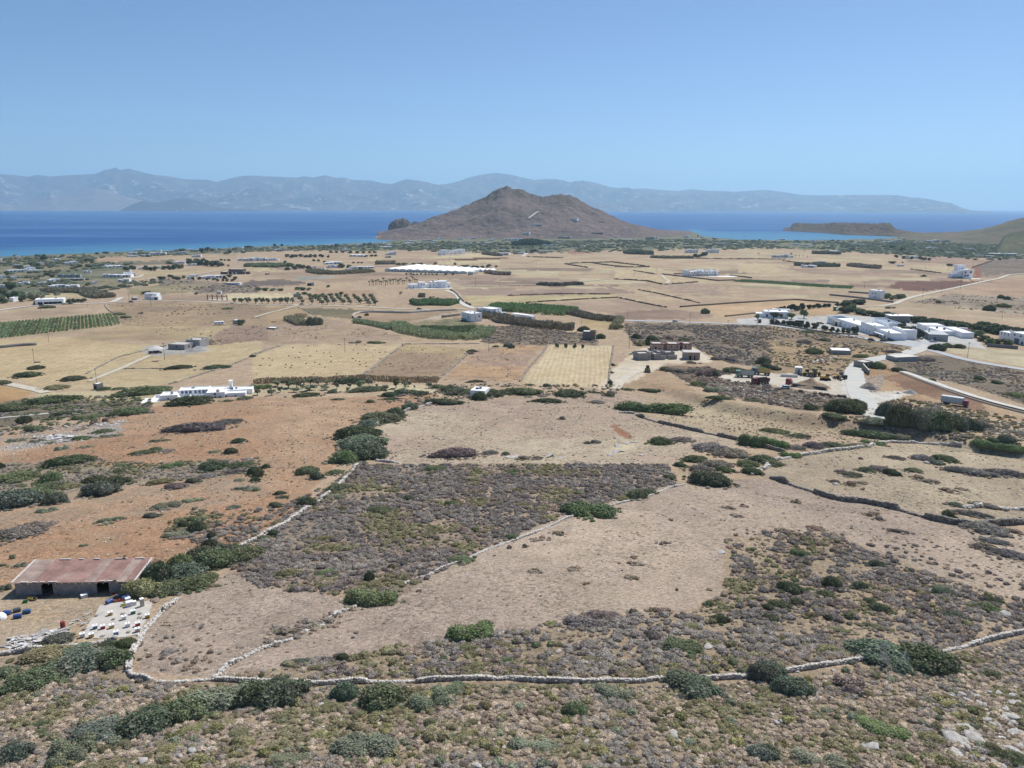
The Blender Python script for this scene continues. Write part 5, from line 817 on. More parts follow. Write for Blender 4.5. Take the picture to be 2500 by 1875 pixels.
# ------------------------------------------------------------------ scattered low shrubs: the largest as things, the rest as one mass
def zone_points(poly, dens, clump=0.0, cs=7.0, seed=0, extra=None):
    poly = np.array(poly, float); r = np.random.default_rng(seed); w = P(poly)[:, :2]; lo = w.min(0); hi = w.max(0); n = int((hi-lo).prod()*dens)
    if n > 400000: raise RuntimeError('zone too big %d' % n)
    xy = lo+(hi-lo)*r.random((n, 2)); p = np.concatenate([xy, H(xy[:, 0], xy[:, 1])[:, None]], 1); u, v = project(p)
    m = inside(poly, u+6*(vnoise(xy[:, 0]/3, xy[:, 1]/3, 1)-.5), v+6*(vnoise(xy[:, 0]/3, xy[:, 1]/3, 2)-.5)) & (u > -420) & (u < 2920) & (v < 2200)
    if clump: m &= fbm(xy[:, 0]/cs, xy[:, 1]/cs, 3, seed+3) > clump
    for e in (extra or []): m &= ~inside(np.array(e, float), u, v)
    return p[m]
SC = dict(p=[], s=[], t=[], z=[])
def scatter(poly, dens, size, mix, clump=0.0, cs=7.0, patch=9.0, hs=.75, zone=''):
    p = zone_points(poly, dens, clump, cs, len(SC['p'])+1, EXCL); n = len(p)
    if not n: return
    r = np.random.default_rng(len(SC['p'])+50); cols = np.array([c for c, w in mix]); cw = np.cumsum([w for c, w in mix])/sum(w for c, w in mix)
    q = np.clip(fbm(p[:, 0]/patch, p[:, 1]/patch, 3, 13)*1.9-.45+.35*(r.random(n)-.5), 0, .999); k = np.searchsorted(cw, q).clip(0, len(cols)-1)
    s = size*(.55+.9*r.random(n)**1.5); SC['p'].append(p); SC['s'].append(np.stack([s*(.85+.3*r.random(n)), s*(.85+.3*r.random(n)), s*hs*(.8+.5*r.random(n))], 1))
    SC['t'].append(cols[k]*(.85+.3*r.random((n, 1)))); SC['z'].append(np.full(n, 1))
EXCL = [B4([(-420, 820), (-100, 800), (0, 800), (280, 800), (700, 840), (740, 730), (860, 690), (850, 780), (830, 960), (1150, 950), (1300, 960), (1150, 1015), (960, 1040), (970, 1110), (860, 1110), (780, 1010), (500, 965), (280, 930), (0, 885), (-220, 870)]), E8([(-20, 430), (60, 300), (120, 250), (240, 215), (225, 330), (190, 460), (180, 560), (230, 625), (640, 605), (760, 640), (560, 690), (420, 720), (450, 800), (520, 900), (590, 990), (480, 965), (360, 860), (280, 760), (200, 665), (-20, 650)]), E3([(60, 700), (350, 500), (650, 430), (1560, 440), (2000, 680), (1990, 780), (1000, 800), (820, 850), (520, 1110), (-350, 1106)])]
HEATH = [(T_GREY, 4), (T_PURP, 4), (T_BROWN, 1.2), (T_OLIVE, 1.6)]
scatter(O([(500, 1225), (700, 1060), (770, 1003), (1440, 1003), (1465, 1042), (1220, 1112), (1000, 1205), (870, 1280), (700, 1285), (560, 1270)]), 1.25, .62, HEATH, .30, 5)
scatter(O([(500, 1225), (700, 1060), (770, 1003), (1440, 1003), (1465, 1042), (1220, 1112), (1000, 1205), (870, 1280), (700, 1285), (560, 1270)]), .8, .36, HEATH, .2, 5)
RH = O([(1565, 1160), (1690, 1145), (1800, 1155), (1880, 1190), (1990, 1235), (2212, 1300), (2700, 1400), (2700, 1440), (2212, 1365), (2060, 1400), (1700, 1445), (1450, 1460), (1150, 1465), (900, 1462), (640, 1470), (480, 1462), (700, 1420), (1000, 1378), (1250, 1340), (1480, 1322), (1560, 1290), (1575, 1230)])
scatter(RH, 1.15, .62, [(T_GREY, 4), (T_PURP, 4), (T_BROWN, 2), (T_OLIVE, 1.5)], .40, 4)
scatter(RH, .9, .33, [(T_GREY, 3), (T_BROWN, 3), (T_OLIVE, 2)], .34, 5)
scatter(O([(640, 1462), (1000, 1435), (1500, 1420), (2000, 1390), (2060, 1400), (1700, 1452), (1450, 1466), (900, 1466)]), 1.4, .5, [(T_BROWN, 2), (T_OLIVE, 5), (T_YEL, 1), (T_GREY, 1)], .3, 6)
FG = O([(-370, 1480), (130, 1450), (290, 1470), (420, 1480), (640, 1486), (900, 1480), (1500, 1484), (1700, 1470), (2060, 1412), (2212, 1382), (2580, 1330), (2580, 1940), (-370, 1940)])
scatter(FG, 2.4, .42, [(T_GREY, 4), (T_DRY, 3), (T_BROWN, 2), (T_DRY, 2), (T_OLIVE, 5)], .24, 4, 6)
scatter(FG, .16, .62, [(T_OLIVE, 3), (T_SAGE, 2), (T_YEL, 3)], .42, 6, 5, .9)
scatter(RH, .07, .62, [(T_OLIVE, 3), (T_MID, 2)], .42, 6, 5, .9)
scatter(FG, 3.2, .22, [(T_GREY, 3), (T_DRY, 4), (T_BROWN, 3), (T_OLIVE, 2)], .2, 3, 4)
scatter(O([(-60, 1060), (0, 1010), (120, 990), (330, 1000), (560, 990), (570, 1020), (300, 1045), (150, 1060), (60, 1095)]), .8, .5, [(T_GREY, 3), (T_OLIVE, 2), (T_MID, 1)], .35, 6)
scatter(O([(360, 1130), (420, 1100), (520, 1105), (620, 1090), (700, 1050), (620, 1140), (540, 1190), (460, 1180), (360, 1160)]), 1.0, .55, [(T_GREY, 3), (T_PURP, 3), (T_OLIVE, 2), (T_MID, 1)], .3, 5)
scatter(O([(0, 1160), (60, 1130), (130, 1125), (100, 1150), (0, 1180)]), 1.4, .5, [(T_PURP, 1)])
scatter(O([(0, 1240), (0, 980), (330, 885), (930, 855), (800, 910), (735, 985), (640, 1100), (440, 1195), (320, 1230)]), .09, .26, [(T_BROWN, 2), (T_SAGE, 2), (T_PURP, 1)], .35, 20)
scatter(O([(815, 925), (850, 895), (940, 865), (1350, 850), (1480, 870), (1640, 935), (1460, 1000), (830, 1000)]), .10, .30, [(T_BROWN, 3), (T_PURP, 2), (T_OLIVE, 1)], .45, 14, hs=.5)
scatter(O([(300, 1450), (310, 1370), (500, 1240), (760, 1300), (1000, 1195), (1460, 1050), (1660, 1045), (2090, 1135), (2212, 1160), (2212, 1290), (2000, 1235), (1800, 1150), (1580, 1160), (1550, 1290), (1000, 1370), (480, 1460)]), .12, .27, [(T_BROWN, 5), (T_PURP, 2), (T_DRY, 3)], .48, 11, hs=.5)
scatter(O([(1640, 1030), (1850, 965), (2050, 955), (2300, 990), (2300, 1130), (2090, 1130), (1660, 1040)]), .10, .28, [(T_BROWN, 3), (T_PURP, 2)], .45, 12, hs=.5)
scatter(O([(1700, 1045), (2090, 1140), (2400, 1170), (2400, 1290), (2212, 1270), (2000, 1225), (1820, 1140)]), .22, .33, [(T_BROWN, 4), (T_PURP, 3), (T_DRY, 2)], .44, 9, hs=.55)
scatter(O([(1800, 1150), (1900, 1185), (2000, 1160), (2250, 1190), (2250, 1290), (2100, 1260)]), .3, .5, [(T_PURP, 3), (T_BROWN, 2)], .55, 10)
scatter(O([(0, 1490), (130, 1440), (290, 1420), (480, 1440), (480, 1300), (330, 1350), (290, 1440)]), .25, .36, [(T_BROWN, 1), (T_DRY, 1), (T_GREY, 1)], .4, 8)
scatter(O([(330, 1400), (500, 1380), (600, 1350), (740, 1320), (740, 1345), (560, 1410), (480, 1455), (340, 1450)]), .5, .5, [(T_GREY, 2), (T_BROWN, 3)], .45, 6)
scatter(O([(1400, 866), (1480, 872), (1750, 892), (1900, 930), (1990, 955), (1850, 962), (1700, 952), (1600, 950), (1440, 905)]), .3, .36, [(T_BROWN, 3), (T_DRY, 3), (T_OLIVE, 1), (T_PURP, 1)], .36, 9, hs=.6)
scatter(B4([(1070, 700), (1420, 650), (2212, 775), (2400, 800), (2400, 1080), (2212, 1050), (1700, 890), (1190, 785)]), .24, .7, [(T_GREY, 3), (T_BROWN, 2), (T_OLIVE, 1)], .40, 12)
scatter(B3([(980, 380), (1400, 385), (2212, 405), (2212, 740), (1860, 720), (1600, 590), (1550, 540), (1050, 540), (980, 440)]), .2, .85, [(T_GREY, 3), (T_PURP, 2), (T_BROWN, 2)], .36, 14)
scatter(B4([(0, 410), (420, 440), (820, 490), (1270, 595), (1100, 640), (760, 700), (720, 780), (300, 790), (0, 780)]), .16, .75, [(T_BROWN, 3), (T_OLIVE, 2), (T_GREY, 2)], .42, 14)
scatter(B3([(1300, 750), (1700, 745), (1850, 800), (2212, 890), (2212, 1030), (1900, 1010), (1500, 870)]), .35, .75, [(T_GREY, 2), (T_BROWN, 3), (T_PURP, 2)], .30, 10)
scatter(C4([(560, 150), (900, 190), (1000, 250), (1500, 330), (2212, 420), (2212, 250), (1700, 280), (1100, 230), (880, 120)]), .5, .7, [(T_GREY, 2), (T_OLIVE, 2), (T_BROWN, 2)], .3, 8)
scatter(B4([(0, 910), (300, 950), (800, 1020), (860, 1106), (300, 1106), (0, 1050)]), .3, .75, [(T_BROWN, 3), (T_PURP, 2)], .35, 10)
scatter(E8([(400, 740), (700, 670), (1200, 740), (1700, 830), (2212, 920), (2212, 1106), (1700, 1106), (560, 1000)]), .45, .7, [(T_GREY, 2), (T_OLIVE, 2), (T_BROWN, 2)], .3, 8)
scatter(B2([(1960, 500), (2010, 400), (2212, 400), (2900, 480), (2900, 550), (2212, 555), (1900, 540)]), .2, .8, [(T_BROWN, 3), (T_GREY, 2)], .3, 10)
scatter(B1([(0, 1050), (230, 1010), (700, 990), (1290, 1010), (1280, 1106), (0, 1106)]), .25, .75, [(T_OLIVE, 2), (T_GREY, 2), (T_MID, 2)], .38, 10)
scatter(O([(0, 880), (330, 870), (330, 890), (100, 930), (0, 945)]), .3, .7, [(T_OLIVE, 1), (T_GREY, 2), (T_MID, 1)], .35, 10)
scatter(O([(830, 860), (930, 830), (1340, 830), (1340, 850), (950, 868), (850, 892)]), .22, .7, [(T_OLIVE, 1), (T_GREY, 2)], .45, 9)
scatter(B2([(1265, 565), (1850, 590), (1560, 850), (900, 830)]), .10, .42, [(T_BROWN, 1), (T_PURP, 1)], .5, 8, hs=.5)
scatter(B2([(1880, 600), (2300, 560), (2250, 870), (1600, 850), (1800, 690)]), .08, .42, [(T_BROWN, 1), (T_PURP, 1)], .5, 8, hs=.5)
scatter(B1([(900, 220), (2212, 210), (2212, 500), (1900, 560), (1050, 420)]), .035, .6, [(T_BROWN, 1), (T_PURP, 1)], .5, 16, hs=.5)
scatter(B2([(0, 390), (600, 340), (860, 390), (1200, 470), (1250, 520), (0, 550)]), .03, .6, [(T_BROWN, 1), (T_PURP, 1)], .5, 16, hs=.5)
scatter(F2([(590, 610), (1100, 650), (1700, 700), (2300, 740), (2300, 860), (1700, 880), (1100, 850), (600, 740)]), .02, 1.3, [(T_GREY, 2), (T_BROWN, 1)], .4, 30)
scatter(B4([(1250, 205), (1600, 130), (2212, 165), (2212, 310), (1950, 285)]), .03, .9, [(T_BROWN, 2), (T_OLIVE, 1)], .45, 20)
def rings():
    r = np.random.default_rng(21); P_, S_, T_ = [], [], []; base = [T_GREY, T_BROWN, T_DRY, T_OLIVE]
    for cx, cy, a, b, p, tc in RING:
        n = int(6+min(26, a*5)); th = r.random(n)*6.28; f = .88+.5*r.random(n)**1.5; az = -math.atan2(p[0], p[1]); x = a*f*np.cos(th); y = b*f*np.sin(th)
        X = cx+x*math.cos(az)-y*math.sin(az); Y = cy+x*math.sin(az)+y*math.cos(az); P_.append(np.stack([X, Y, H(X, Y)], 1)); s = (.16+.3*r.random(n))*(1+.12*min(a, 5)); S_.append(np.stack([s, s, s*.75], 1))
        k = r.random(n) < .45; T_.append(np.where(k[:, None], np.array(tc)[None], np.array(base)[r.integers(0, 4, n)])*(.85+.3*r.random((n, 1))))
    SC['p'].append(np.concatenate(P_)); SC['s'].append(np.concatenate(S_)); SC['t'].append(np.concatenate(T_))
rings()
def gn_scatter(name, p, s, t, protos, label, cat):
    n = len(p); me = bpy.data.meshes.new(name); me.vertices.add(n); me.vertices.foreach_set('co', p.astype(np.float32).ravel())
    r = np.random.default_rng(3)
    a = me.attributes.new('rot', 'FLOAT_VECTOR', 'POINT'); a.data.foreach_set('vector', np.stack([r.normal(size=n)*.06, r.normal(size=n)*.06, r.random(n)*6.28], 1).astype(np.float32).ravel())
    a = me.attributes.new('scl', 'FLOAT_VECTOR', 'POINT'); a.data.foreach_set('vector', s.astype(np.float32).ravel())
    a = me.attributes.new('tint', 'FLOAT_COLOR', 'POINT'); a.data.foreach_set('color', np.concatenate([t, np.ones((n, 1))], 1).astype(np.float32).ravel())
    a = me.attributes.new('vid', 'INT', 'POINT'); a.data.foreach_set('value', r.integers(0, len(protos), n).astype(np.int32))
    o = link(name, me); g = bpy.data.node_groups.new(name, 'GeometryNodeTree'); g.interface.new_socket('Geometry', in_out='INPUT', socket_type='NodeSocketGeometry'); g.interface.new_socket('Geometry', in_out='OUTPUT', socket_type='NodeSocketGeometry')
    N = g.nodes; L = g.links; gi = N.new('NodeGroupInput'); go = N.new('NodeGroupOutput'); ip = N.new('GeometryNodeInstanceOnPoints'); jn = N.new('GeometryNodeJoinGeometry')
    for q in protos:
        oi = N.new('GeometryNodeObjectInfo'); oi.transform_space = 'ORIGINAL'; oi.inputs['Object'].default_value = q; gt = N.new('GeometryNodeGeometryToInstance'); L.new(oi.outputs['Geometry'], gt.inputs[0]); L.new(gt.outputs[0], jn.inputs[0])
    def na(nm, ty):
        x = N.new('GeometryNodeInputNamedAttribute'); x.data_type = ty; x.inputs['Name'].default_value = nm; return x.outputs['Attribute']
    L.new(gi.outputs[0], ip.inputs['Points']); L.new(jn.outputs[0], ip.inputs['Instance']); ip.inputs['Pick Instance'].default_value = True
    L.new(na('vid', 'INT'), ip.inputs['Instance Index']); L.new(na('rot', 'FLOAT_VECTOR'), ip.inputs['Rotation']); L.new(na('scl', 'FLOAT_VECTOR'), ip.inputs['Scale']); L.new(ip.outputs[0], go.inputs[0])
    md = o.modifiers.new('scatter', 'NODES'); md.node_group = g; return tag(o, label, cat, kind='stuff')
def finish_scatter():
    p = np.concatenate(SC['p']); s = np.concatenate(SC['s']); t = np.concatenate(SC['t']); u, v = project(p)
    app = s[:, 0]/np.linalg.norm(p-CAM, axis=1); vis = (u > 20) & (u < 2480) & (v < 1850); order = np.argsort(-np.where(vis, app, 0)); top = order[:300]; rest = np.ones(len(p), bool); rest[top] = False
    print('SHRUBS', len(p)); protos = []
    for j, i in enumerate(top):
        o = link('cushion_shrub', CUSH[j % 4], loc=p[i], rz=random.uniform(0, 6.28), sc=s[i]); o['tint'] = [float(q) for q in t[i]]
        cc = t[i]/t[i].sum(); cn = min((('grey', T_GREY), ('grey-brown', T_PURP), ('brown', T_BROWN), ('straw-coloured', T_DRY), ('olive', T_OLIVE), ('yellow-green', T_YEL), ('pale green', T_SAGE), ('green', T_MID)), key=lambda q: float(np.abs(np.array(q[1])/sum(q[1])-cc).sum()))[0]
        zn = ('on the near slope below the stone wall' if v[i] > 1665 else 'on the heath above the near stone wall')+', '+('left' if u[i] < 830 else 'middle' if u[i] < 1660 else 'right')+' third'
        tag(o, f'low rounded {cn} cushion shrub {zn}', 'shrub', f'{cn} cushion shrubs {zn}')
        if j < 4: protos.append(o)
    gn_scatter('heath_scrub', p[rest], s[rest], t[rest], protos, 'low grey, brown and olive heath scrub covering the slopes', 'scrub')
finish_scatter()
# far green belt near the shore
def far_wood():
    P_, S_, T_ = [], [], []; r = np.random.default_rng(77)
    def z(poly, dens, size, cols, clump, cs, hs=.9):
        p = zone_points(poly, dens, clump, cs, len(P_)+900); n = len(p); s = size*(.5+r.random(n)); P_.append(p); S_.append(np.stack([s, s, s*hs*(.6+.6*r.random(n))], 1)); T_.append(np.array(cols)[r.integers(0, len(cols), n)]*(.8+.4*r.random((n, 1))))
    gc = [G((92, 104, 84)), G((106, 114, 92)), G((82, 96, 78)), G((118, 120, 96))]
    z(F1([(-300, 960), (-300, 300), (0, 275), (1600, 215), (2212, 195), (2212, 250), (1640, 270), (1600, 350), (2212, 355), (2212, 400), (1500, 470), (1000, 520), (1000, 620), (1700, 640), (2212, 690), (2212, 760), (1700, 860), (0, 960)]), .0055, 3.6, gc, .42, 60)
    z([(320, 616), (600, 606), (800, 600), (960, 594), (1250, 590), (1710, 585), (1900, 590), (2150, 588), (2500, 586), (2500, 635), (2300, 628), (1900, 606), (1700, 609), (1500, 614), (1300, 619), (1000, 613), (700, 612), (330, 628)], .0042, 4.4, gc, .38, 90, .75)
    z([(2130, 590), (2500, 588), (2500, 632), (2300, 626), (2130, 612)], .004, 4.4, gc, .3, 90, .7)
    z(F2([(0, 680), (600, 650), (650, 700), (0, 780)]), .012, 3, gc, .3, 40)
    p = np.concatenate(P_); print('FARWOOD', len(p)); protos = [q for q in bpy.data.objects if q.name.startswith('green_bush')][:4]
    gn_scatter('far_wood', p, np.concatenate(S_), np.concatenate(T_), protos, 'far belt of gardens and low woods along the shore', 'woodland')
far_wood()
# ------------------------------------------------------------------ stones, walls and roads
def stone_material(name, c1, c2):
    t = NT(name); p = t.obj(); col = t.mix(t.ramp(t.noise(2.1, 4, .6, p), .35, .65), alb(c1), alb(c2)); col = t.scale(col, t.ramp(t.noise(9, 5, .7, p), .25, .75, .72, 1.15)); t.color(col); t.b.inputs['Roughness'].default_value = .95; t.bump(t.noise(14, 5, .7, p), .03, .6); return t.m
M_STONE = stone_material('field_stone', (232, 225, 214), (196, 186, 172)); M_STONE2 = stone_material('brown_stone', (150, 132, 114), (128, 112, 98)); M_MARBLE = stone_material('white_marble_rock', (206, 202, 194), (172, 164, 152))
M_SHADESTONE = stone_material('shade_darkened_stone', (186, 176, 164), (134, 124, 114))  # stone colour darkened to put the shade of the walls' near faces into it
def rocks_np(c, s, seed, rz=None):
    """many angular stones: c centres, s sizes (n,3) -> vertices, triangles"""
    r = np.random.default_rng(seed); n = len(c); base = np.array([(x, y, z) for z in (-1, 1) for y in (-1, 1) for x in (-1, 1)], float)*.5
    v = np.tile(base, (n, 1, 1))*(1+.45*(r.random((n, 8, 3))-.5)); v[:, 4:, :2] *= .62+.3*r.random((n, 1, 1)); v *= s[:, None, :]
    a = r.random(n)*6.28 if rz is None else rz; ca, sa = np.cos(a)[:, None], np.sin(a)[:, None]; x = v[..., 0]*ca-v[..., 1]*sa; y = v[..., 0]*sa+v[..., 1]*ca
    ti = (r.random((n, 1))-.5)*.5; z = v[..., 2]+x*ti; V = np.stack([x, y, z], -1)+c[:, None, :]
    q = np.array([(0, 2, 3, 1), (4, 5, 7, 6), (0, 1, 5, 4), (1, 3, 7, 5), (3, 2, 6, 7), (2, 0, 4, 6)]); F = (np.arange(n)[:, None, None]*8+q[None]).reshape(-1, 4); return V.reshape(-1, 3), F
ROCKM = []
for s in range(5):
    V, F = rocks_np(np.zeros((1, 3)), np.array([[1., .8, .7]]), s, np.zeros(1)); ROCKM.append(new_mesh('stone', V, F)); ROCKM[-1].materials.append(M_STONE)
def polyline(px, step):
    pp = P(px); L = np.concatenate([[0], np.cumsum(np.linalg.norm(np.diff(pp[:, :2], axis=0), axis=1))]); n = max(2, int(L[-1]/step)+1); s = np.linspace(0, L[-1], n)
    x = np.interp(s, L, pp[:, 0]); y = np.interp(s, L, pp[:, 1]); d = np.stack([np.gradient(x), np.gradient(y)], 1); d /= np.linalg.norm(d, axis=1, keepdims=True)+1e-9; return x, y, d, L[-1]
def stone_wall(px, label, h=.85, w=.6, st=.36, mat=None, caps=0, name='dry_stone_wall', rough=.25, cat='stone wall', group=None):
    x, y, d, L = polyline(px, .25); r = np.random.default_rng(int(abs(px[0][0])*3+abs(px[0][1]))); nc = max(2, int(round(h/(st*.72)))); C = []; S = []; A = []
    for k in range(nc):
        for side in (-1, 0, 1):
            if side == 0 and k < nc-1: continue
            n = int(L/(st*1.02)); s = (np.arange(n)+.5+.5*(r.random(n)-.5))/n*(len(x)-1); i = s.astype(int).clip(0, len(x)-2); f = s-i
            cx = x[i]*(1-f)+x[i+1]*f; cy = y[i]*(1-f)+y[i+1]*f; dd = d[i]; hv = np.clip(1+rough*2*(fbm(s*.25/4, np.full(n, 3.), 3, 5)-.5), .3, 2)*(1-.75*sstep(.60, .68, fbm(s*.25/9, np.full(n, 8.), 2, 15)))
            off = side*(w*.5-st*.4)*(1-.22*k/nc)+r.normal(size=n)*.04; cx = cx-dd[:, 1]*off; cy = cy+dd[:, 0]*off
            gap = r.random(n) < (.04 if k < nc-1 else .18); z = H(cx, cy)+(k+.45)*h/nc*hv; sz = st*(.6+.75*r.random((n, 3)))*[1.25, .95, .75]
            C.append(np.stack([cx, cy, z], 1)[~gap]); S.append((sz*(.8+.5*r.random((n, 1))))[~gap]); A.append((np.arctan2(dd[:, 1], dd[:, 0])+r.normal(size=n)*.35)[~gap])
    C = np.concatenate(C); S = np.concatenate(S); A = np.concatenate(A); o0 = np.array([x.mean(), y.mean(), float(H(x.mean(), y.mean()))]); mat = mat or M_STONE
    if caps:
        root = empty(name, o0, 0, label, cat, group); u, v = project(C); sc = S[:, 0]/np.linalg.norm(C-CAM, axis=1); sc[(u < 0) | (u > 2500)] = 0; top = C[:, 2] > H(C[:, 0], C[:, 1])+h*.62; sc[~top] = 0
        pick = np.argsort(-sc)[:caps]; keep = np.ones(len(C), bool); keep[pick] = False
        for i in pick: link('stone', ROCKM[i % 5], parent=root, loc=C[i]-o0, rz=A[i], sc=S[i]*[1, 1.1, 1.1])
        V, F = rocks_np(C[keep]-o0, S[keep], 5, A[keep]); me = new_mesh('stones', V, F); me.materials.append(mat); tag(link('stones', me, parent=root), kind='stuff'); return root
    V, F = rocks_np(C-o0, S, 5, A); me = new_mesh(name, V, F); me.materials.append(mat); return tag(link(name, me, loc=o0), label, cat, group)
NEARW = D1([(1090, 845), (1110, 885), (1200, 915), (1330, 935), (1480, 937), (1650, 925), (1800, 917), (2000, 925), (2180, 932)])+D2([(330, 945), (500, 957), (650, 948), (720, 942), (900, 938), (960, 938), (1380, 934), (1600, 918), (1850, 908), (2050, 912)])+D3([(0, 908), (150, 922), (450, 938), (650, 938), (850, 928), (1050, 936), (1150, 932), (1250, 912), (1350, 912), (1500, 915), (1770, 908), (1950, 898), (2080, 892)])+D4([(190, 852), (330, 832), (500, 802), (700, 772), (840, 752), (1200, 720), (1540, 675), (1700, 642), (1850, 602), (2000, 562), (2212, 517), (2500, 455)])
stone_wall(NEARW, 'long dry stone wall crossing the near slope from corner to right edge', .55, .44, .26, caps=290, rough=.6)
stone_wall(D1([(1500, 235), (1440, 285), (1380, 335), (1290, 415), (1210, 500), (1170, 600), (1120, 680), (1092, 760), (1088, 840)]), 'thick pale stone wall climbing from the corner beside the beehives', .6, .8, .29, rough=.5)
stone_wall(D1([(1800, 912), (1850, 870), (1900, 815), (2000, 762), (2100, 703), (2180, 668)]), 'short stone wall branching up from the near wall at the left', .6, .5, .34)
stone_wall(D1([(0, 705), (120, 690), (270, 675), (420, 650), (560, 635), (690, 625), (800, 610), (990, 580)]), 'low stone wall in front of the plank heap and beehive slab', .7, .5, .34)
stone_wall(C2([(880, 530), (840, 570), (790, 630), (750, 675), (700, 720), (630, 780), (550, 840), (430, 920), (330, 990), (210, 1065), (120, 1110), (40, 1160), (-20, 1185), (-120, 1230)]), 'straight pale stone wall along the left side of the dark heath', .7, .7, .4, rough=.5)
stone_wall(C3([(1490, 700), (1340, 735), (1190, 800), (900, 870), (480, 990), (380, 1042), (250, 1097), (150, 1137)])+C2([(1930, 1268), (1800, 1332), (1620, 1392), (1500, 1452), (1380, 1492), (1230, 1562)]), 'tumbled low stone wall along the lower edge of the dark heath', .26, .5, .26, M_STONE, rough=.9)
stone_wall(D2([(860, 300), (700, 360), (560, 460), (420, 510), (300, 580), (150, 630), (0, 680)]), 'scattered line of stones below the bright green mound', .35, .5, .34, rough=.8)
stone_wall(C4([(80, 650), (200, 690), (330, 735), (440, 768), (470, 782), (560, 812), (690, 842), (850, 855), (1000, 882), (1130, 912), (1300, 962), (1450, 1002), (1600, 1032), (1740, 1045), (1900, 1045), (2050, 1042), (2212, 1032), (2500, 1020)]), 'tall dark-faced stone wall slanting down to the right', 1.2, .8, .46, M_SHADESTONE, rough=.4)
stone_wall(C3([(2060, 622), (2212, 545)])+C4([(10, 580), (60, 532), (140, 492), (300, 462), (420, 447), (560, 422), (750, 402), (900, 382), (1000, 357), (1080, 347), (1280, 352), (1420, 357), (1600, 362), (1690, 372)]), 'curved stone wall round the top of the round pasture', .8, .8, .46, rough=.4)
stone_wall(C3([(1085, 120), (1200, 160), (1300, 187), (1420, 212), (1540, 242), (1700, 277), (1800, 297), (1960, 332)])+C4([(30, 392), (190, 432)]), 'dark straight stone wall slanting across behind the thicket', 1.1, .7, .46, M_SHADESTONE, rough=.4)
stone_wall(C4([(1700, 900), (1850, 890), (1950, 895), (2050, 910), (2212, 915)]), 'row of big white boulders above the right-hand wall', .6, .9, .6, rough=.6)
stone_wall(C2([(1255, 92), (1330, 70), (1400, 50), (1500, 25)]), 'short stone wall at the top of the hedge', .9, .6, .45)
stone_wall(C2([(1015, 212), (1060, 187), (1110, 172)]), 'short curved stone wall at the corner of the pale pasture', .9, .6, .45)
stone_wall(C2([(1030, 502), (1120, 512), (1230, 522)]), 'low line of stones along the foot of the pale pasture', .5, .6, .45)
stone_wall(C3([(940, 97), (1000, 100), (1070, 106)]), 'low grey stone wall by the big green mound', .7, .6, .45)
_far = [(B2, [(1268, 560), (1150, 640), (1030, 740), (880, 832)], 'pale stone wall between the straw field and the tufted field', 1.0), (B2, [(1850, 605), (1750, 690), (1640, 780), (1560, 850)], 'pale stone wall right of the tufted yellow field', 1.1), (B1, [(730, 805), (850, 740), (1000, 665), (1210, 610), (1400, 570)], 'pale stone wall below the unfinished grey block house', 1.0),
        (B2, [(-10, 645), (80, 610), (250, 560)], 'stone wall at the top left of the striped straw field', .9), (B1, [(1430, 892), (1700, 810), (1940, 735), (2212, 622)], 'long stone wall behind the white farmhouse', .9), (B1, [(1050, 762), (1200, 760), (1400, 762)], 'thin stone wall left of the dark mound in the golden field', .7), (B1, [(1960, 405), (1860, 455), (1760, 520)], 'stone wall running up to the caravans', .8),
        (B1, [(880, 222), (910, 262), (970, 302), (1000, 320)], 'short stone wall at the corner of the vineyard', .9), (B3, [(345, 545), (300, 620), (180, 750), (100, 870)], 'overgrown stone wall left of the golden stubble field', .9), (B3, [(890, 570), (875, 680), (858, 790), (845, 930)], 'dark stone wall right of the golden stubble field', 1.1),
        (B2, [(1250, 555), (1500, 552), (1900, 548)], 'low stone line along the top of the tufted fields', .5), (B2, [(370, 245), (430, 265), (490, 298)], 'low pale wall below the lane', .7)]
M_STONE3 = stone_material('weathered_stone', (196, 184, 166), (164, 150, 134))
for fn, l, lab, h in _far: stone_wall(fn(l), lab, h*.62, .7, .42, M_STONE3, rough=.6)
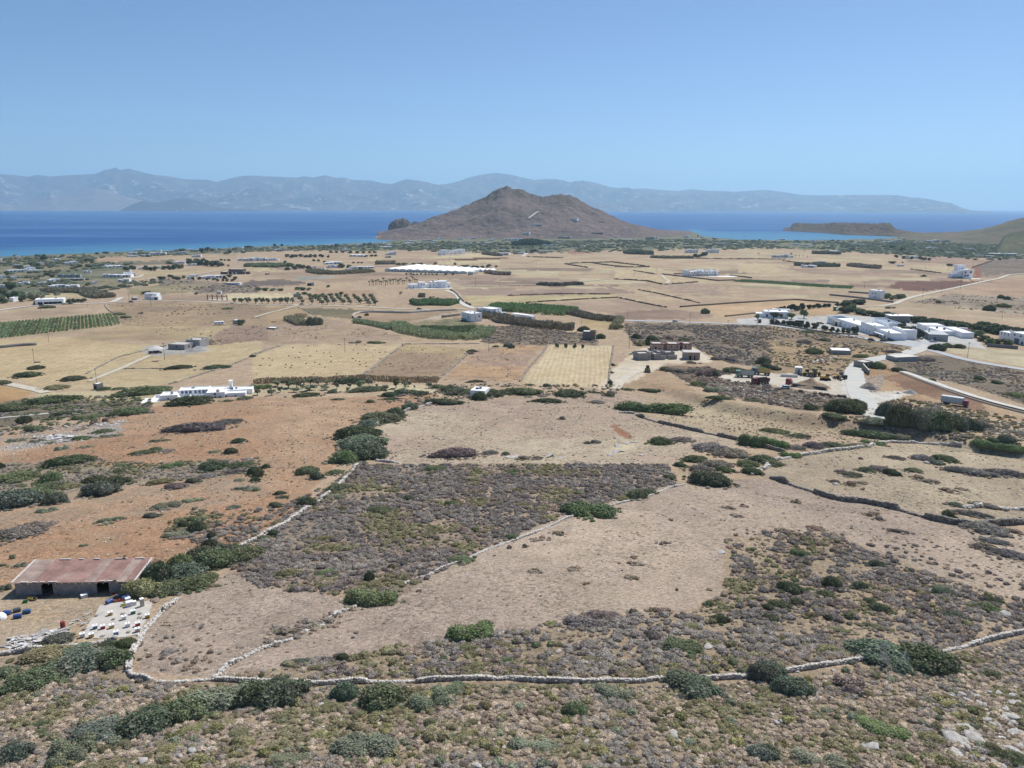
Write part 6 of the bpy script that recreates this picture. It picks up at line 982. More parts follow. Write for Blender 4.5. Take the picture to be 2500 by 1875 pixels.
_plain = [(B3, [(150, 205), (400, 190), (650, 175), (930, 160)], 'reddish rubble wall below the yellow stubble field', 1.0, .9), (B3, [(940, 165), (1100, 200), (1250, 230), (1340, 246)], 'dark rubble wall slanting across the brown fields', 1.0, .9), (B3, [(1100, 95), (1300, 135), (1500, 180), (1620, 208)], 'overgrown field wall on the brown plain', .8, 1.0),
          (B3, [(0, 146), (400, 132), (860, 134)], 'field wall behind the yellow stubble field', .9, 1.0), (B2, [(1660, 95), (1700, 125), (1740, 165), (1770, 200), (1830, 225)], 'dark wall along the white road bend', 1.1, .9), (F5, [(600, 880), (880, 888), (1200, 898)], 'distant dark field wall below the hill', 1.4, 1.6), (F5, [(1240, 1000), (1400, 1030), (1620, 1062)], 'distant field wall slanting left of the walled plot', 1.4, 1.6),
          (F5, [(1240, 998), (1500, 985), (1690, 980), (2050, 970), (2212, 990)], 'far side of the walled plot on the plain', 1.5, 1.6), (F5, [(1700, 985), (1900, 1015), (2212, 1050)], 'near wall dividing the walled plot', 1.5, 1.6), (F6, [(0, 632), (200, 655), (400, 675), (590, 705)], 'right arm of the walled plot on the plain', 1.5, 1.6), (F6, [(0, 700), (250, 710), (590, 707)], 'lower wall of the walled plot on the plain', 1.3, 1.6),
          (F6, [(0, 912), (300, 928), (560, 945), (800, 1000)], 'dark field wall below the bare plain', 1.2, 1.4), (F6, [(850, 1002), (1100, 985), (1400, 962)], 'field wall right of the dirt track on the plain', 1.0, 1.4), (F6, [(630, 548), (1300, 560), (2212, 575)], 'long dark field wall behind the plain', 1.2, 1.8), (F6, [(330, 770), (500, 795), (680, 828)], 'short field wall by the two poles', 1.0, 1.4), (F7, [(0, 520), (400, 525), (740, 527)], 'dark field wall below the long low house', 1.2, 1.6), (F7, [(700, 550), (900, 575), (950, 578)], 'slanting field wall on the right plain', 1.2, 1.6),
          (F8, [(460, 745), (700, 775), (940, 805)], 'field wall left of the big white villa on the right', 1.1, 1.5), (F8, [(1420, 718), (1560, 670), (1740, 605)], 'pale wall at the edge of the dark hill on the right', 1.3, 1.5)]
for fn, l, lab, h, st in _plain: stone_wall(fn(l), lab, h, 1.0, st, M_STONE2, name='field_wall')
# smooth masonry walls
def plain_wall(px, h, w, mat, label, name='garden_wall', base=-.4, cat='wall'):
    x, y, d, L = polyline(px, 3.0); n = len(x); z = H(x, y); o0 = np.array([x.mean(), y.mean(), z.mean()]); V = []
    for sgn, zz in ((-1, base), (1, base), (1, h), (-1, h)): V.append(np.stack([x-d[:, 1]*w/2*sgn, y+d[:, 0]*w/2*sgn, z+zz], 1))
    V = np.concatenate(V)-o0; F = []
    for i in range(n-1):
        for a, b in ((0, 1), (1, 2), (2, 3), (3, 0)): F.append((a*n+i, a*n+i+1, b*n+i+1, b*n+i))
    F += [(0, n, 2*n, 3*n), (n-1, 4*n-1, 3*n-1, 2*n-1)]; me = new_mesh(name, V, np.array(F)); me.materials.append(mat)
    cop = None; o = link(name, me, loc=o0); return tag(o, label, cat)
M_RENDER = simple('pale_render', (206, 200, 190), .9, .1, .14, .6, dirt=(176, 164, 148)); M_WALLG = simple('grey_block_wall', (150, 146, 142), .95, .1, .16, 1.2, dirt=(122, 116, 108)); M_WALLS = simple('rubble_masonry', (150, 138, 124), .95, .1, .3, 2.5, dirt=(112, 100, 90)); M_CONC = simple('raw_concrete', (168, 160, 150), .9, .15, .2, .9, dirt=(136, 124, 110))
plain_wall(B2([(1720, 268), (1500, 278), (1300, 293), (1000, 286), (900, 290), (850, 305), (833, 322), (850, 345), (930, 362), (1000, 375), (1100, 392), (1190, 408)]), 1.5, .4, M_RENDER, 'pale rendered wall looping round the bare plot')
plain_wall(E5([(255, 396), (450, 425), (650, 462), (900, 505), (1200, 552), (1450, 572), (1662, 578)]), 1.1, .4, M_WALLS, 'long rubble wall along the road in front of the works')
plain_wall(E5([(1830, 586), (2000, 598), (2212, 612)])+E6([(300, 495), (600, 522)]), 1.2, .4, M_WALLS, 'rubble wall along the road right of the gate')
plain_wall(E6([(1620, 628), (1850, 645), (2115, 668)]), 2.0, .3, M_WALLG, 'grey block wall in front of the white works at the right edge')
plain_wall(E8([(690, 352), (850, 415), (1000, 472), (1300, 585), (1500, 655), (1800, 745), (2212, 850), (2700, 980)]), .5, 1.4, M_WALLS, 'dark retaining wall along the sunken lane', 'retaining_wall', -2.6)
plain_wall(B4([(570, 142), (800, 165), (1000, 190), (1110, 205)]), 1.6, .4, M_WALLG, 'long grey wall in front of the lone white cube house')
plain_wall(B4([(730, 118), (900, 130)]), 1.6, .4, M_WALLG, 'short grey wall left of the lone white cube house')
plain_wall(B3([(1450, 243), (1700, 225), (1900, 210), (2212, 192)])+B4([(280, 182), (420, 192), (650, 208)]), 1.3, .7, M_STONE2, 'long brown wall behind the orange field')
plain_wall(B3([(1830, 322), (2000, 305), (2130, 290)]), 1.0, .6, M_STONE2, 'brown wall below the orange field')
plain_wall(F6([(805, 830), (1000, 852), (1250, 882), (1500, 910), (1750, 940), (2040, 930)]), 1.6, .6, M_WALLS, 'dark enclosure wall in front of the white hotel on the plain')
plain_wall(F6([(1000, 825), (1230, 815)]), 1.5, .6, M_WALLS, 'dark enclosure wall left of the white hotel on the plain')
plain_wall(F6([(1950, 850), (2212, 880), (2320, 895)]), 1.6, .6, M_WALLS, 'dark enclosure wall right of the white hotel on the plain')
plain_wall(B1([(-200, 600), (0, 588), (150, 572), (310, 562)]), 1.6, .5, M_WALLG, 'grey wall at the left edge below the vineyard')
plain_wall(E7([(1340, 800), (1400, 850), (1480, 875), (1550, 880)]), 2.2, .4, M_WALLS, 'curved stone terrace wall right of the two-storey villa')
plain_wall(E7([(250, 760), (450, 735), (665, 705)]), 1.8, .4, M_WALLS, 'stone terrace wall left of the two-storey villa')
# roads and lanes
def road_material(name, c1, c2, sc=.25):
    t = NT(name); p = t.pos(); col = t.mix(t.ramp(t.noise(sc, 6, .65, p, .5), .36, .64), alb(c1), alb(c2)); col = t.scale(col, t.ramp(t.noise(sc*12, 4, .7, p), .25, .75, .86, 1.1)); t.color(col); t.bump(t.noise(3, 4, .6, p), .04, .5); return t.m
M_ASPH = road_material('worn_asphalt', (178, 182, 184), (192, 192, 190)); M_DIRT = road_material('pale_dirt_road', (214, 204, 184), (200, 186, 162)); M_WHITER = road_material('white_concrete_road', (222, 218, 208), (204, 198, 186)); M_GRAV = road_material('grey_gravel', (194, 196, 188), (210, 204, 190))
def road(px, w, mat, name='road', off=.08, wob=.35):
    x, y, d, L = polyline(px, 4.0)
    if len(x) > 6:
        k = np.ones(5)/5
        xs = np.convolve(np.pad(x, 2, mode='edge'), k, 'valid'); ys = np.convolve(np.pad(y, 2, mode='edge'), k, 'valid'); xs[0], xs[-1], ys[0], ys[-1] = x[0], x[-1], y[0], y[-1]; x, y = xs, ys
    n = len(x); V = []; r = np.random.default_rng(int(abs(px[0][0])))
    jl = wob*(r.random(n)-.5); jr = wob*(r.random(n)-.5)
    for t in (-.5, -.25, 0, .25, .5):
        q = t*w+(jl if t < 0 else jr)*abs(t)*2; a = x-d[:, 1]*q; b = y+d[:, 0]*q; rr = np.hypot(a, b); V.append(np.stack([a, b, H(a, b)+off+rr*.0004-(.06 if abs(t) == .5 else 0)], 1))
    V = np.concatenate(V); F = [(k*n+i, k*n+i+1, (k+1)*n+i+1, (k+1)*n+i) for k in range(4) for i in range(n-1)]
    me = new_mesh(name, V, np.array(F)); 
    me.materials.append(mat); return tag(link(name, me), kind='structure')
road(B3([(985, 355), (1250, 362), (1420, 367), (1700, 377), (2000, 388), (2212, 392)])+B4([(200, 412), (420, 438), (650, 472), (820, 492), (1000, 532), (1200, 562), (1370, 590)]), 6.5, M_ASPH)
road(B4([(1300, 560), (1400, 600), (1480, 622), (1740, 692), (2000, 738), (2212, 768), (2600, 835)]), 6, M_ASPH)
road(B4([(1390, 560), (1300, 612), (1150, 652), (1000, 672), (880, 697), (800, 740), (772, 800), (790, 870), (805, 940), (840, 1010), (890, 1070)])+C4([(930, 100), (1000, 150), (1075, 183)]), 8.5, M_GRAV, 'dirt_road')
road(F1([(-300, 1200), (0, 1160), (300, 1110), (700, 1075), (1100, 1055), (1500, 1052), (1900, 1025), (2050, 945)]), 5, M_WHITER, 'lane')
road(F1([(1950, 1020), (2100, 1020)])+F2([(0, 1018), (300, 1010), (800, 1000), (1200, 1012), (1750, 1042), (2150, 1055)])+F3([(0, 1062), (600, 1067), (1300, 1082), (1800, 1097), (2150, 1113)])+B2([(1100, 250), (1500, 266), (1720, 262), (1800, 255)]), 4, M_DIRT, 'lane')
road(E7([(960, 565), (800, 515), (725, 475), (660, 420), (640, 350), (600, 290), (500, 220), (400, 190), (330, 170)]), 5, M_WHITER, 'lane')
road(B3([(-520, 75), (-200, 66), (0, 58), (350, 50), (700, 20), (860, 5)]), 3.6, M_DIRT, 'lane')
road(B4([(730, 255), (800, 237), (1000, 235), (1120, 215), (1200, 180), (1300, 150), (1560, 95), (1880, 25), (2000, 2)])+A4([(2080, 1008), (2212, 996), (2600, 985)]), 5, M_DIRT, 'lane')
road(B1([(-200, 860), (0, 882), (100, 897), (200, 917), (300, 937), (390, 965)]), 4.5, M_DIRT, 'lane')
road(B1([(750, 870), (840, 830), (1000, 770), (1150, 700), (1260, 655)]), 2.6, M_DIRT, 'track')
road(C1([(-100, 150), (0, 140), (250, 120), (500, 95), (700, 70)]), 1.6, M_WHITER, 'path')
road(E8([(640, 330), (760, 355), (1000, 452), (1300, 560), (1600, 655), (1900, 742), (2212, 815), (2700, 950)]), 3.2, M_WHITER, 'lane', off=.55)
road(B2([(0, 330), (150, 285), (330, 240), (370, 225)]), 2.6, M_DIRT, 'track')
road(F2([(380, 640), (700, 590), (1000, 565), (1300, 550), (1550, 500), (1600, 490)]), 4, M_DIRT, 'track')
road(F2([(0, 640), (250, 610), (340, 560), (420, 550)]), 5, M_DIRT, 'track')
road(F5([(520, 880), (560, 850), (600, 820)]), 8, M_DIRT, 'track')
road(F6([(800, 840), (850, 900), (920, 940), (880, 995)]), 4, M_DIRT, 'track')
road(B3([(900, 935), (960, 860), (1050, 805), (1150, 770)]), 4, M_DIRT, 'track')
road(E6([(600, 500), (700, 560), (760, 600)]), 9, M_ASPH, 'forecourt')
road(E6([(230, 540), (450, 570), (700, 640)]), 16, M_ASPH, 'forecourt')
# ------------------------------------------------------------------ buildings
M_WHITE = simple('whitewash', (255, 255, 255), .85, .15, .03, .3, dirt=(244, 240, 234), gain=1.1); M_ROOFW = simple('white_roof_coat', (252, 252, 250), .85, .15, .06, .3, dirt=(226, 220, 210), gain=1.08)
M_WARM = simple('warm_white_wall', (226, 220, 208), .9, .1, .08, .4, dirt=(200, 190, 174)); M_GREYW = simple('grey_wall', (176, 176, 176), .9, .1, .1, .5, dirt=(150, 146, 140)); M_BLOCK = None
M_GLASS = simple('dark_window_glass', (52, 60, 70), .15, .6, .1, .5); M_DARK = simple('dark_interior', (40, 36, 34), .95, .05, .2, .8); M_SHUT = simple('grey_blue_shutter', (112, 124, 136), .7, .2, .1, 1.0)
M_BROWNW = simple('brown_stone_wall', (118, 92, 92), .95, .1, .25, .8, dirt=(96, 76, 76)); M_PINKW = simple('pink_wall', (214, 190, 172), .9, .1, .1, .5); M_GREENH = simple('greenhouse_film', (226, 232, 232), .4, .4, .06, .2); M_TIN = simple('grey_tin_roof', (186, 192, 192), .5, .4, .1, .4, dirt=(160, 158, 152)); M_WOOD = simple('weathered_wood', (112, 96, 82), .9, .1, .25, 2)
def blocks_material(name, c, joint, bw=.5, bh=.25):
    t = NT(name); p = t.obj(); sp = t.n('ShaderNodeSeparateXYZ'); t.l(p, sp.inputs[0]); cb = t.n('ShaderNodeCombineXYZ'); t.l(t.math('ADD', sp.outputs[0], sp.outputs[1]), cb.inputs[0]); t.l(sp.outputs[2], cb.inputs[1])
    b = t.n('ShaderNodeTexBrick'); b.inputs['Scale'].default_value = 1; b.inputs['Brick Width'].default_value = bw; b.inputs['Row Height'].default_value = bh; b.inputs['Mortar Size'].default_value = .02; t.l(cb.outputs[0], b.inputs['Vector'])
    b.inputs['Color1'].default_value = (*alb(c), 1); b.inputs['Color2'].default_value = (*alb(tuple(np.array(c)*.86)), 1); b.inputs['Mortar'].default_value = (*alb(joint), 1)
    col = t.scale(b.outputs[0], t.ramp(t.noise(.8, 5, .65, p), .25, .75, .8, 1.12)); t.color(col); t.bump(b.outputs['Fac'], -.02, .6); return t.m
M_BLOCK = blocks_material('concrete_blocks', (184, 178, 174), (156, 150, 148)); M_BRICK = blocks_material('red_hollow_brick', (190, 142, 122), (206, 184, 170), .33, .2)
class House:
    def __init__(s, name, fn, base, label, cat='house', group=None, depthsign=1):
        s.fn = fn; a, b = P(fn([base[:2], base[2:]])); s.o = a; s.L = float(np.hypot(*(b-a)[:2])); d = (b-a)[:2]/s.L; s.rz = math.atan2(d[1], d[0]); s.k = 1/(fn(1, 0)[0]-fn(0, 0)[0])
        s.m = mpp((a+b)/2)/s.k; n = np.array([-d[1], d[0]]); s.ys = 1 if n@((a+b)[:2]) > 0 else -1
        z = min(a[2], b[2], float(H(*(a[:2]+n*s.ys*4)))); s.root = empty(name, (a[0], a[1], z), s.rz, label, cat, group); s.zb = max(a[2], b[2])-z
    def pb(s, x0, x1, y0, y1, h, z0=0.0, mat=None, roof=None, par=.3, rim=.25, name='wall'):
        """flat-roofed block: walls with a parapet rim and a roof slab set inside; x in fractions of the base line, y in metres away, h in tile pixels"""
        X0, X1 = x0*s.L, x1*s.L; h = z0+h*s.m; Y0, Y1 = sorted((y0*s.ys, y1*s.ys)); m = MB(); zb = z0-1.2 if z0 == 0 else z0; mat = mat or M_WHITE
        o = [(X0, Y0), (X1, Y0), (X1, Y1), (X0, Y1)]; rim = min(rim, (X1-X0)*.2, (Y1-Y0)*.2); q = [(X0+rim, Y0+rim), (X1-rim, Y0+rim), (X1-rim, Y1-rim), (X0+rim, Y1-rim)]
        V = [(x, y, zb) for x, y in o]+[(x, y, h) for x, y in o]+[(x, y, h) for x, y in q]+[(x, y, h-par) for x, y in q]
        F = [(i, (i+1) % 4, 4+(i+1) % 4, 4+i) for i in range(4)]+[(4+i, 4+(i+1) % 4, 8+(i+1) % 4, 8+i) for i in range(4)]+[(8+i, 8+(i+1) % 4, 12+(i+1) % 4, 12+i) for i in range(4)]
        m.add(V, F); w = m.build(name, mat, s.root); r = MB(); r.box(X0+rim-.003, X1-rim+.003, Y0+rim-.003, Y1-rim+.003, h-par-.25, h-par); r.build('roof', roof or M_ROOFW, s.root)
        if mat in (M_WHITE, M_GREYW) and (X1-X0) > 4.5 and abs(Y1-Y0) > 4.5:
            rr = random.Random(int(X0*7+h*13))
            for _ in range(rr.choice([0, 1, 1, 2])):
                bx, by = rr.uniform(X0+1, X1-1.8), rr.uniform(Y0+1, Y1-1.8); u = MB(); u.box(bx, bx+rr.uniform(.6, 1.3), by, by+rr.uniform(.6, 1.3), h-par+.003, h-par+rr.uniform(.5, 1.1)); u.build('roof_unit', rr.choice([M_GREYW, M_TIN, M_SHUT]), s.root)
        return w
    def win(s, f, y, z, w, h, mat=None, name='window', frame=True, side=None, px=True):
        """opening on the front (side None) or on an end wall (side = x fraction of that wall, f = metres along it)"""
        k = s.m if px else 1; w, h, z = w*k, h*k, z*k
        m = MB(); t = .05; fr = .07
        if side is None:
            x = f*s.L; y0 = y*s.ys; e = -s.ys; m.box(x-w/2, x+w/2, *sorted((y0+e*.01, y0+e*t)), z, z+h); o = m.build(name, mat or M_GLASS, s.root)
            if frame:
                g = MB()
                for a in ((x-w/2-fr, x-w/2, z-fr, z+h+fr), (x+w/2, x+w/2+fr, z-fr, z+h+fr), (x-w/2, x+w/2, z+h, z+h+fr), (x-w/2, x+w/2, z-fr, z)): g.box(a[0], a[1], *sorted((y0+e*.005, y0+e*(t+.06))), a[2], a[3])
                g.build('frame', M_WHITE, o)
        else:
            x = side*s.L; e = 1 if side > .3 else -1; yy = f*s.ys; m.box(*sorted((x+e*.01, x+e*t)), yy-w/2, yy+w/2, z, z+h); o = m.build(name, mat or M_GLASS, s.root)
        return o
    def box(s, name, mat, x0, x1, y0, y1, z0, z1):
        m = MB(); m.box(x0*s.L, x1*s.L, *sorted((y0*s.ys, y1*s.ys)), z0, z1); return m.build(name, mat, s.root)
# --- block-built shed with the rusty roof
def shed():
    s = House('shed', E1, (218, 628, 1830, 578), 'long block-built shed with rusty corrugated roof and two open doorways', 'shed'); L = s.L; d = 6.6; h0 = 2.55; h1 = 3.15; ys = s.ys; f = lambda px: (px-218)/1612
    doors = [(f(566), f(722)), (f(1312), f(1478))]; x = 0; w = MB()
    def yb(a, b): return sorted((a*ys, b*ys))
    for a, b in doors+[(1, 1)]: w.box(x*L, a*L, *yb(0, .2), -1, h0); x = b
    for a, b in doors: w.box(a*L, b*L, *yb(.003, .197), h0-.22, h0-.003)
    w.build('front_wall', M_BLOCK, s.root); q = MB(); q.box(0, L, *yb(d-.2, d), -1, h1-.02); q.build('back_wall', M_BLOCK, s.root)
    for xx in (0, L-.2):
        g = MB(); y0, y1 = .2*ys, (d-.2)*ys; g.hexa([(xx, y0, -1), (xx+.2, y0, -1), (xx+.2, y1, -1), (xx, y1, -1), (xx, y0, h0-.01), (xx+.2, y0, h0-.01), (xx+.2, y1, h1-.03), (xx, y1, h1-.03)]); g.build('end_wall', M_RENDER if xx else M_BLOCK, s.root)
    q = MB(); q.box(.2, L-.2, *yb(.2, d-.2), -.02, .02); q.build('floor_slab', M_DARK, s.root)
    rust = simple('rusty_sheet', (170, 130, 118), .85, .15, .35, .5, dirt=(186, 164, 148)); pale = simple('faded_sheet', (180, 156, 142), .85, .15, .3, .5, dirt=(158, 116, 104)); pal = [1, 1, 0, 0, 0, 0, 0, 1, 0, 0, 1, 0]
    n = 12; root = empty('roof', (0, 0, 0)); root.parent = s.root
    for i in range(n):
        x0 = -.25+i*(L+.5)/n; x1 = x0+(L+.5)/n+.05; nx = 22; V = []; 
        for j, t in enumerate((-.45, d*.5, d+.25)):
            for k in range(nx+1):
                xx = x0+(x1-x0)*k/nx; V.append((xx, t*ys, h0+.13+(h1-h0)*t/d+(.035 if k % 2 else 0)+.012*(i % 2)))
        F = [(j*(nx+1)+k, j*(nx+1)+k+1, (j+1)*(nx+1)+k+1, (j+1)*(nx+1)+k) for j in range(2) for k in range(nx)]
        me = new_mesh('roof_sheet', V, np.array(F)); me.materials.append(pale if pal[i] else rust); link('roof_sheet', me, parent=root)
    for i in range(18):
        xx = .3+i*(L-.7)/17; b = MB(); b.bar((xx, -.62*ys, h0-.06), (xx, d*ys*.99, h1+.0), .08, .14); b.build('rafter', simple('pale_timber', (196, 176, 156), .9, .1, .15, 2), s.root)
    rr = random.Random(4); lt = simple('roof_weight', (222, 214, 204), .9, .1, .15, 2)
    for i in range(13):
        xx = rr.uniform(0, .94)*L; ln = rr.uniform(.5, 1.9); bk = i % 2; b = MB(); yy = (d+.05 if bk else -.3)*ys; zz = (h1+.20 if bk else h0+.15); b.box(xx, min(xx+ln, L+.2), yy-.12, yy+.12, zz, zz+.12); b.build('roof_weight', lt, s.root)
    for xx in (-.3, L+.08):
        b = MB(); b.bar((xx+.1, -.4*ys, h0+.2), (xx+.1, (d+.2)*ys, h1+.24), .3, .1); b.build('verge_board', lt, s.root)
shed()
# --- white farmhouse villa behind the red-earth field
def villa():
    s = House('farmhouse', E2, (205, 548, 1655, 466), 'long low white farmhouse with chimney behind the red-earth field'); f = lambda x: (x-205)/1450
    s.pb(f(990), f(1305), 0, 11, 105); s.pb(f(490), f(992), 5.0, 11, 118); s.pb(f(1302), f(1655), .6, 5, 78); s.pb(f(1302), f(1755), 5.02, 10.5, 92); s.pb(f(205), f(500), 1, 8, 84); s.pb(f(500), f(690), 2.2, 4.9, 40, par=.2); s.pb(f(690), f(1010), -.8, 4.9, 52, par=.7, rim=.3)
    s.box('chimney', M_WHITE, f(1335), f(1388), 8.6, 9.9, 2, 5.0); s.box('chimney_cap', M_WHITE, f(1328), f(1395), 8.4, 10.1, 5.0, 5.2)
    for x in (550, 617, 687, 775, 843, 912, 968): s.win(f(x), 5.0, 62, 38, 44, M_SHUT)
    for x, z in ((1060, 12), (1138, 12), (1218, 12), (1136, 62)): s.win(f(x), 0, z, 30, 30)
    s.win(f(1322), .6, 18, 28, 28); s.win(f(1484), .6, 18, 34, 26, M_SHUT); s.win(f(342), 1, 14, 28, 26)
    s.box('terrace_wall', M_WHITE, f(80), f(200), 6, 6.4, -1, 1.3); s.box('terrace_wall', M_WHITE, f(20), f(90), -2, -1.7, -1, .9); s.box('terrace_wall', M_WHITE, f(75), f(88), -1.7, 5.9, -1, 1.0)
    s.box('terrace', M_ROOFW, f(-90), f(210), -3, 6, -1, .15)
villa()
# --- unfinished houses
def building_site():
    cpl = simple('cast_concrete', (206, 190, 174), .9, .1, .12, .8, dirt=(176, 160, 146)); slab = simple('fresh_slab', (214, 204, 196), .9, .1, .1, .6)
    s = House('unfinished_house', E3, (362, 738, 1228, 712), 'unfinished grey block house in front of the brick one', 'house'); f = lambda x: (x-362)/866
    s.pb(f(362), f(635), 0, 7.5, 172, mat=M_BLOCK, roof=slab, par=.7, rim=.22); s.pb(f(640), f(712), 2.0, 7.0, 150, mat=M_BLOCK, roof=slab, par=.4, rim=.2); s.pb(f(714), f(855), .3, 7.5, 140, mat=M_BLOCK, roof=slab, par=.6, rim=.22); s.pb(f(857), f(1010), 3.6, 10.5, 165, mat=M_BLOCK, roof=slab, par=.7, rim=.22); s.pb(f(1013), f(1228), 3.2, 8.5, 145, mat=M_BLOCK, roof=slab, par=.5, rim=.22)
    for a, b in ((855, 968), (1030, 1228)): s.box('terrace_wall', M_BLOCK, f(a), f(b), .2, .45, -1, 2.1); s.box('wall_cap', cpl, f(a), f(b), .15, .5, 2.103, 2.25)
    for x, y, z in ((585, 0, 65), (820, .3, 65)): s.win(f(x), y, z, 18, 30, M_DARK, frame=False)
    s.win(f(672), 2.0, 20, 26, 85, M_DARK, 'doorway', False); s.win(f(1000), 3.2, 10, 30, 60, M_DARK, 'doorway', False); s.win(f(905), 3.6, 60, 24, 34, M_DARK, frame=False)
    s = House('unfinished_house', E3, (655, 512, 1555, 512), 'unfinished red brick house with pale concrete columns behind the grey one', 'house'); f = lambda x: (x-655)/900
    for a, b, y0, y1, h in ((655, 905, 0, 9, 158), (908, 1010, 2.5, 8, 145), (1012, 1275, 0, 10, 158), (1280, 1360, 3, 9, 158), (1363, 1552, .4, 9, 166)):
        s.pb(f(a), f(b), y0, y1, h, mat=M_BRICK, roof=slab, par=.55, rim=.3); hh = h*s.m
        for xx in np.linspace(a, b, 2 if b-a < 150 else 3): s.box('column', cpl, f(xx-7), f(xx+7), y0-.06, y0+.2, -1, hh-.5)
        s.box('ring_beam', M_BROWNW, f(a)-.004, f(b)+.004, y0-.1, y0+.25, hh-.48, hh+.03)
    for x, y in ((1098, 0), (1228, 0), (1420, .4)): s.win(f(x), y, 75, 24, 34, M_DARK, frame=False)
    s.win(f(835), 0, 30, 70, 26, M_DARK, frame=False); s.win(f(745), 0, 10, 40, 70, M_DARK, 'doorway', False); s.win(f(1305), 3, 5, 40, 80, M_DARK, 'doorway', False)
    s = House('unfinished_house', E3, (1372, 722, 1738, 724), 'small flat-roofed red brick hut with two doorways on the building site', 'hut'); f = lambda x: (x-1372)/366
    s.pb(0, .27, 0, 6.5, 168, mat=M_BLOCK, roof=slab, par=.05, rim=.1); s.pb(.273, 1, .02, 6.48, 166, mat=M_BRICK, roof=slab, par=.05, rim=.1); s.box('roof_slab', slab, -.03, 1.03, -.3, 6.8, 168*s.m+.01, 168*s.m+.2)
    s.win(f(1520), .02, 0, 40, 95, M_DARK, 'doorway', False); s.win(f(1612), .02, 0, 40, 95, M_DARK, 'doorway', False); s.box('column', cpl, f(1590), f(1602), -.06, .15, -1, 168*s.m); 
    s.box('column', cpl, f(1455), f(1470), -.06, .15, -1, 168*s.m)
building_site()
# --- two-storey white villa by the white road
def villa2():
    s = House('villa', E7, (678, 812, 888, 850), 'two-storey white villa with basement garage beside the white road')
    s.pb(0, 1, 0, 9, 190); s.win(.27, 0, 105, 24, 42); s.win(.72, 0, 80, 28, 60); s.win(.22, 0, 10, 60, 45, M_GREYW, 'garage_door'); s.box('basement', M_GREYW, -.005, .5, -.08, .0, -.5, 1.9); s.win(3.4, 0, 60, 24, 60, M_WARM, 'door', side=1.0); s.win(6.6, 0, 100, 26, 40, None, side=1.0)
    s2 = House('villa', E7, (1085, 728, 1342, 762), 'tall rear block of the white villa with shuttered windows')
    s2.pb(-.42, .02, 1.2, 9, 170); s2.pb(.023, 1, 0, 9.5, 195); s2.pb(1.003, 1.5, 3.5, 9.5, 120)
    for x, z in ((.3, 110), (.42, 110), (.75, 110), (.3, 22), (.75, 22)): s2.win(x, 0, z, 34, 46)
    for f_, z in ((2.5, 120), (6, 120), (2.5, 12)): s2.win(f_, 0, z, 22, 48, None, side=1.0)
    for x in (-.33, -.12): s2.win(x, 1.2, 105, 26, 40)
    s2.box('balcony', M_WHITE, .1, .62, -1.2, -.01, 3.4, 3.6); s2.box('balcony_rail', M_WHITE, .1, .62, -1.2, -1.1, 3.61, 4.4)
villa2()
def long_shed():
    s = House('long_shed', E7, (1750, 730, 2110, 775), 'long low white shed among the green reeds', 'shed'); s.pb(0, 1, 0, 5, 72, par=.1); s.pb(1.003, 1.22, .8, 4.2, 60, par=.1); s.win(1.12, .8, 20, 30, 22)
long_shed()
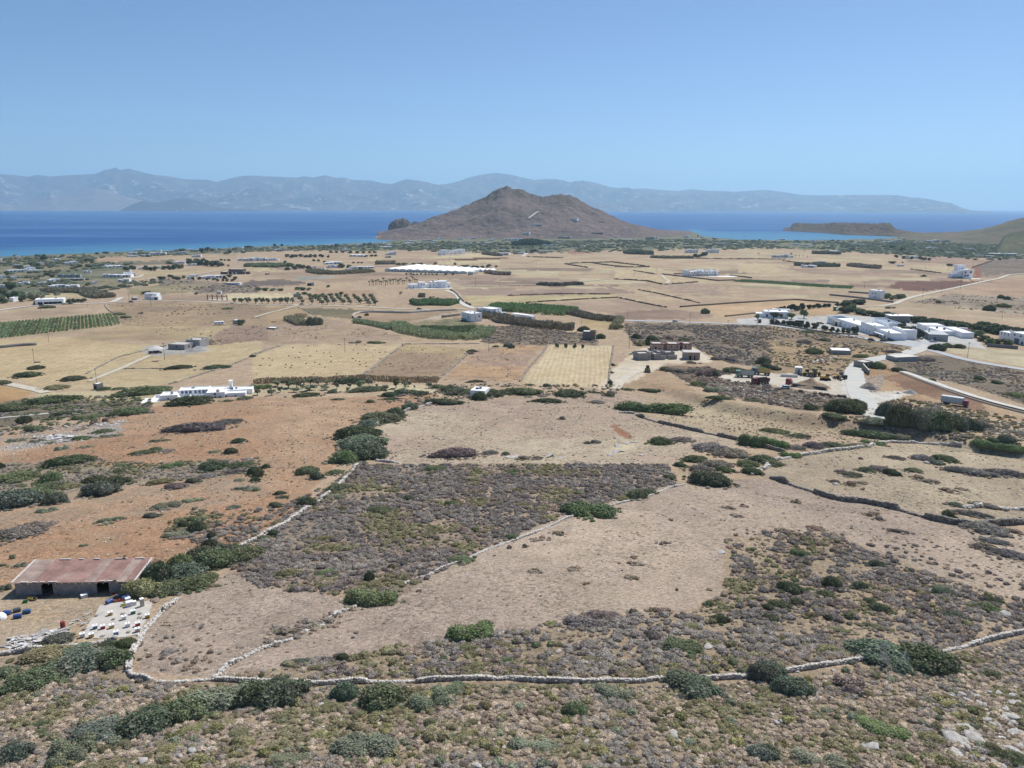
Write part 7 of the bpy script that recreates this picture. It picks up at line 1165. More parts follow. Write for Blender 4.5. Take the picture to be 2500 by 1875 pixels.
# --- the white works on the right
def works():
    s = House('works_building', E5, (1165, 378, 1690, 515), 'long white works building with arched porch and solar panels', 'works'); f = lambda x: (x-1165)/525
    s.pb(0, 1, 0, 12, 112, par=.35); s.box('porch', M_WARM, f(1290), f(1400), -1.6, -.01, -1, 3.9); s.win(f(1355), -1.6, 0, 60, 60, M_DARK, 'archway', False)
    for i in range(4): s.box('solar_panel', M_GLASS, f(1185)+i*.055, f(1185)+i*.055+.03, 1.5, 10.5, 112*s.m-.3, 112*s.m-.18)
    for x in (1200, 1240, 1470, 1530, 1600): s.win(f(x), 0, 45, 20, 30)
    s = House('works_building', E5, (1690, 512, 1890, 575), 'tall white works building with blue-grey roof deck beside the gate', 'works')
    s.pb(0, 1, 0, 10, 145, par=.6); s.pb(-.35, .9, 10.02, 19, 175, par=.6, roof=simple('blue_grey_deck', (150, 164, 186), .7, .2, .1, .4)); s.pb(1.003, 2.1, 1.5, 11, 118, par=.5); s.pb(1.1, 1.9, 11.02, 19, 150, par=.5)
    for x in (.25, .5, .75): s.win(x, 0, 30, 20, 34)
    s.box('canopy', M_WHITE, 1.02, 1.8, -.5, 1.48, 2.9, 3.15)
    for x in (1.2, 1.45, 1.7, 1.95): s.win(x, 1.5, 18, 30, 40)
    s = House('works_building', E6, (500, 345, 700, 405), 'long flat white workshop among the dark trees', 'works'); s.pb(0, .6, 0, 13, 92, par=.25); s.pb(.603, 1.7, 1, 10, 80, par=.25); s.pb(.9, 2.2, 10.02, 17, 96, par=.25)
    for x in (.12, .3, .48): s.win(x, 0, 35, 16, 26)
    s.win(.9, 1, 10, 40, 50, M_SHUT, 'door')
    s = House('works_shed', E6, (700, 530, 1000, 548), 'grey metal-roofed warehouse beside the forecourt', 'warehouse'); s.pb(0, 1, 0, 16, 92, mat=M_GREYW, roof=M_TIN, par=.02, rim=.05); s.box('roof_sheet', M_TIN, -.02, 1.02, -.3, 16.3, 92*s.m+.01, 92*s.m+.15); s.win(.3, 0, 0, 50, 60, M_SHUT, 'door')
    s = House('open_shed', E6, (80, 240, 440, 245), 'open-fronted shed with white roof behind the works', 'shed'); s.pb(0, 1, 4, 9, 92, mat=M_GREYW, roof=M_ROOFW, par=.02, rim=.05); s.box('roof', M_ROOFW, -.03, 1.03, -1, 9.2, 92*s.m+.01, 92*s.m+.25)
    for x in (0.02, .34, .66, .96): s.box('post', M_GREYW, x, x+.012, -.8, -.6, -1, 92*s.m)
    s = House('works_building', E6, (1978, 560, 2260, 612), 'white two-storey works building at the right edge', 'works'); s.pb(-.68, 0, .5, 10, 128, par=.2); s.pb(.003, 1.3, 0, 13, 150, par=.2)
    for x in (.25, .6): s.win(x, 0, 105, 24, 24)
    s.win(.4, 0, 0, 80, 75, M_SHUT, 'roller_door'); s.win(.72, 0, 0, 26, 45, M_DARK, 'door')
    for x in (-.55, -.35, -.15): s.win(x, .5, 85, 14, 30)
    s = House('bungalow', E5, (170, 300, 545, 312), 'low white bungalow with arched window among garden trees'); f = lambda x: (x-170)/375; s.pb(0, 1, 0, 12, 100, par=.25); s.pb(-.35, .2, 3, 12, 62, par=.2); s.pb(.4, 1.15, 12.02, 17, 110, par=.2); s.win(f(435), 0, 15, 46, 60); s.win(f(210), 0, 20, 30, 40)
    s = House('pavilion', E5, (655, 400, 805, 408), 'dark pavilion with grey flat roof by the roadside trees', 'pavilion'); s.pb(.05, .95, 0, 4, 62, mat=M_DARK, roof=M_TIN, par=.02, rim=.05); s.box('roof', M_TIN, -.05, 1.05, -.6, 4.6, 62*s.m+.01, 62*s.m+.2)
    s = House('gatehouse', E5, (68, 378, 120, 380), 'small stone gatehouse at the roadside', 'gatehouse'); s.pb(0, 1, 0, 3, 62, mat=M_WALLS, par=.1); s.win(.55, 0, 0, 26, 40, M_DARK, 'doorway', False)
    s = House('cube_house', B4, (897, 168, 1000, 176), 'lone white cube house beside round trees'); s.pb(0, 1, 0, 9, 66, par=.25); s.win(.3, 0, 38, 7, 10); s.win(.55, 0, 38, 7, 10); s.win(.55, 0, 10, 7, 10)
    s = House('pump_house', B4, (585, 640, 752, 645), 'flat grey concrete reservoir with pale roof on the rough slope', 'reservoir'); s.pb(0, 1, 0, 8, 36, mat=M_GREYW, par=.04)
    s = House('pump_house', B4, (1128, 702, 1322, 698), 'low grey block store with pale flat roof above the sunken lane', 'store'); s.pb(0, 1, 0, 8, 36, mat=M_GREYW, roof=M_WARM, par=.04)
    s = House('ruined_house', E8, (245, 300, 355, 290), 'small roofless stone house by the dirt road', 'ruin'); s.pb(0, 1, 0, 6, 75, mat=M_CONC, roof=M_WARM, par=.3); s.win(.25, 0, 20, 20, 40, M_DARK, 'doorway', False)
    s = House('retaining_wall', E8, (222, 310, 300, 380), 'leaning stone buttress below the roofless house', 'wall'); s.pb(0, 1, 0, .5, 70, mat=M_WALLS, par=.02)
works()
def more():
    s = House('unfinished_house', B1, (1420, 598, 1575, 603), 'unfinished grey block house in the golden field with stone piles', 'house'); s.pb(0, .9, 0, 9, 44, mat=M_BLOCK, roof=M_RENDER, par=.2); s.pb(.45, 1.2, 9.02, 18, 62, mat=M_GREYW, roof=M_RENDER, par=.3); s.win(.45, 0, 18, 10, 14, M_DARK, frame=False); s.win(4, 0, 10, 10, 22, M_DARK, 'doorway', side=.9)
    s = House('kiosk', B1, (790, 938, 824, 940), 'tiny block hut with pale roof on the lane', 'hut'); s.pb(0, 1, 0, 3, 48, mat=M_WALLG, par=.05); s.win(.5, 0, 14, 16, 16, M_DARK, frame=False)
    s = House('white_shed', B2, (1825, 1005, 1948, 1010), 'small white-roofed hut half hidden in the dark bushes', 'hut'); s.pb(0, 1, 0, 7, 68, par=.05)
    s = House('long_house', F1, (595, 1072, 1080, 1052), 'long low white house with dark openings by the lane'); f = lambda x: (x-595)/485; s.pb(0, 1, 0, 12, 82, par=.3)
    for x in (680, 785, 850, 930, 1010): s.win(f(x), 0, 8, 60, 34, M_DARK)
    s = House('white_house', F1, (160, 1015, 228, 1015), 'narrow white house among dark trees at the left edge'); s.pb(0, 1, 0, 8, 60)
    s = House('bungalow', F2, (310, 985, 600, 985), 'low white bungalow beside the lane in the tan field'); s.pb(0, .75, 6, 12, 95, par=.2); s.pb(.55, 1, 0, 5.9, 60, par=.2); s.win(.85, 0, 10, 40, 32, M_DARK, 'doorway', False); s.pb(-.5, -.18, -2, 2, 42, mat=M_GREYW, par=.1)
    s = House('steel_frame', F2, (1425, 985, 1755, 992), 'dark rusty steel frame of an unfinished building', 'frame')
    for i in range(5):
        x = i/4; s.box('column', M_BROWNW, x-.012, x+.012, 0, .9, -1, 5.2)
        if i < 4: s.box('beam', M_BROWNW, x+.013, x+.237, .2, .5, 3.6, 4.0)
    s.box('slab', M_RENDER, 0, 1, -.5, 7, -.6, .25)
    s = House('brown_villa', F2, (1650, 550, 2130, 550), 'dark brown stone villa with pale arches on the left plain'); f = lambda x: (x-1650)/480; s.pb(f(1760), f(2010), 6, 16, 78, mat=M_BROWNW, par=.3); s.pb(0, f(1758), 0, 10, 40, mat=M_BROWNW, par=.3); s.pb(f(1762), f(2130), 0, 5.9, 42, mat=M_BROWNW, par=.3)
    for x in (1775, 1850, 1915, 2070): s.win(f(x), 0, 2, 24, 26, M_WHITE, 'arch', False)
    s = House('container', F2, (1740, 728, 1930, 730), 'blue-grey container shed on the scrubby rise', 'container'); s.pb(0, 1, 0, 4, 32, mat=simple('blue_grey_panel', (150, 168, 200), .7, .2, .1, .4), par=.03); s.pb(1.01, 1.25, -.5, 4, 40, par=.05)
    s = House('greenhouse', F4, (275, 712, 1660, 752), 'very long white greenhouse with stepped ridge across the plain', 'greenhouse'); f = lambda x: (x-275)/1385; n = 11
    for i in range(n):
        a, b = i/n, (i+1)/n-.002; s.pb(a, b, 0, 92-3*i, 46-(i % 2)*1.5, mat=M_GREENH, roof=M_ROOFW, par=.02, rim=.1, name='bay')
        m = MB(); x0, x1 = a*s.L, b*s.L; y1 = (92-3*i)*s.ys; h = 46*s.m; V = [(x0, 0, h), (x1, 0, h), (x1, y1, h), (x0, y1, h), ((x0+x1)/2, 0, h+1.2), ((x0+x1)/2, y1, h+1.2)]; m.add(V, [(0, 1, 4), (3, 5, 2), (0, 4, 5, 3), (1, 2, 5, 4)]); m.build('bay_roof', M_ROOFW, s.root)
    for x in range(350, 1500, 52): s.win(f(x), 0, 10, 24, 14, M_DARK, 'vent', False)
    for i, x in enumerate((1890, 1970, 2045)):
        s = House('small_greenhouse', F4, (x-45, 718, x+40, 720), ['leftmost', 'middle', 'rightmost'][i]+' of three small peaked white greenhouses', 'greenhouse', 'three small greenhouses'); m = MB(); h = 26*s.m; y1 = 18*s.ys; m.box(0, s.L, *sorted((0, y1)), -1, h); m.build('wall', M_GREENH, s.root); r = MB(); r.add([(-.2, 0, h), (s.L+.2, 0, h), (s.L+.2, y1, h), (-.2, y1, h), (s.L/2, 0, h*1.9), (s.L/2, y1, h*1.9)], [(0, 1, 4), (3, 5, 2), (0, 4, 5, 3), (1, 2, 5, 4)]); r.build('roof', M_ROOFW, s.root)
    s = House('white_box_house', F4, (1680, 765, 1760, 768), 'plain white block at the end of the long greenhouse', 'shed'); s.pb(0, 1, 0, 14, 50, mat=M_WARM)
    s = House('hilltop_villa', F4, (672, 1000, 1390, 990), 'big white stepped villa at the end of the palm rows'); f = lambda x: (x-672)/718
    for a, b, y0, y1, h in ((672, 850, 3, 12, 68), (715, 790, 0, 2.9, 40), (855, 960, 2, 12, 100), (963, 1050, 5, 13, 70), (1053, 1175, 3, 14, 105), (1178, 1330, 2, 15, 112), (1333, 1390, 4, 12, 80)): s.pb(f(a), f(b), y0, y1, h, par=.3)
    for x, y, z in ((890, 2, 45), (935, 2, 45), (1100, 3, 40), (1205, 2, 20), (1280, 2, 30), (760, 0, 12), (1360, 4, 15), (1045, 5, 30)): s.win(f(x), y, z, 16, 20)
    s.box('awning', M_WHITE, f(1180), f(1235), -.5, 1.9, 2.4, 2.6); s.box('terrace', M_ROOFW, -.02, 1.03, -4, 2, -1.5, .1)
    s = House('hotel', F4, (1240, 436, 1630, 412), 'stepped white hotel on the straw plain below the hill', 'hotel'); f = lambda x: (x-1240)/390
    for a, b, y0, y1, h in ((1240, 1290, 2, 12, 50), (1292, 1362, 0, 14, 84), (1365, 1410, 3, 14, 55), (1412, 1480, 2, 14, 62), (1483, 1560, 1, 14, 70), (1563, 1628, 0, 14, 80)): s.pb(f(a), f(b), y0, y1, h)
    for x, z in ((1310, 50), (1345, 50), (1325, 15), (1390, 15), (1440, 15), (1520, 20), (1595, 45), (1520, 45)): s.win(f(x), -.02 if x < 1365 else 0, z, 12, 14, frame=False)
    s = House('hotel', F6, (1235, 862, 1752, 858), 'large white hotel of many cubes standing in the bare plain', 'hotel'); f = lambda x: (x-1235)/517; r = random.Random(8); x = 1235; i = 0
    while x < 1745:
        w = r.uniform(34, 60); h = r.uniform(70, 98); y0 = r.uniform(0, 4); s.pb(f(x), f(min(x+w, 1752))-.004, y0, 18, h); s.win(f(x+w*.3), y0, 14, 12, 22); s.win(f(x+w*.65), y0, 48, 12, 18); s.win(f(x+w*.72), y0, 14, 10, 18); x += w
    s.box('terrace', M_ROOFW, -.3, 1.5, -14, -.2, -1.2, .15)
    for xa, lab in ((1210, 'left one of two paired white hotels beyond the plain'), (1560, 'right one of two paired white hotels beyond the plain')):
        s = House('hotel', F6, (xa, 468, xa+210, 468), lab, 'hotel', 'paired white hotels')
        for k in range(4): s.pb(k*.25, k*.25+.245, (k % 2)*1.5, 12, 56+6*(k % 2)); s.win(k*.25+.08, (k % 2)*1.5, 8, 16, 18); s.win(k*.25+.17, (k % 2)*1.5, 34, 16, 14)
    s = House('big_villa', F8, (1060, 884, 1420, 884), 'big white stepped villa with dark garden on the right plain'); f = lambda x: (x-1060)/360
    for a, b, y0, y1, h in ((1270, 1410, 0, 14, 120), (1200, 1268, 3, 14, 90), (1280, 1400, 14.02, 22, 168), (1120, 1198, 4, 12, 60), (1413, 1440, 4, 14, 80)): s.pb(f(a), f(b), y0, y1, h)
    for x, z in ((1300, 70), (1340, 25), (1300, 25), (1380, 70)): s.win(f(x), 0, z, 26, 24)
    s.box('terrace', M_ROOFW, f(1060), f(1500), -8, -.1, -1.2, .1); s.box('pergola', M_DARK, f(1100), f(1260), -2, 2.9, 1.6, 1.8)
    s = House('stone_tower', B3, (690, 520, 735, 522), 'small ruined stone tower among boulders behind the stubble field', 'tower'); s.pb(0, 1, 0, 4, 80, mat=M_WALLS, roof=M_WALLS, par=.4); s.pb(-1.4, -.05, 1, 5, 72, mat=M_WALLG, par=.05)
    s = House('caravan_hut', B1, (1965, 385, 2000, 386), 'small grey hut beside the dark tree in the field', 'hut'); s.pb(0, 1, 0, 4, 34, mat=M_GREYW, par=.05)
    s = House('green_shed', E5, (1268, 185, 1330, 187), 'small green and white shed behind the works', 'shed'); s.pb(0, 1, 0, 4, 60, mat=simple('green_panel', (84, 150, 98), .7, .2, .1, .6), par=.04); s.pb(.6, 1.6, -3, -.02, 40, par=.04)
    s = House('round_ruin', F3, (1040, 745, 1150, 745), 'pale roofless stone ruin on the scrubby rise', 'ruin'); s.pb(0, .55, 0, 8, 40, mat=M_DARK, roof=M_WALLG, par=.3); s.pb(.56, 1, 1, 7, 55, mat=M_RENDER, par=.4)
    s = House('lookout', F3, (330, 558, 380, 558), 'dark boxy hut on the bare plot at the left', 'hut'); s.pb(0, 1, 0, 5, 24, mat=M_BROWNW, par=.05)
    s = House('cistern', B2, (108, 428, 178, 430), 'low pale cistern in the tufted field', 'cistern'); s.pb(0, 1, 0, 5, 14, mat=M_CONC, par=.15)
more()
# --- small houses of the plain and the shore
_fb = []
def far_meshes():
    for k in range(5):
        r = random.Random(40+k); m = MB(); w = []
        def pb(x0, x1, y0, y1, h):
            o = [(x0, y0), (x1, y0), (x1, y1), (x0, y1)]; q = [(x0+.03, y0+.03), (x1-.03, y0+.03), (x1-.03, y1-.03), (x0+.03, y1-.03)]; V = [(x, y, -.3) for x, y in o]+[(x, y, h) for x, y in o]+[(x, y, h) for x, y in q]+[(x, y, h-.08) for x, y in q]
            m.add(V, [(i, (i+1) % 4, 4+(i+1) % 4, 4+i) for i in range(4)]+[(4+i, 4+(i+1) % 4, 8+(i+1) % 4, 8+i) for i in range(4)]+[(8+i, 8+(i+1) % 4, 12+(i+1) % 4, 12+i) for i in range(4)]+[(12, 13, 14, 15)])
        c = r.uniform(.35, .65); pb(-.5, -.5+c-.004, 0, .55, r.choice([.7, 1.0])); pb(-.5+c, .5, r.uniform(0, .12), .6, r.choice([.62, .85, 1.0]))
        if k % 2: pb(-.2, .25, .56, .9, .8)
        me = bpy.data.meshes.new('house_wall'); me.from_pydata(m.v, [], m.f); me.update(); _fb.append(me)
far_meshes()
_wm = MB().box(-.5, .5, -.5, .5, 0, 1).mesh('window', M_GLASS)
def far_house(p, w, h, mat, name='house', group=None, cat='house'):
    i = random.randrange(5); key = (i, mat.name)
    if key not in _MC: me = _fb[i].copy(); me.materials.append(mat); _MC[key] = me
    o = link(name, _MC[key], loc=p, rz=-math.atan2(p[0], p[1])+random.uniform(-.5, .5), sc=(w, w*.9, h)); tag(o, None, cat, group)
    for x in ([-.28, .22] if w < 14 else [-.36, -.14, .12, .32]): link('window', _wm, parent=o, loc=(x, -.004 if x < -.15 else .045, .22), sc=(.07, .18, .3))
    return o
def far_houses(fn, lst, where, group, mats=None):
    s = 1/(fn(1, 0)[0]-fn(0, 0)[0]); PP = P([fn(q[0], q[1]) for q in lst]); it = []
    for q, p in zip(lst, PP):
        m = mpp(p)/s; mt = q[4] if len(q) > 4 else (mats or M_WHITE); w, h = q[2]*m*1.12, max(q[3]*m*1.25, 4.2); d = f'{"long" if q[2] > 3.6*q[3] else ("tall" if q[3] > .62*q[2] else "small")} {"white" if mt is M_WHITE else "pale" if mt in (M_WARM, M_PINKW) else "grey" if mt in (M_GREYW, M_TIN) else "brown"} house'
        it.append((far_house(p, w, h, mt, group=group), d, where, fn(q[0], q[1])[0]))
    spread(it)
far_houses(F1, [(290, 515, 190, 36), (40, 617, 80, 28), (240, 628, 60, 14), (390, 735, 120, 22), (70, 772, 90, 20), (690, 735, 90, 34), (765, 742, 46, 56), (935, 678, 140, 20), (1260, 662, 220, 30, M_GREYW), (980, 785, 180, 20), (1130, 775, 110, 36), (1200, 788, 150, 24), (1210, 378, 150, 26), (940, 312, 90, 22), (600, 512, 150, 32), (520, 487, 120, 18), (270, 412, 60, 12), (1830, 412, 70, 22), (1960, 438, 230, 16), (1470, 528, 90, 22), (1840, 606, 150, 56), (2050, 606, 230, 50), (2080, 682, 150, 20), (470, 450, 80, 18), (700, 380, 70, 12), (290, 265, 40, 10), (20, 320, 40, 20), (1600, 720, 60, 14)], 'among the left shore gardens', 'houses in the left shore gardens')
far_houses(F1, [(1060, 602, 130, 46, M_TIN), (1160, 604, 130, 46, M_TIN), (1260, 604, 130, 50, M_TIN)], 'of the grey greenhouse row', 'grey greenhouse row')
far_houses(F2, [(85, 594, 90, 78), (130, 590, 26, 90), (175, 592, 80, 54), (40, 592, 60, 40), (180, 256, 130, 20), (270, 162, 110, 22), (230, 212, 140, 34), (370, 256, 90, 42), (425, 252, 70, 28), (540, 232, 120, 46), (640, 217, 120, 40), (600, 176, 70, 14), (740, 182, 80, 14), (890, 166, 60, 26, M_PINKW), (1010, 197, 100, 18), (1120, 152, 80, 18), (900, 217, 110, 18, M_WARM), (1240, 262, 120, 32), (1380, 197, 40, 18, M_PINKW), (1250, 152, 90, 18), (1600, 182, 90, 18, M_WARM), (1720, 132, 90, 16), (1830, 122, 70, 14), (1960, 167, 110, 18, M_WARM), (1760, 187, 80, 22, M_PINKW), (1990, 112, 50, 12)], 'in the shore village at left', 'shore village at left')
far_houses(F2, [(950, 372, 150, 28), (1170, 407, 100, 13), (1260, 402, 60, 13), (330, 472, 90, 13), (640, 452, 80, 18), (600, 442, 60, 18), (1140, 640, 80, 56), (1230, 602, 90, 28), (1400, 632, 170, 46), (1560, 622, 230, 56), (1620, 884, 60, 14), (2030, 326, 120, 44), (2130, 330, 120, 46)], 'among trees on the left plain', 'villas on the left plain')
far_houses(F3, [(60, 328, 110, 48), (170, 326, 110, 46), (280, 326, 100, 50), (380, 326, 90, 46), (470, 324, 80, 44), (530, 320, 50, 36), (430, 142, 60, 22), (550, 152, 90, 18), (690, 152, 150, 32, M_WARM), (1410, 74, 140, 26), (1740, 92, 90, 12), (1900, 72, 80, 12), (1870, 254, 240, 34), (1650, 142, 50, 18), (1720, 162, 140, 16, M_WARM), (1480, 382, 250, 30), (1440, 442, 110, 46), (1530, 442, 60, 18), (1160, 452, 60, 36), (1810, 462, 130, 20), (2050, 452, 220, 36), (860, 938, 90, 20, M_TIN), (1730, 486, 90, 14), (1300, 486, 60, 12)], 'left of the long greenhouse', 'houses left of the greenhouse')
far_houses(F4, [(410, 432, 110, 48), (320, 432, 60, 18), (300, 315, 170, 13), (330, 482, 90, 18, M_WARM), (200, 248, 70, 18), (290, 243, 60, 22), (380, 272, 110, 20), (640, 257, 130, 18), (750, 213, 110, 13), (1230, 168, 100, 16), (1170, 166, 50, 12), (1480, 152, 80, 20), (1550, 168, 80, 20), (1650, 152, 100, 26), (1770, 168, 70, 34), (1840, 138, 40, 22), (1000, 203, 160, 24, M_WARM), (1100, 218, 70, 34), (1100, 248, 80, 24), (820, 243, 80, 16), (1700, 248, 60, 16), (1790, 248, 50, 24, M_PINKW), (1870, 252, 80, 24), (2010, 247, 120, 16), (1610, 223, 90, 12), (2060, 193, 80, 20), (650, 203, 70, 16), (80, 250, 60, 16), (950, 245, 60, 14)], 'at the left foot of the hill', 'houses at the left foot of the hill')
far_houses(F5, [(280, 606, 100, 40), (390, 606, 80, 40), (480, 592, 70, 26), (200, 852, 160, 36), (190, 772, 90, 14), (490, 832, 110, 30), (580, 802, 110, 26, M_WARM), (1230, 573, 180, 44, M_WARM), (1490, 522, 50, 28), (1330, 522, 90, 20), (1160, 642, 80, 16), (900, 692, 80, 12), (990, 697, 60, 12), (1110, 697, 60, 12), (1230, 718, 20, 26), (1415, 742, 36, 36), (880, 822, 110, 40, M_WARM), (1030, 752, 110, 16, M_TIN), (720, 792, 120, 30, M_BROWNW), (2060, 552, 120, 24), (1900, 507, 60, 12), (30, 592, 60, 14), (960, 800, 50, 30), (1520, 700, 60, 12), (1640, 560, 70, 14)], 'at the foot of the hill', 'houses at the foot of the hill')
far_houses(F6, [(600, 242, 130, 44, M_WARM), (690, 237, 70, 52), (30, 217, 60, 20), (150, 252, 50, 12), (240, 257, 100, 20), (1210, 207, 80, 24), (1340, 237, 150, 16), (1250, 192, 60, 12), (1410, 192, 30, 34), (1560, 252, 60, 12), (1690, 222, 90, 16), (1860, 262, 110, 16), (1800, 322, 80, 10), (1660, 302, 40, 12), (2110, 297, 80, 16), (1870, 362, 30, 12), (1210, 332, 70, 12), (1480, 215, 50, 16), (2040, 330, 60, 10)], 'by the beach right of the hill', 'houses by the beach')
far_houses(F7, [(600, 500, 110, 40), (720, 500, 120, 40), (830, 500, 60, 30), (1080, 652, 170, 30), (1010, 652, 40, 40), (1260, 592, 160, 16, M_TIN), (570, 252, 80, 18), (430, 252, 50, 14), (890, 307, 80, 10), (1040, 322, 110, 20), (1140, 252, 80, 18), (1290, 262, 100, 14), (1810, 302, 80, 14), (1900, 307, 70, 12), (690, 227, 80, 8), (1430, 422, 200, 12)], 'on the green right plain', 'houses on the green right plain')
far_houses(F8, [(60, 337, 110, 18), (180, 332, 80, 20), (260, 312, 80, 22), (320, 272, 40, 18), (390, 262, 80, 18), (500, 237, 80, 14), (520, 263, 120, 30), (650, 293, 120, 26), (720, 332, 80, 36), (700, 257, 70, 22), (780, 257, 70, 26), (780, 288, 90, 22), (860, 332, 80, 38), (940, 322, 60, 24), (990, 332, 90, 34, M_WARM), (1040, 247, 50, 18), (1140, 253, 120, 22), (1090, 287, 80, 22), (1230, 283, 80, 26), (1280, 258, 80, 26), (1375, 253, 90, 26), (1350, 287, 100, 20), (1470, 262, 50, 20), (1690, 332, 80, 32, M_GREYW), (440, 587, 50, 32), (540, 578, 110, 36), (310, 697, 80, 16), (1100, 502, 100, 12), (1580, 552, 200, 24, M_TIN), (1740, 517, 190, 12), (1980, 519, 190, 12), (800, 427, 120, 8), (1370, 442, 90, 8), (450, 310, 90, 16, M_WARM), (600, 340, 60, 12), (1160, 330, 60, 12)], 'in the bay village at right', 'bay village at right')
# houses and the track on the hill
bpy.context.view_layer.update(); HILL = bpy.data.objects['hill']
def on_hill(uv):
    d = ray([uv])[0]; ok, loc, n, i = HILL.ray_cast(Vector(CAM), Vector(d)); return np.array(loc) if ok else None
_it = []
for x, y, w, h, mt in ((760, 355, 200, 42, M_WHITE), (1370, 262, 150, 42, M_WHITE), (580, 505, 110, 55, M_WHITE), (1790, 495, 200, 42, M_GREYW), (580, 345, 60, 14, M_WARM), (1860, 300, 110, 24, M_PINKW), (1700, 155, 40, 12, M_PINKW)):
    p = on_hill(F5(x, y))
    if p is not None: m = mpp(p)/6.9125; _it.append((far_house(p, w*m, h*m*.9, mt, 'hillside_house', 'houses on the hillside'), 'long white villa' if w > 140 else 'small pale house', 'on the slope of the brown hill', x))
spread(_it)
def hill_track(l, w, nm):
    pts = [on_hill(q) for q in l]; pts = [q for q in pts if q is not None]
    if len(pts) < 2: return
    pp = np.array(pts); n = len(pp); d = np.gradient(pp[:, :2], axis=0); d /= np.linalg.norm(d, axis=1, keepdims=True); V = np.concatenate([pp+np.stack([-d[:, 1]*w, d[:, 0]*w, np.full(n, 3.0)], 1), pp+np.stack([d[:, 1]*w, -d[:, 0]*w, np.full(n, 2.0)], 1)]); me = new_mesh(nm, V, np.array([(i, i+1, n+i+1, n+i) for i in range(n-1)])); me.materials.append(M_WHITER); tag(link(nm, me), kind='structure')
hill_track(F5([(628, 235), (660, 210), (690, 188), (720, 165), (755, 140), (790, 123)]), 2.2, 'track')
# ------------------------------------------------------------------ vehicles
def paint(c): return simple('vehicle_paint', c, .35, .5, .06, 1.0)
M_TYRE = simple('tyre_rubber', (44, 42, 42), .9, .1, .1, 3); M_STEEL = simple('dull_steel', (120, 116, 112), .6, .4, .2, 2, dirt=(104, 84, 70)); M_LAMP = simple('lamp_glass', (226, 222, 210), .2, .6, .05, 1)
_wheel = {}
def wheel(root, x, y, r, w):
    if r not in _wheel: _wheel[r] = (MB().cyl((0, -w/2, 0), (0, w/2, 0), r, n=14).mesh('wheel', M_TYRE), MB().cyl((0, -w/2-.01, 0), (0, w/2+.01, 0), r*.55, n=10).mesh('rim', M_STEEL))
    o = link('wheel', _wheel[r][0], parent=root, loc=(x, y, r)); link('rim', _wheel[r][1], parent=o); return o
def place(fn, x, y, ang, name, label, cat, group=None):
    p = P1(*fn(x, y)); return empty(name, p, -math.atan2(p[0], p[1])+rad(ang), label, cat, group)
def car(fn, x, y, ang, c, label, kind='hatch', group=None):
    """x axis runs to the front of the car; ang 0 = broadside facing right"""
    o = place(fn, x, y, ang, 'car' if kind != 'pickup' else 'pickup_truck', label, 'car' if kind != 'pickup' else 'pickup', group); m = paint(c); L, W = (4.2, 1.75) if kind != 'pickup' else (5.0, 1.8); b = MB()
    prof = [(-L/2, .35), (L/2, .35), (L/2, .72), (L/2-.9, .92), (-L/2+.1, .95), (-L/2, .8)]; n = len(prof); b.add([(a, -W/2, z) for a, z in prof]+[(a, W/2, z) for a, z in prof], [tuple(range(n)), tuple(range(2*n-1, n-1, -1))]+[(i, n+i, n+(i+1) % n, (i+1) % n) for i in range(n)]); b.build('body', m, o, .04)
    x0, x1 = (-L/2+.25, L/2-1.0) if kind == 'hatch' else ((-L/2+.6, L/2-1.05) if kind == 'sedan' else (-.3, L/2-1.2)); g = MB(); g.hexa([(x0, -W/2+.08, .92), (x1, -W/2+.08, .92), (x1, W/2-.08, .92), (x0, W/2-.08, .92), (x0+.28, -W/2+.22, 1.42), (x1-.62, -W/2+.22, 1.42), (x1-.62, W/2-.22, 1.42), (x0+.28, W/2-.22, 1.42)]); g.build('windows', M_GLASS, o)
    r = MB(); r.hexa([(x0+.26, -W/2+.2, 1.40), (x1-.6, -W/2+.2, 1.40), (x1-.6, W/2-.2, 1.40), (x0+.26, W/2-.2, 1.40), (x0+.34, -W/2+.26, 1.47), (x1-.68, -W/2+.26, 1.47), (x1-.68, W/2-.26, 1.47), (x0+.34, W/2-.26, 1.47)]); r.build('roof', m, o)
    if kind == 'pickup':
        t = MB(); [t.box(*q) for q in ((-L/2+.02, -.35, -W/2+.02, -W/2+.1, .953, 1.3), (-L/2+.02, -.35, W/2-.1, W/2-.02, .953, 1.3), (-L/2+.02, -L/2+.1, -W/2+.103, W/2-.103, .953, 1.3))]; t.build('cargo_bed', m, o)
    for sx in (-1, 1):
        for sy in (-1, 1): wheel(o, sx*L*.31, sy*(W/2-.08), .32, .2)
    for sy in (-1, 1): h = MB(); h.box(L/2-.02, L/2+.02, sy*W*.34-.15, sy*W*.34+.15, .58, .72); h.build('headlight', M_LAMP, o)
    return o
car(E5, 1870, 662, -20, (70, 86, 74), 'dark green car with open boot parked on the forecourt'); car(E5, 2060, 680, 5, (36, 38, 42), 'black car parked beside the navy car on the forecourt'); car(E5, 2165, 662, 8, (48, 56, 96), 'navy sedan parked on the forecourt', 'sedan'); car(E6, 765, 562, 30, (210, 212, 214), 'white car turning out by the metal warehouse')
car(B3, 1412, 368, 5, (196, 200, 204), 'silver car driving on the asphalt road'); car(B2, 1738, 180, 95, (62, 60, 66), 'dark car on the white road bend', 'sedan'); car(B2, 405, 224, 0, (84, 40, 52), 'maroon car on the lane by the olive grove'); car(B2, 1395, 262, 0, (52, 56, 62), 'dark car on the lane by the curved wall')
car(E3, 255, 600, 175, (222, 226, 226), 'white pickup parked left of the unfinished houses', 'pickup'); car(B1, 1295, 632, 5, (96, 62, 56), 'brown pickup parked by the grey block house', 'pickup'); car(B1, 1333, 630, 0, (54, 48, 46), 'dark car behind the brown pickup in the golden field'); car(E7, 722, 845, 0, (34, 34, 38), 'black car below the two-storey villa')
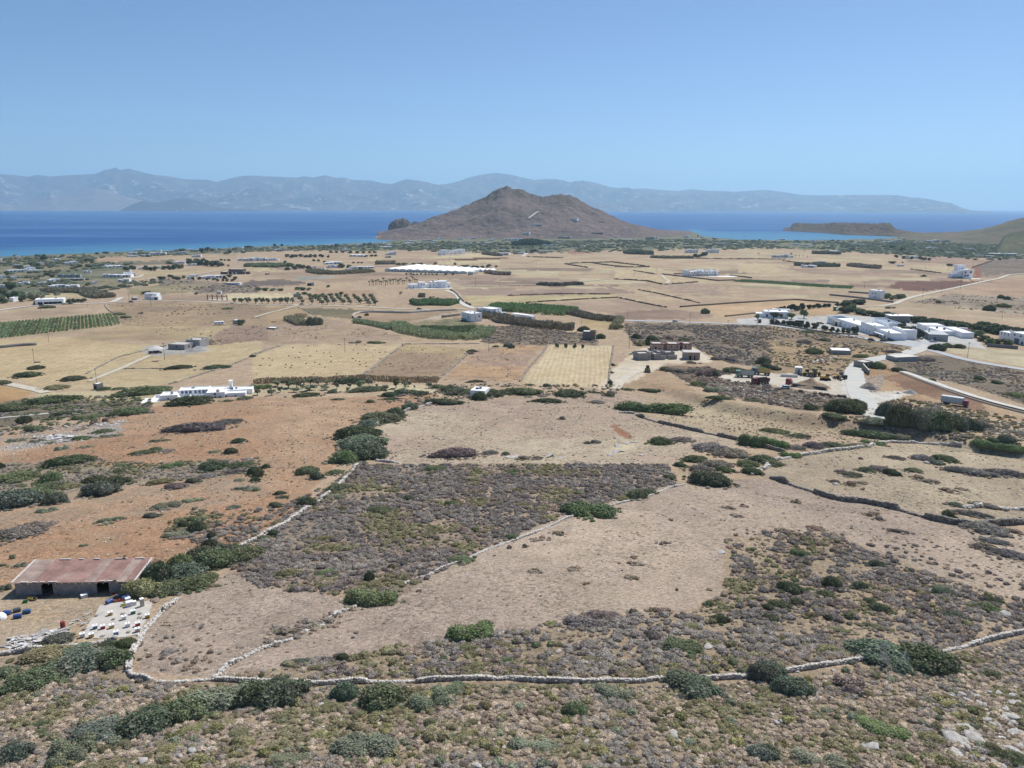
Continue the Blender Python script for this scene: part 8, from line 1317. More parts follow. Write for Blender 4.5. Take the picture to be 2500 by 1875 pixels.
car(F2, 140, 1025, 0, (44, 46, 52), 'dark car parked by the bungalow on the lane'); car(F1, 705, 1088, 0, (70, 70, 74), 'grey car in front of the long white house'); car(F1, 1195, 1056, 10, (60, 44, 44), 'dark car right of the long white house'); car(F1, 1095, 1060, 0, (200, 202, 204), 'white car at the corner of the long white house'); car(E4, 935, 545, 190, (224, 228, 230), 'white van-like car at the edge of the truck yard')
car(E5, 1055, 398, 10, (74, 80, 78), 'dark pickup beside the solar-roofed works', 'pickup')
def cab(o, x0, L, W, h, m, face=1):
    b = MB(); f = x0+L*face; lo, hi = sorted((x0, f)); b.box(lo, hi, -W/2, W/2, .7, h); b.build('cab', m, o, .08); g = MB(); e = f+.02*face; g.box(*sorted((f, e)), -W/2+.15, W/2-.15, h*.56, h-.25); g.build('windscreen', M_GLASS, o)
    for sy in (-1, 1):
        w = MB(); w.box(*sorted((f-.25*face, f-1.0*face)), *sorted((sy*(W/2+.003), sy*(W/2+.02))), h*.58, h-.3); w.build('side_window', M_GLASS, o); h_ = MB(); h_.box(*sorted((f, f+.03*face)), sy*W*.36-.15, sy*W*.36+.15, .9, 1.1); h_.build('headlight', M_LAMP, o)
    bm = MB(); bm.box(*sorted((f-.1*face, f+.12*face)), -W/2, W/2, .45, .69); bm.build('bumper', M_STEEL, o)
def dump_truck(fn, x, y, ang, cc, bc, label, load=False):
    o = place(fn, x, y, ang, 'dump_truck', label, 'truck'); W = 2.5; ch = MB(); ch.box(-4, 3.6, -.45, .45, .75, 1.05); ch.build('chassis', M_STEEL, o); cab(o, 1.75, 1.95, W, 3.0, paint(cc)); m = paint(bc); t = MB(); z0, z1 = 1.2, 2.75
    t.box(-4, 1.45, -W/2, W/2, z0, z0+.12)
    for q in ((-4, 1.45, -W/2, -W/2+.1, z0+.12, z1), (-4, 1.45, W/2-.1, W/2, z0+.12, z1), (1.35, 1.45, -W/2+.1, W/2-.1, z0+.12, z1+.35), (-4, -3.9, -W/2+.1, W/2-.1, z0+.12, z1-.2)): t.box(*q)
    for k in range(5):
        for sy in (-1, 1): t.box(-3.8+k*1.2, -3.68+k*1.2, *sorted((sy*W/2, sy*(W/2+.06))), z0+.02, z1-.02)
    t.build('tipper_body', m, o)
    for xx in (2.7, 1.2, -1.9, -3.2):
        for sy in (-1, 1): wheel(o, xx, sy*(W/2-.2), .52, .35)
    return o
dump_truck(E4, 520, 470, 215, (158, 52, 56), (84, 62, 60), 'dump truck with dark red cab and brown tipper in the truck yard'); dump_truck(E4, 255, 350, 185, (120, 160, 140), (178, 182, 182), 'dump truck with green cab and grey tipper by the rubble'); dump_truck(E4, 540, 308, 175, (84, 112, 150), (196, 168, 92), 'yellow and blue tipper truck backed into the bushes')
def flatbed():
    o = place(E4, 1255, 525, 168, 'flatbed_lorry', 'red-cabbed lorry with long dark flatbed trailer in the truck yard', 'lorry'); cab(o, 5.2, 2.0, 2.5, 3.1, paint((184, 46, 48))); b = MB(); b.box(-9.5, 5.0, -1.25, 1.25, 1.05, 1.3); b.build('trailer_bed', simple('dark_steel', (74, 68, 74), .7, .3, .2, 2), o); c = MB(); c.box(-9, 6.8, -.4, .4, .7, 1.04); c.build('chassis', M_STEEL, o)
    h = MB(); h.box(4.8, 4.9, -1.25, 1.25, 1.303, 2.3); h.build('headboard', M_STEEL, o)
    for sy in (-1, 1): r = MB(); r.bar((-9.5, sy*.7, 1.2), (-10.6, sy*.7, 2.3), .5, .12); r.build('ramp', M_STEEL, o)
    for xx in (6.3, 3.6, 2.4, -5.2, -6.4, -7.6):
        for sy in (-1, 1): wheel(o, xx, sy*1.05, .5, .34)
flatbed()
def box_truck(fn, x, y, ang, cc, label, L=6.5):
    o = place(fn, x, y, ang, 'box_truck', label, 'truck'); cab(o, L/2+.1, 1.7, 2.3, 2.5, paint(cc)); b = MB(); b.box(-L/2, L/2, -1.25, 1.25, 1.0, 3.3); b.build('box_body', simple('pale_panel', (206, 214, 216), .6, .3, .08, .8, dirt=(180, 178, 172)), o); c = MB(); c.box(-L/2, L/2+1.4, -.4, .4, .6, .997); c.build('chassis', M_STEEL, o)
    for xx in (L/2+.9, -1.2, -2.4):
        for sy in (-1, 1): wheel(o, xx, sy*1.02, .47, .32)
box_truck(E8, 1325, 745, -12, (156, 56, 72), 'box truck with pale box and red cab on the cut bank', 7.5); box_truck(E6, 1240, 405, -5, (178, 58, 52), 'pale box truck with red front behind the works yard', 5)
def loader(fn, x, y, ang, c, label, s=1.0):
    o = place(fn, x, y, ang, 'wheel_loader', label, 'loader'); o.scale = (s, s, s); m = paint(c); b = MB(); b.box(-2.6, -.3, -.8, .8, .9, 1.9); b.build('engine_hood', m, o, .08); c2 = MB(); c2.box(-.3, 1.6, -.5, .5, .8, 1.3); c2.build('front_frame', m, o)
    k = MB(); k.box(-.6, .7, -.75, .75, 1.9, 3.15); k.build('cab', M_GLASS, o, .05); r = MB(); r.box(-.75, .85, -.85, .85, 3.153, 3.3); r.build('cab_roof', m, o)
    for sy in (-1, 1): a = MB(); a.bar((.6, sy*.45, 1.5), (2.6, sy*.45, .9), .16, .28); a.build('lift_arm', m, o)
    u = MB(); u.add([(2.5, -1.25, .15), (3.5, -1.25, .05), (2.5, -1.25, 1.3), (2.5, 1.25, .15), (3.5, 1.25, .05), (2.5, 1.25, 1.3), (2.75, -1.2, .3), (2.75, 1.2, .3)], [(0, 1, 4, 3), (0, 3, 5, 2), (0, 2, 1), (3, 4, 5), (1, 6, 7, 4), (6, 2, 5, 7)]); u.build('bucket', M_STEEL, o)
    for xx in (-1.7, 1.1):
        for sy in (-1, 1): wheel(o, xx, sy*.95, .72, .5)
loader(E3, 560, 995, -88, (206, 176, 96), 'wheel loader facing the camera below the grey unfinished house', 1.0); loader(E4, 1312, 330, 200, (196, 160, 72), 'small yellow loader beside the pale cabin'); loader(E4, 1440, 342, 240, (204, 168, 76), 'big yellow loader with canopy by the bank', 1.2); loader(E4, 1885, 385, 200, (70, 68, 70), 'dark loader parked at the end of the truck yard')
def excavator():
    o = place(E4, 1625, 400, 10, 'excavator', 'orange-yellow tracked excavator with its boom lowered in the yard', 'excavator'); m = paint((204, 150, 62))
    for sy in (-1, 1): t = MB(); t.prism([(-2, 0), (2, 0), (2.2, .4), (2, .8), (-2, .8), (-2.2, .4)], -.28, .28); me = t.mesh('track', M_TYRE); k = link('track', me, parent=o, loc=(0, sy*1.1, .0)); k.rotation_euler = (math.pi/2, 0, 0)
    b = MB(); b.box(-2.2, 1.2, -1.25, 1.25, .95, 1.9); b.build('house', m, o, .1); c = MB(); c.box(-.1, 1.3, -1.2, -.1, 1.9, 3.0); c.build('cab', M_GLASS, o, .05); r = MB(); r.box(-.2, 1.4, -1.25, -.05, 3.003, 3.1); r.build('cab_roof', m, o)
    a = MB(); a.bar((1.0, .4, 1.7), (3.6, .4, 3.0), .4, .5); a.bar((3.6, .4, 3.0), (5.8, .4, 2.2), .35, .45); a.build('boom', m, o); s = MB(); s.bar((5.8, .4, 2.2), (6.4, .4, .7), .3, .3); s.build('stick', m, o); u = MB(); u.box(5.9, 6.9, -.2, 1.0, .05, .8); u.build('bucket', M_STEEL, o, .15)
excavator()
def yard_things():
    o = place(E4, 1010, 348, 3, 'water_tank', 'long pale half-round tank lying at the back of the truck yard', 'tank'); b = MB(); n = 9; pr = [(.9*math.cos(math.pi*i/(n-1)), .15+1.2*math.sin(math.pi*i/(n-1))) for i in range(n)]; b.add([(-3.6, y, z) for y, z in pr]+[(3.6, y, z) for y, z in pr], [tuple(range(n)), tuple(range(2*n-1, n-1, -1))]+[(i, n+i, n+i+1, i+1) for i in range(n-1)]+[(0, n-1, 2*n-1, n)]); b.build('tank_shell', simple('pale_tank', (214, 212, 206), .6, .3, .1, .6, dirt=(180, 172, 160)), o)
    for x in (-2.5, 0, 2.5): k = MB(); k.box(x-.15, x+.15, -1, 1, 0, .15); k.build('skid', M_STEEL, o)
    o = place(E4, 1165, 300, 5, 'site_cabin', 'pale upright site cabin behind the yellow loaders', 'cabin'); b = MB(); b.box(-1.5, 1.5, -1.2, 1.2, .1, 3.2); b.build('cabin_shell', simple('pale_panel', (206, 208, 218), .6, .3, .08, .8), o, .04); r = MB(); r.box(-1.6, 1.6, -1.3, 1.3, 3.203, 3.4); r.build('cabin_roof', M_WHITE, o); d = MB(); d.box(-.5, .5, -1.24, -1.203, .15, 2.4); d.build('door', M_SHUT, o)
    for i, (x, y) in enumerate(((1210, 605), (1450, 640), (1560, 655), (1650, 665), (1720, 690), (1870, 690), (1925, 695))):
        p = P1(*E4(x, y)); o = link('boulder', ROCKM[i % 5].copy(), loc=p+[0, 0, .5], rz=i, sc=(2.2, 1.5, 1.5)); o.data.materials.clear(); o.data.materials.append(M_STONE2); tag(o, f'dark boulder on the lip of the truck yard, {ORD[i]}', 'boulder', 'boulders on the yard lip')
    # spoil and gravel heaps
    def heap(name, fn, x, y, w, h, mat, label, cat='heap', seed=0, rough=.35):
        p, W = size(*fn(x, y), 1); k = 1/(fn(1, 0)[0]-fn(0, 0)[0]); W = w/k*mpp(p); hh = h/k*mpp(p); n = 22; g = np.linspace(-1, 1, n); X, Y = np.meshgrid(g, g); r = np.hypot(X, Y); z = np.clip(1-r, 0, 1)**.8*(1+rough*2*(fbm(X*3+seed, Y*3, 3, seed)-.5))
        V = np.stack([X*W/2, Y*W*.35, z*hh*1.1-.25+.25*rough*(vnoise(X*9, Y*9, seed)-.5)], -1).reshape(-1, 3); i = np.arange(n*n).reshape(n, n); F = np.stack([i[:-1, :-1], i[:-1, 1:], i[1:, 1:], i[1:, :-1]], -1).reshape(-1, 4)
        me = new_mesh(name, V, F); me.materials.append(mat); return tag(link(name, me, loc=p+[0, W*.2, 0], rz=-math.atan2(p[0], p[1])), label, cat)
    earth = simple('spoil_earth', (176, 150, 118), .95, .05, .3, 1.2, dirt=(196, 186, 172)); grav = simple('grey_gravel_heap', (176, 172, 166), .95, .05, .2, 1.5)
    heap('spoil_heap', E4, 1430, 545, 620, 130, earth, 'long heap of earth and rubble behind the flatbed lorry', seed=1); heap('gravel_heap', E8, 830, 610, 170, 45, grav, 'low grey gravel heap in the lower yard', seed=2, rough=.15); heap('rubble_heap', E8, 345, 560, 250, 90, simple('broken_rubble', (190, 172, 152), .95, .05, .3, 1.6, dirt=(214, 206, 196)), 'pale slope of broken rubble below the roofless house', seed=3); heap('sand_heap', E8, 670, 610, 60, 25, simple('white_sand', (220, 216, 208), .95, .05, .1, 1), 'small white heap beside the gravel', seed=4)
    heap('spoil_heap', B1, 1790, 560, 120, 45, earth, 'brown heap of earth right of the grey block house', seed=5); heap('rubble_heap', B1, 1650, 615, 200, 36, grav, 'grey heap of rubble beside the grey block house', seed=6); heap('rubble_heap', B1, 1290, 600, 150, 28, simple('white_sand', (220, 216, 208), .95, .05, .1, 1), 'white heap of stone left of the grey block house', seed=7)
    heap('debris_heap', E3, 30, 595, 110, 40, simple('white_sand', (220, 216, 208), .95, .05, .1, 1), 'white heap of building debris left of the white pickup', seed=8)
yard_things()
# ------------------------------------------------------------------ poles
def poles():
    pt = MB().cyl((0, 0, -.08), (0, 0, 1), .0135, .009, 8).mesh('pole', M_WOOD); ar = MB().box(-.09, .09, -.008, .008, .93, .95).mesh('cross_arm', M_WOOD); ins = MB().cyl((0, 0, 0), (0, 0, .03), .008, .006, 6).mesh('insulator', M_LAMP); it = []
    for fn, l, wh in ((B1, [(413, 540, 75), (290, 715, 105), (1390, 685, 130), (345, 285, 60), (1275, 237, 100), (740, 240, 45), (815, 880, 50), (1090, 197, 50), (925, 365, 90), (650, 167, 50), (1540, 157, 75)], 'on the left straw fields'), (B2, [(768, 625, 120), (1980, 617, 105), (1870, 72, 75), (2075, 66, 55)], 'in the middle straw fields'), (B3, [(1010, 347, 75), (1022, 592, 220), (1535, 382, 85), (272, 272, 80), (286, 272, 80), (2100, 407, 95), (1855, 432, 60), (1395, 432, 50), (620, 392, 45)], 'around the asphalt road'), (F6, [(705, 838, 105), (335, 868, 100)], 'on the bare plain'), (B4, [(97, 477, 100), (1735, 667, 110), (1060, 522, 70), (928, 462, 85), (1660, 252, 60), (2025, 342, 65), (1515, 137, 60), (1355, 167, 80), (865, 82, 45), (1675, 77, 60), (195, 422, 60)], 'near the works and the right lane'), (F2, [(380, 640, 80), (105, 990, 80), (1225, 560, 70)], 'on the far left plain'), (F3, [(1088, 160, 60), (115, 520, 70), (360, 545, 60), (1345, 230, 60)], 'left of the long greenhouse'), (F4, [(1945, 800, 60), (1805, 960, 90), (1130, 410, 60), (535, 400, 50)], 'around the long greenhouse'), (F7, [(1525, 505, 50), (1965, 965, 70)], 'on the green right plain'), (F8, [(685, 750, 50), (1040, 760, 90), (1225, 1060, 170), (1420, 700, 60)], 'near the big right villa')):
        k = 1/(fn(1, 0)[0]-fn(0, 0)[0]); PP = P([fn(a, b) for a, b, c in l])
        for (x, y, h), p in zip(l, PP):
            hh = max(6.5, min(10.5, h/k*mpp(p)*1.03)); o = empty('utility_pole', p, random.uniform(-.6, .6), None, 'utility pole', 'utility poles'); o.scale = (hh,)*3; link('pole', pt, parent=o); link('cross_arm', ar, parent=o)
            for q in (-.08, 0, .08): link('insulator', ins, parent=o, loc=(q, 0, .951))
            it.append((o, 'thin wooden utility pole', wh, x))
    spread(it)
poles()
# ------------------------------------------------------------------ apiary, barrels, planks and litter by the shed
def apiary():
    pad = P(E1([(1350, 760), (1640, 720), (2070, 705), (2000, 900), (1880, 1150), (1700, 1195), (1390, 1215), (1090, 1200), (1200, 1010), (1280, 900)])); zc = pad[:, 2].mean()
    poly = [tuple(q[:2]) for q in pad]; m = MB(); n = len(poly); zt = [float(q[2])+.06 for q in pad]; V = [(x, y, z-.5) for (x, y), z in zip(poly, zt)]+[(x, y, z) for (x, y), z in zip(poly, zt)]; m.add(V, [tuple(range(n, 2*n))]+[(i, (i+1) % n, n+(i+1) % n, n+i) for i in range(n)]); tag(m.build('concrete_slab', simple('concrete_slab', (204, 196, 184), .9, .1, .14, .7, dirt=(180, 166, 146))), 'pale concrete slab carrying the beehives', 'slab')
    cols = {'yellow': (222, 176, 76), 'green': (64, 142, 96), 'white': (226, 230, 232), 'blue': (104, 138, 190), 'red': (206, 58, 52), 'pale': (214, 190, 168)}; it = []
    body = MB().box(-.25, .25, -.22, .22, .08, .42); base = MB().box(-.24, .24, -.21, .27, 0, .08).mesh('base', M_WOOD); lid = MB().box(-.28, .28, -.25, .25, .42, .50).mesh('lid', M_WHITE); hole = MB().box(-.12, .12, -.225, -.221, .1, .13).mesh('entrance', M_DARK); bm = {k: body.mesh('hive_body', simple('hive_paint', c, .7, .2, .08, 2)) for k, c in cols.items()}; sup = MB().box(-.07, .07, -.09, .09, 0, .025).mesh('bottle_hole', M_SHUT)
    for x, y, c in ((1485, 905, 'yellow'), (1793, 885, 'green'), (1668, 962, 'white'), (1985, 940, 'yellow'), (1278, 1090, 'blue'), (1382, 1090, 'red'), (1503, 1078, 'yellow'), (1718, 1062, 'white'), (1855, 1050, 'red'), (1850, 1128, 'pale'), (1562, 1170, 'blue'), (1105, 1200, 'white'), (1228, 1202, 'yellow')):
        p = P1(*E1(x, y)); o = empty('beehive', p+[0, .15, .04], -math.atan2(p[0], p[1])+random.uniform(-.08, .02)+.12, None, 'beehive', 'beehives on the slab'); o.scale = (1.18, 1.18, 1.18)
        for me in (bm[c], base, lid, hole): link(me.name.split('.')[0], me, parent=o)
        link('feeder_cap', sup, parent=o, loc=(.04, .0, .5)); it.append((o, f'white-lidded {c} beehive', 'on the concrete slab', x))
    spread(it)
    blk = MB().box(-.1, .1, -.2, .2, 0, .2).mesh('hive_stand', M_CONC); it = []
    for x, y in ((1645, 888), (1675, 888), (1875, 885), (1898, 885), (1520, 962), (1542, 962), (1290, 912), (1314, 912), (1128, 1092), (1155, 1092), (1368, 1192), (1400, 1190), (1720, 1136), (1745, 1136), (1870, 938), (1905, 940)):
        p = P1(*E1(x, y)); o = link('concrete_block', blk, loc=p+[0, 0, .05]); tag(o, None, 'block', 'empty hive stands'); it.append((o, 'small concrete block of an empty hive stand', 'on the slab', x))
    spread([(q[0], 'small concrete block', 'of the empty hive stands on the slab', q[3]) for q in it])
    # stacked empty boxes and appliances at the top of the slab
    for i, (x, y, w, d, h, c, nm, lab) in enumerate(((1745, 785, .95, .7, .75, (226, 226, 228), 'storage_box', 'big pale storage box at the top of the slab'), (1808, 770, .5, .5, .6, (222, 226, 226), 'storage_box', 'white box right of the big storage box'), (1915, 785, .5, .55, 1.25, (206, 186, 176), 'box_stack', 'tall stack of pale hive boxes at the top right of the slab'), (1130, 660, .95, .6, .42, (236, 236, 236), 'storage_box', 'white box lying in front of the shed'), (1720, 715, .7, .55, .5, (232, 234, 234), 'storage_box', 'white box on the left behind the big storage box'))):
        p = P1(*E1(x, y)); o = empty(nm, p+[0, .2, .03], .1-math.atan2(p[0], p[1])+i*.07, lab, 'box'); mt = simple('box_paint', c, .7, .2, .08, 2); k = 3 if nm == 'box_stack' else 1
        for q in range(k): b = MB(); b.box(-w/2, w/2, -d/2, d/2, q*h/k+.005, (q+1)*h/k-.01); b.build('box_body', mt, o, .01)
        b = MB(); b.box(-w/2-.03, w/2+.03, -d/2-.03, d/2+.03, h, h+.07); b.build('lid', M_WHITE, o)
    # barrels
    def barrel(x, y, c, lab, lying=True, a=0.0):
        p = P1(*E1(x, y)); o = empty('barrel', p, a, lab, 'barrel', 'plastic barrels'); mt = simple('barrel_plastic', c, .5, .3, .08, 2); b = MB(); pr = [(0, .27), (.06, .29), (.3, .295), (.31, .305), (.34, .305), (.35, .295), (.58, .295), (.59, .305), (.62, .305), (.63, .295), (.86, .29), (.92, .26)]; n = 14
        V = [(r*math.cos(2*math.pi*k/n), r*math.sin(2*math.pi*k/n), z) for z, r in pr for k in range(n)]; b.add(V, [(j*n+k, j*n+(k+1) % n, (j+1)*n+(k+1) % n, (j+1)*n+k) for j in range(len(pr)-1) for k in range(n)]+[tuple(range(n-1, -1, -1))])
        s = b.build('barrel_body', mt, o); t = MB(); t.cyl((0, 0, .9), (0, 0, .925), .25, n=14); l = t.build('barrel_lid', mt, o)
        for q in (s, l):
            if lying: q.rotation_euler = (0, math.pi/2, 0); q.location = (-.46, 0, .3)
        o.scale = (1.15,)*3
    B_ = (58, 92, 168)
    for x, y, c, l, a, lab in ((1478, 735, B_, True, 1.2, 'blue barrel lying at the upper left corner of the slab'), (100, 885, B_, True, .1, 'blue barrel lying beside the white dome at the left edge'), (240, 935, B_, True, .35, 'blue barrel in front of the grey barrel'), (365, 870, (70, 110, 160), True, .3, 'blue-grey barrel leaning right of the others'), (230, 850, (92, 102, 102), True, .6, 'dark grey barrel lying among the blue ones'), (852, 1070, (176, 70, 70), False, 0, 'red barrel standing at the end of the plank heap'), (1700, 685, (74, 104, 176), True, .5, 'blue barrel in the litter beside the thicket'), (1600, 660, (96, 100, 108), True, .4, 'grey barrel in the litter beside the thicket')): barrel(x, y, c, lab, l, a)
    p = P1(*E1(0, 940)); b = MB(); n = 16; pr = [(0, .9), (.35, .85), (.65, .65), (.85, .35)]; b.add([(r*math.cos(2*math.pi*k/n), r*math.sin(2*math.pi*k/n), z) for z, r in pr for k in range(n)]+[(0, 0, .95)], [(j*n+k, j*n+(k+1) % n, (j+1)*n+(k+1) % n, (j+1)*n+k) for j in range(3) for k in range(n)]+[(3*n+k, 3*n+(k+1) % n, 4*n) for k in range(n)]); tag(b.build('plastic_dome', M_WHITE, loc=p), 'white rounded tank at the left edge beside the blue barrels', 'tank')
    # tyres
    def tyre(x, y, lab, stand=False):
        p = P1(*E1(x, y)); V = []; n, k = 18, 8
        for i in range(n):
            for j in range(k): a = 2*math.pi*i/n; t = 2*math.pi*j/k; r = .42+.13*math.cos(t); V.append((r*math.cos(a), r*math.sin(a), .13+.13*math.sin(t)))
        F = [(i*k+j, ((i+1) % n)*k+j, ((i+1) % n)*k+(j+1) % k, i*k+(j+1) % k) for i in range(n) for j in range(k)]; me = new_mesh('tyre', V, np.array(F), True); me.materials.append(simple('dusty_tyre', (96, 92, 88), .95, .05, .15, 3)); o = link('tyre', me, loc=p+[0, 0, .02 if not stand else .45]); tag(o, lab, 'tyre', 'old tyres by the shed')
        if stand: o.rotation_euler = (1.35, 0, .3)
    tyre(455, 690, 'old tyre lying flat nearest the green crate'); tyre(530, 655, 'old tyre lying beside the shed doorway'); tyre(560, 600, 'old tyre leaning in the left doorway of the shed', True); tyre(620, 640, 'old tyre lying right of the left doorway')
    # crates and litter
    def crate(x, y, c, lab, a=.3):
        p = P1(*E1(x, y)); o = empty('crate', p, a, lab, 'crate'); mt = simple('crate_plastic', c, .6, .2, .08, 2); b = MB(); w, d, h, t = .35, .25, .28, .03
        b.box(-w, w, -d, d, .02, .05)
        for q in ((-w, w, -d, -d+t, .05, h), (-w, w, d-t, d, .05, h), (-w, -w+t, -d+t, d-t, .05, h), (w-t, w, -d+t, d-t, .05, h)): b.box(*q)
        b.build('crate_body', mt, o); r = MB(); [r.box(*q) for q in ((-w-.02, w+.02, -d-.02, -d+t, h, h+.03), (-w-.02, w+.02, d-t, d+.02, h, h+.03))]; r.build('crate_rim', mt, o)
    crate(342, 725, (52, 140, 74), 'green plastic crate below the shed'); crate(415, 682, (214, 196, 56), 'yellow plastic crate below the shed', .1)
    for x, y, c, lab in ((1545, 625, (186, 76, 62), 'dull red crate in the litter by the thicket'), (1575, 715, (206, 74, 66), 'red crate beside the blue barrel'), (1660, 605, (204, 70, 48), 'orange-red crate nearest the thicket'), (1645, 700, (198, 82, 64), 'red crate left of the stacked boxes'), (1590, 595, (196, 186, 70), 'yellow-green crate at the back of the litter'), (1665, 775, (196, 198, 96), 'yellow crate at the top of the slab'), (1630, 545, (60, 96, 160), 'blue crate against the shed wall'), (1690, 580, (58, 92, 158), 'blue crate half under the bush')): crate(x, y, c, lab, random.uniform(0, 1.5))
    # planks and rubble panels: pale boards lying about
    r = random.Random(12); bt = [MB().box(-.5, .5, -.5, .5, 0, 1).mesh('board', simple('pale_board', c, .85, .15, .12, 1.5)) for c in ((232, 230, 226), (206, 200, 192), (184, 178, 172))]; roots = {}
    def boards(fn, pts, n, lab, sc=1.0, nm='board_heap'):
        P0 = P(fn(pts)); c = P0.mean(0); o = empty(nm, c, 0, lab, 'heap')
        for i in range(n):
            a, b = r.sample(range(len(P0)), 2); t = r.random(); q = P0[a]*(1-t)+P0[b]*t; k = link('board', bt[r.randrange(3)], parent=o, loc=(q-c)+[0, 0, r.uniform(.02, .35)], sc=(r.uniform(.5, 2.2)*sc, r.uniform(.15, .6)*sc, .05)); k.rotation_euler = (r.uniform(-.2, .2), r.uniform(-.25, .25), r.uniform(-.6, 1.3))
    boards(E1, [(400, 1210), (500, 1170), (620, 1140), (700, 1130), (560, 1250), (460, 1290), (640, 1250), (700, 1180), (850, 1100), (920, 1130)], 55, 'heap of white boards and panels in front of the shed yard')
    boards(E1, [(60, 1330), (150, 1230), (250, 1200), (340, 1200), (300, 1300), (200, 1340), (420, 1290), (350, 1360)], 55, 'grey heap of pipes, bars and boards at the left edge', .8)
    boards(E1, [(960, 1010), (1060, 950), (1150, 900), (1200, 990), (1100, 1050), (1250, 860)], 26, 'scatter of broken white tiles left of the slab', .45)
    boards(C1, [(280, 310), (380, 290), (480, 280), (560, 300), (640, 300), (420, 330), (560, 340), (500, 300)], 60, 'heap of pale timber and metal scrap on the rubble patch', 1.6)
    boards(C1, [(560, 215), (700, 230), (800, 200), (950, 200), (1060, 175), (420, 220), (640, 250), (880, 190)], 50, 'long scatter of broken white slabs beyond the scrap heap', 1.1)
    boards(B4, [(430, 710), (480, 690), (540, 680), (560, 670), (600, 675), (650, 665)], 26, 'white broken slabs below the grey reservoir', 1.6)
    boards(B1, [(1800, 390), (1860, 385), (1900, 380), (1840, 370)], 18, 'white scrap beside the caravans', 1.8)
    def caravan():
        o = place(B1, 1850, 392, 0, 'caravan', 'white caravan in the open field left of the dark tree', 'caravan'); b = MB(); b.box(-3.2, 3.2, -1.1, 1.1, .5, 2.6); b.build('body', M_WHITE, o, .25)
        for x in (-2, 0, 2): w = MB(); w.box(x-.5, x+.5, -1.13, -1.103, 1.4, 2.0); w.build('window', M_GLASS, o)
        for sy in (-1, 1): wheel(o, 0, sy*.9, .32, .2)
    caravan()
    tree(B1(2035, 392), 70/3.456, 52/3.456, T_DARK, 'tree')['label'] = 'round dark tree beside the caravan in the open field'
apiary()
# ------------------------------------------------------------------ bales on the stubble
def bales():
    me = MB().box(-.45, .45, -.23, .23, 0, .4).mesh('hay_bale', simple('dry_hay', (150, 128, 96), .95, .05, .3, 3), .05); L = [(455, 570), (390, 625), (330, 585), (295, 655), (380, 668), (350, 670), (475, 655), (530, 615), (590, 630), (640, 628), (650, 660), (720, 560), (865, 560), (935, 562), (840, 605), (880, 633), (945, 605), (1020, 605), (1060, 625), (1110, 622), (1005, 652), (835, 680), (860, 697), (890, 702), (945, 715), (895, 730), (950, 745), (1065, 680), (650, 702), (555, 725), (515, 710), (600, 750), (440, 720), (320, 735), (270, 730), (265, 752), (310, 755), (135, 735), (55, 735), (75, 680), (130, 675), (155, 690), (20, 808), (505, 810), (700, 808), (740, 832)]; PP = P(B2(L))
    it = []
    for p in PP: o = link('hay_bale', me, loc=p, rz=random.uniform(0, 3)); tag(o, None, 'hay bale', 'hay bales on the straw field'); it.append((o, 'small hay bale', 'on the striped straw field', float(project(p[None])[0][0])))
    PP = P(B1([(1500, 265), (1450, 290), (1560, 280), (1610, 260), (1680, 265), (1740, 262), (1505, 300), (1455, 300), (1530, 250), (1590, 270), (1640, 245), (1415, 315), (1690, 245), (1480, 280), (1550, 300)]))
    for p in PP: o = link('hay_bale', me, loc=p, rz=random.uniform(0, 3), sc=(1.6, 1.6, 1.4)); tag(o, None, 'hay bale', 'bales on the tufted field'); it.append((o, 'dark bale', 'in the cluster on the tufted left field', float(project(p[None])[0][0])))
    spread(it)
bales()
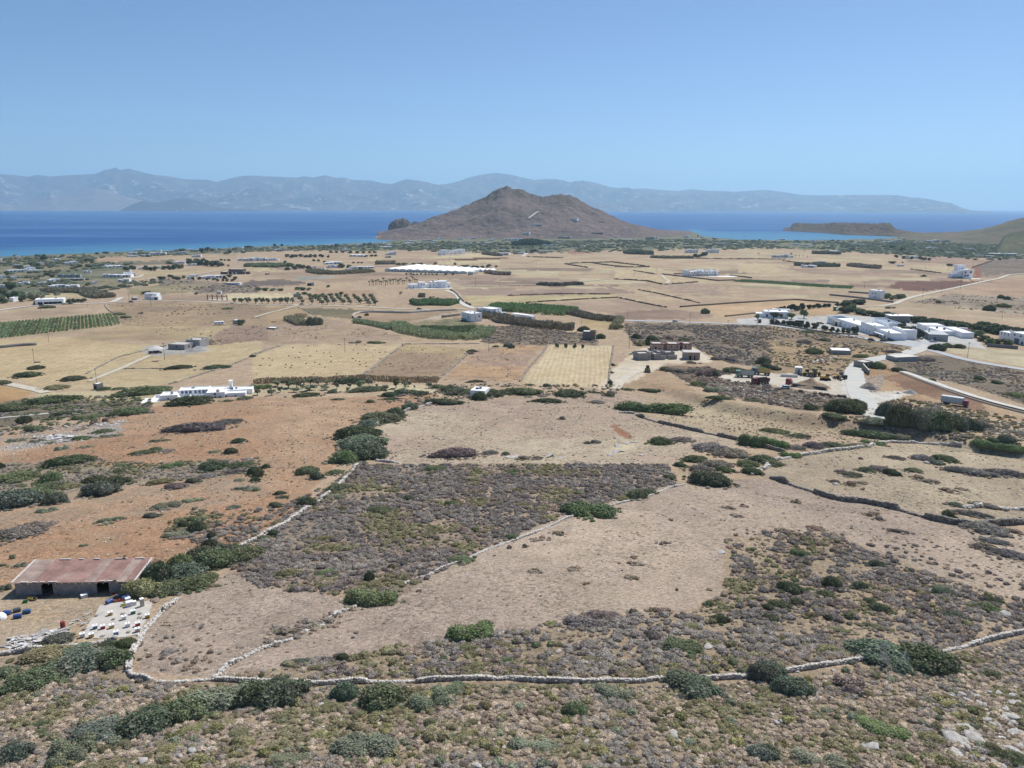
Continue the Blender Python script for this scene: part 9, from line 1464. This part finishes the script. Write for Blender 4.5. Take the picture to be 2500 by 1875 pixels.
# ------------------------------------------------------------------ white rocks
def rocks():
    r = np.random.default_rng(9); items = []
    spots = D4([(1610, 1130, 90, 40), (1690, 1045, 70, 40), (1720, 1085, 60, 30), (1760, 1040, 40, 25), (1820, 1065, 60, 40), (1900, 1015, 70, 30), (2000, 1035, 60, 30), (2100, 1055, 60, 40), (2150, 1050, 40, 30), (1840, 1120, 60, 30), (1880, 1135, 50, 40), (1950, 1140, 40, 30), (2060, 1170, 60, 35), (2120, 1110, 80, 30), (2180, 1120, 60, 35), (2090, 1230, 110, 50), (1950, 1210, 50, 30), (2040, 1250, 80, 40), (2130, 1290, 70, 50), (1900, 1260, 60, 40), (1960, 1300, 60, 30), (2000, 1310, 50, 40), (1720, 1320, 110, 35), (1750, 1370, 90, 50), (1800, 1420, 140, 50), (1640, 1440, 200, 60), (1590, 1330, 80, 40), (1640, 1540, 120, 40), (1700, 1430, 90, 50), (2010, 1510, 70, 50), (2060, 1500, 100, 60), (2110, 1510, 90, 50), (2150, 1540, 90, 60), (2180, 1480, 60, 40), (2120, 1360, 80, 30), (2190, 1370, 60, 40), (1960, 1620, 60, 40), (2030, 1650, 60, 40), (1850, 1590, 50, 30), (920, 1480, 120, 50), (120, 1280, 50, 40), (160, 1270, 40, 40), (600, 840, 40, 25), (280, 840, 70, 30), (1050, 940, 40, 20), (2040, 370, 110, 50), (690, 165, 50, 30), (1610, 1040, 40, 25), (90, 1210, 40, 20), (1870, 1480, 60, 30), (1730, 1480, 60, 30), (2200, 1180, 40, 30)])
    spots += D3([(1690, 640, 90, 35), (590, 1490, 40, 30), (660, 1450, 60, 40), (270, 1560, 50, 25), (430, 680, 60, 40), (1335, 350, 25, 20), (1700, 430, 25, 20), (1400, 1380, 90, 40), (1310, 1220, 25, 20), (820, 655, 40, 15)])+D2([(1815, 1535, 40, 35), (2010, 1505, 40, 25), (2110, 1495, 50, 30), (2060, 1590, 50, 30), (1880, 1640, 80, 40), (570, 1125, 60, 22), (1080, 1250, 30, 90), (15, 675, 40, 30), (1800, 35, 40, 14), (440, 500, 50, 20)])+D1([(1640, 1515, 90, 50), (1780, 1505, 70, 40), (1210, 1610, 90, 60), (1130, 1520, 70, 30), (1520, 1560, 50, 30)])+C3([(1800, 1275, 80, 22), (930, 380, 80, 22), (1000, 355, 70, 20), (1060, 345, 60, 18), (900, 430, 90, 22), (960, 420, 70, 20), (860, 455, 60, 20), (340, 460, 120, 14), (450, 475, 60, 10), (40, 470, 120, 18), (1130, 455, 50, 10)])+C4([(690, 1600, 45, 30), (1390, 520, 50, 30), (1960, 890, 60, 40), (2060, 905, 50, 30), (620, 700, 50, 25), (1740, 900, 60, 30)])
    PP = P([q[:2] for q in spots]); it = []
    for i, (q, p) in enumerate(zip(spots, PP)):
        m = mpp(p)/3.456; o = link('rock', ROCKW[i % 5], loc=p+[0, 0, .05], rz=r.random()*3, sc=(q[2]*m*1.0, q[2]*m*.7, max(q[3]*m*.75, .12))); o.rotation_euler = (r.normal()*.12, r.normal()*.12, o.rotation_euler[2]); tag(o, None, 'rock', 'white rocks'); lo = 'in the pale outcrop at the lower right' if i < 52 and q[0] > 2280 else ('on the near slope' if q[1] > 1660 else 'among the heath and fields'); sz = 'large flat' if q[2]*m > 2.0 else ('small' if q[2]*m < .9 else 'flat'); it.append((o, f'{sz} white rock', lo, q[0]))
    spread(it)
    # dead white branches
    for k, (fn, x, y, w, lab) in enumerate(((D4, 865, 75, 60, 'bleached dead branch in the right heath, leftmost'), (D4, 985, 105, 80, 'bleached dead branch in the right heath, middle'), (D4, 1075, 70, 80, 'bleached dead branch in the right heath, rightmost'), (D3, 1170, 1395, 90, 'bleached dead stump on the near slope'), (D4, 1080, 790, 330, 'bare pale branches spreading in front of the great thicket'), (D4, 1550, 860, 160, 'bare grey dead shrub right of the great thicket'), (D4, 1950, 800, 120, 'bare grey dead shrub on the right edge slope'))):
        p = P1(*fn(x, y)); W = w/3.456*mpp(p); b = MB(); rr = random.Random(k)
        def br(a, d, L, t, n):
            e = a+d*L; b.cyl(a, e, t, t*.6, 5)
            if n:
                for _ in range(3): v = d+np.array([rr.uniform(-.7, .7), rr.uniform(-.7, .7), rr.uniform(-.3, .5)]); br(e, v/np.linalg.norm(v), L*.66, t*.6, n-1)
        for _ in range(5 if w > 120 else 3): v = np.array([rr.uniform(-1, 1), rr.uniform(-1, .3), rr.uniform(.35, .9)]); br(np.zeros(3), v/np.linalg.norm(v), W*.22, .035+.008*W, 3)
        tag(b.build('dead_branch', simple('bleached_wood', (206, 200, 192), .9, .1, .15, 2), loc=p), lab, 'branch')
ROCKW = []
for s in range(5):
    iv, iF = ico(2); rr = np.random.default_rng(s+30); V = iv*np.array([.5, .5, .5])*(1+.5*(rr.random((len(iv), 1))-.5)); V = np.sign(V)*np.abs(V)**.8*.9; V[:, 2] = np.maximum(V[:, 2], -.15); ROCKW.append(new_mesh('rock', V, iF)); ROCKW[-1].materials.append(M_MARBLE)
rocks()
# loose stones on the fields, rubble banks: one mass
def loose_stones():
    P_, S_ = [], []; r = np.random.default_rng(15)
    for poly, d, s in ((O([(300, 1450), (310, 1370), (500, 1240), (860, 1280), (1250, 1100), (1460, 1050), (1660, 1045), (2090, 1135), (2212, 1160), (2212, 1290), (2000, 1235), (1800, 1150), (1580, 1160), (1550, 1290), (1000, 1370), (480, 1460)]), .5, .16), (O([(0, 1290), (0, 960), (330, 885), (930, 855), (800, 910), (735, 985), (640, 1100), (440, 1195)]), .12, .24), (O([(0, 1659), (0, 1500), (420, 1490), (1500, 1490), (2212, 1390), (2212, 1659)]), .5, .2), (D4([(1550, 1000), (2212, 980), (2400, 1000), (2400, 1659), (1500, 1659), (1480, 1400)]), 1.6, .3), (O([(815, 925), (940, 865), (1480, 870), (1640, 935), (1460, 1000), (830, 1000)]), .07, .25), (B4([(0, 910), (300, 950), (800, 1020), (800, 1080), (300, 1090), (0, 1030)]), .5, .5), (B3([(1650, 850), (2212, 890), (2212, 1030), (1900, 1000)]), .5, .5), (E8([(200, 560), (260, 400), (480, 380), (480, 500), (400, 600)]), 1.0, .5), (E8([(1700, 1106), (1750, 1000), (2000, 920), (2300, 980), (2300, 1106)]), .5, .6), (B4([(1250, 740), (1500, 760), (1700, 800), (2212, 900), (2212, 960), (1800, 900)]), .06, .6), (O([(0, 950), (100, 930), (270, 905), (240, 940), (100, 965), (0, 990)]), .5, .4), (RH, .35, .2), (O([(1640, 1030), (1850, 965), (2050, 955), (2300, 990), (2300, 1130), (2090, 1130), (1660, 1040)]), .12, .24)):
        p = zone_points(poly, d, .3, 5, len(P_)+400); P_.append(p); S_.append(s*(.45+1.1*r.random((len(p), 1))**2)*[1.2, 1.0, .7]*np.ones((len(p), 3)))
    p = np.concatenate(P_); s = np.concatenate(S_); print('STONES', len(p)); V, F = rocks_np(p, s, 8); me = new_mesh('loose_stones', V, F); me.materials.append(M_STONE); tag(link('loose_stones', me), 'loose pale stones strewn over fields and slopes', 'stones', kind='stuff')
loose_stones()
# small boats
for fn, x, y, w, lab in ((A1, 1950, 574, 24, 'tiny white motorboat far out on the blue strait'), (A3, 1994, 680, 26, 'small white boat in the turquoise bay')):
    p = on_z([fn(x, y)])[0]; W = max(9., w/3.456*mpp(p)); o = empty('boat', p, .3, lab, 'boat'); h = MB(); n = 9; pr = [(-.5, .17), (-.3, .2), (0, .2), (.3, .13), (.5, 0.01)]; V = [(a*W, -b*W, .06*W) for a, b in pr]+[(a*W, b*W, .06*W) for a, b in pr]+[(a*W*.92, -b*W*.6, -.03*W) for a, b in pr]+[(a*W*.92, b*W*.6, -.03*W) for a, b in pr]; F = []
    for i in range(4): F += [(i, i+1, 6+i, 5+i), (10+i, 11+i, i+1, i), (15+i, 5+i, 6+i, 16+i), (10+i, 15+i, 16+i, 11+i)]
    F += [(0, 5, 15, 10), (4, 14, 19, 9)]; h.add(V, F); h.build('hull', M_WHITE, o); c = MB(); c.box(-.2*W, .12*W, -.1*W, .1*W, .061*W, .17*W); c.build('cabin', M_GLASS, o)
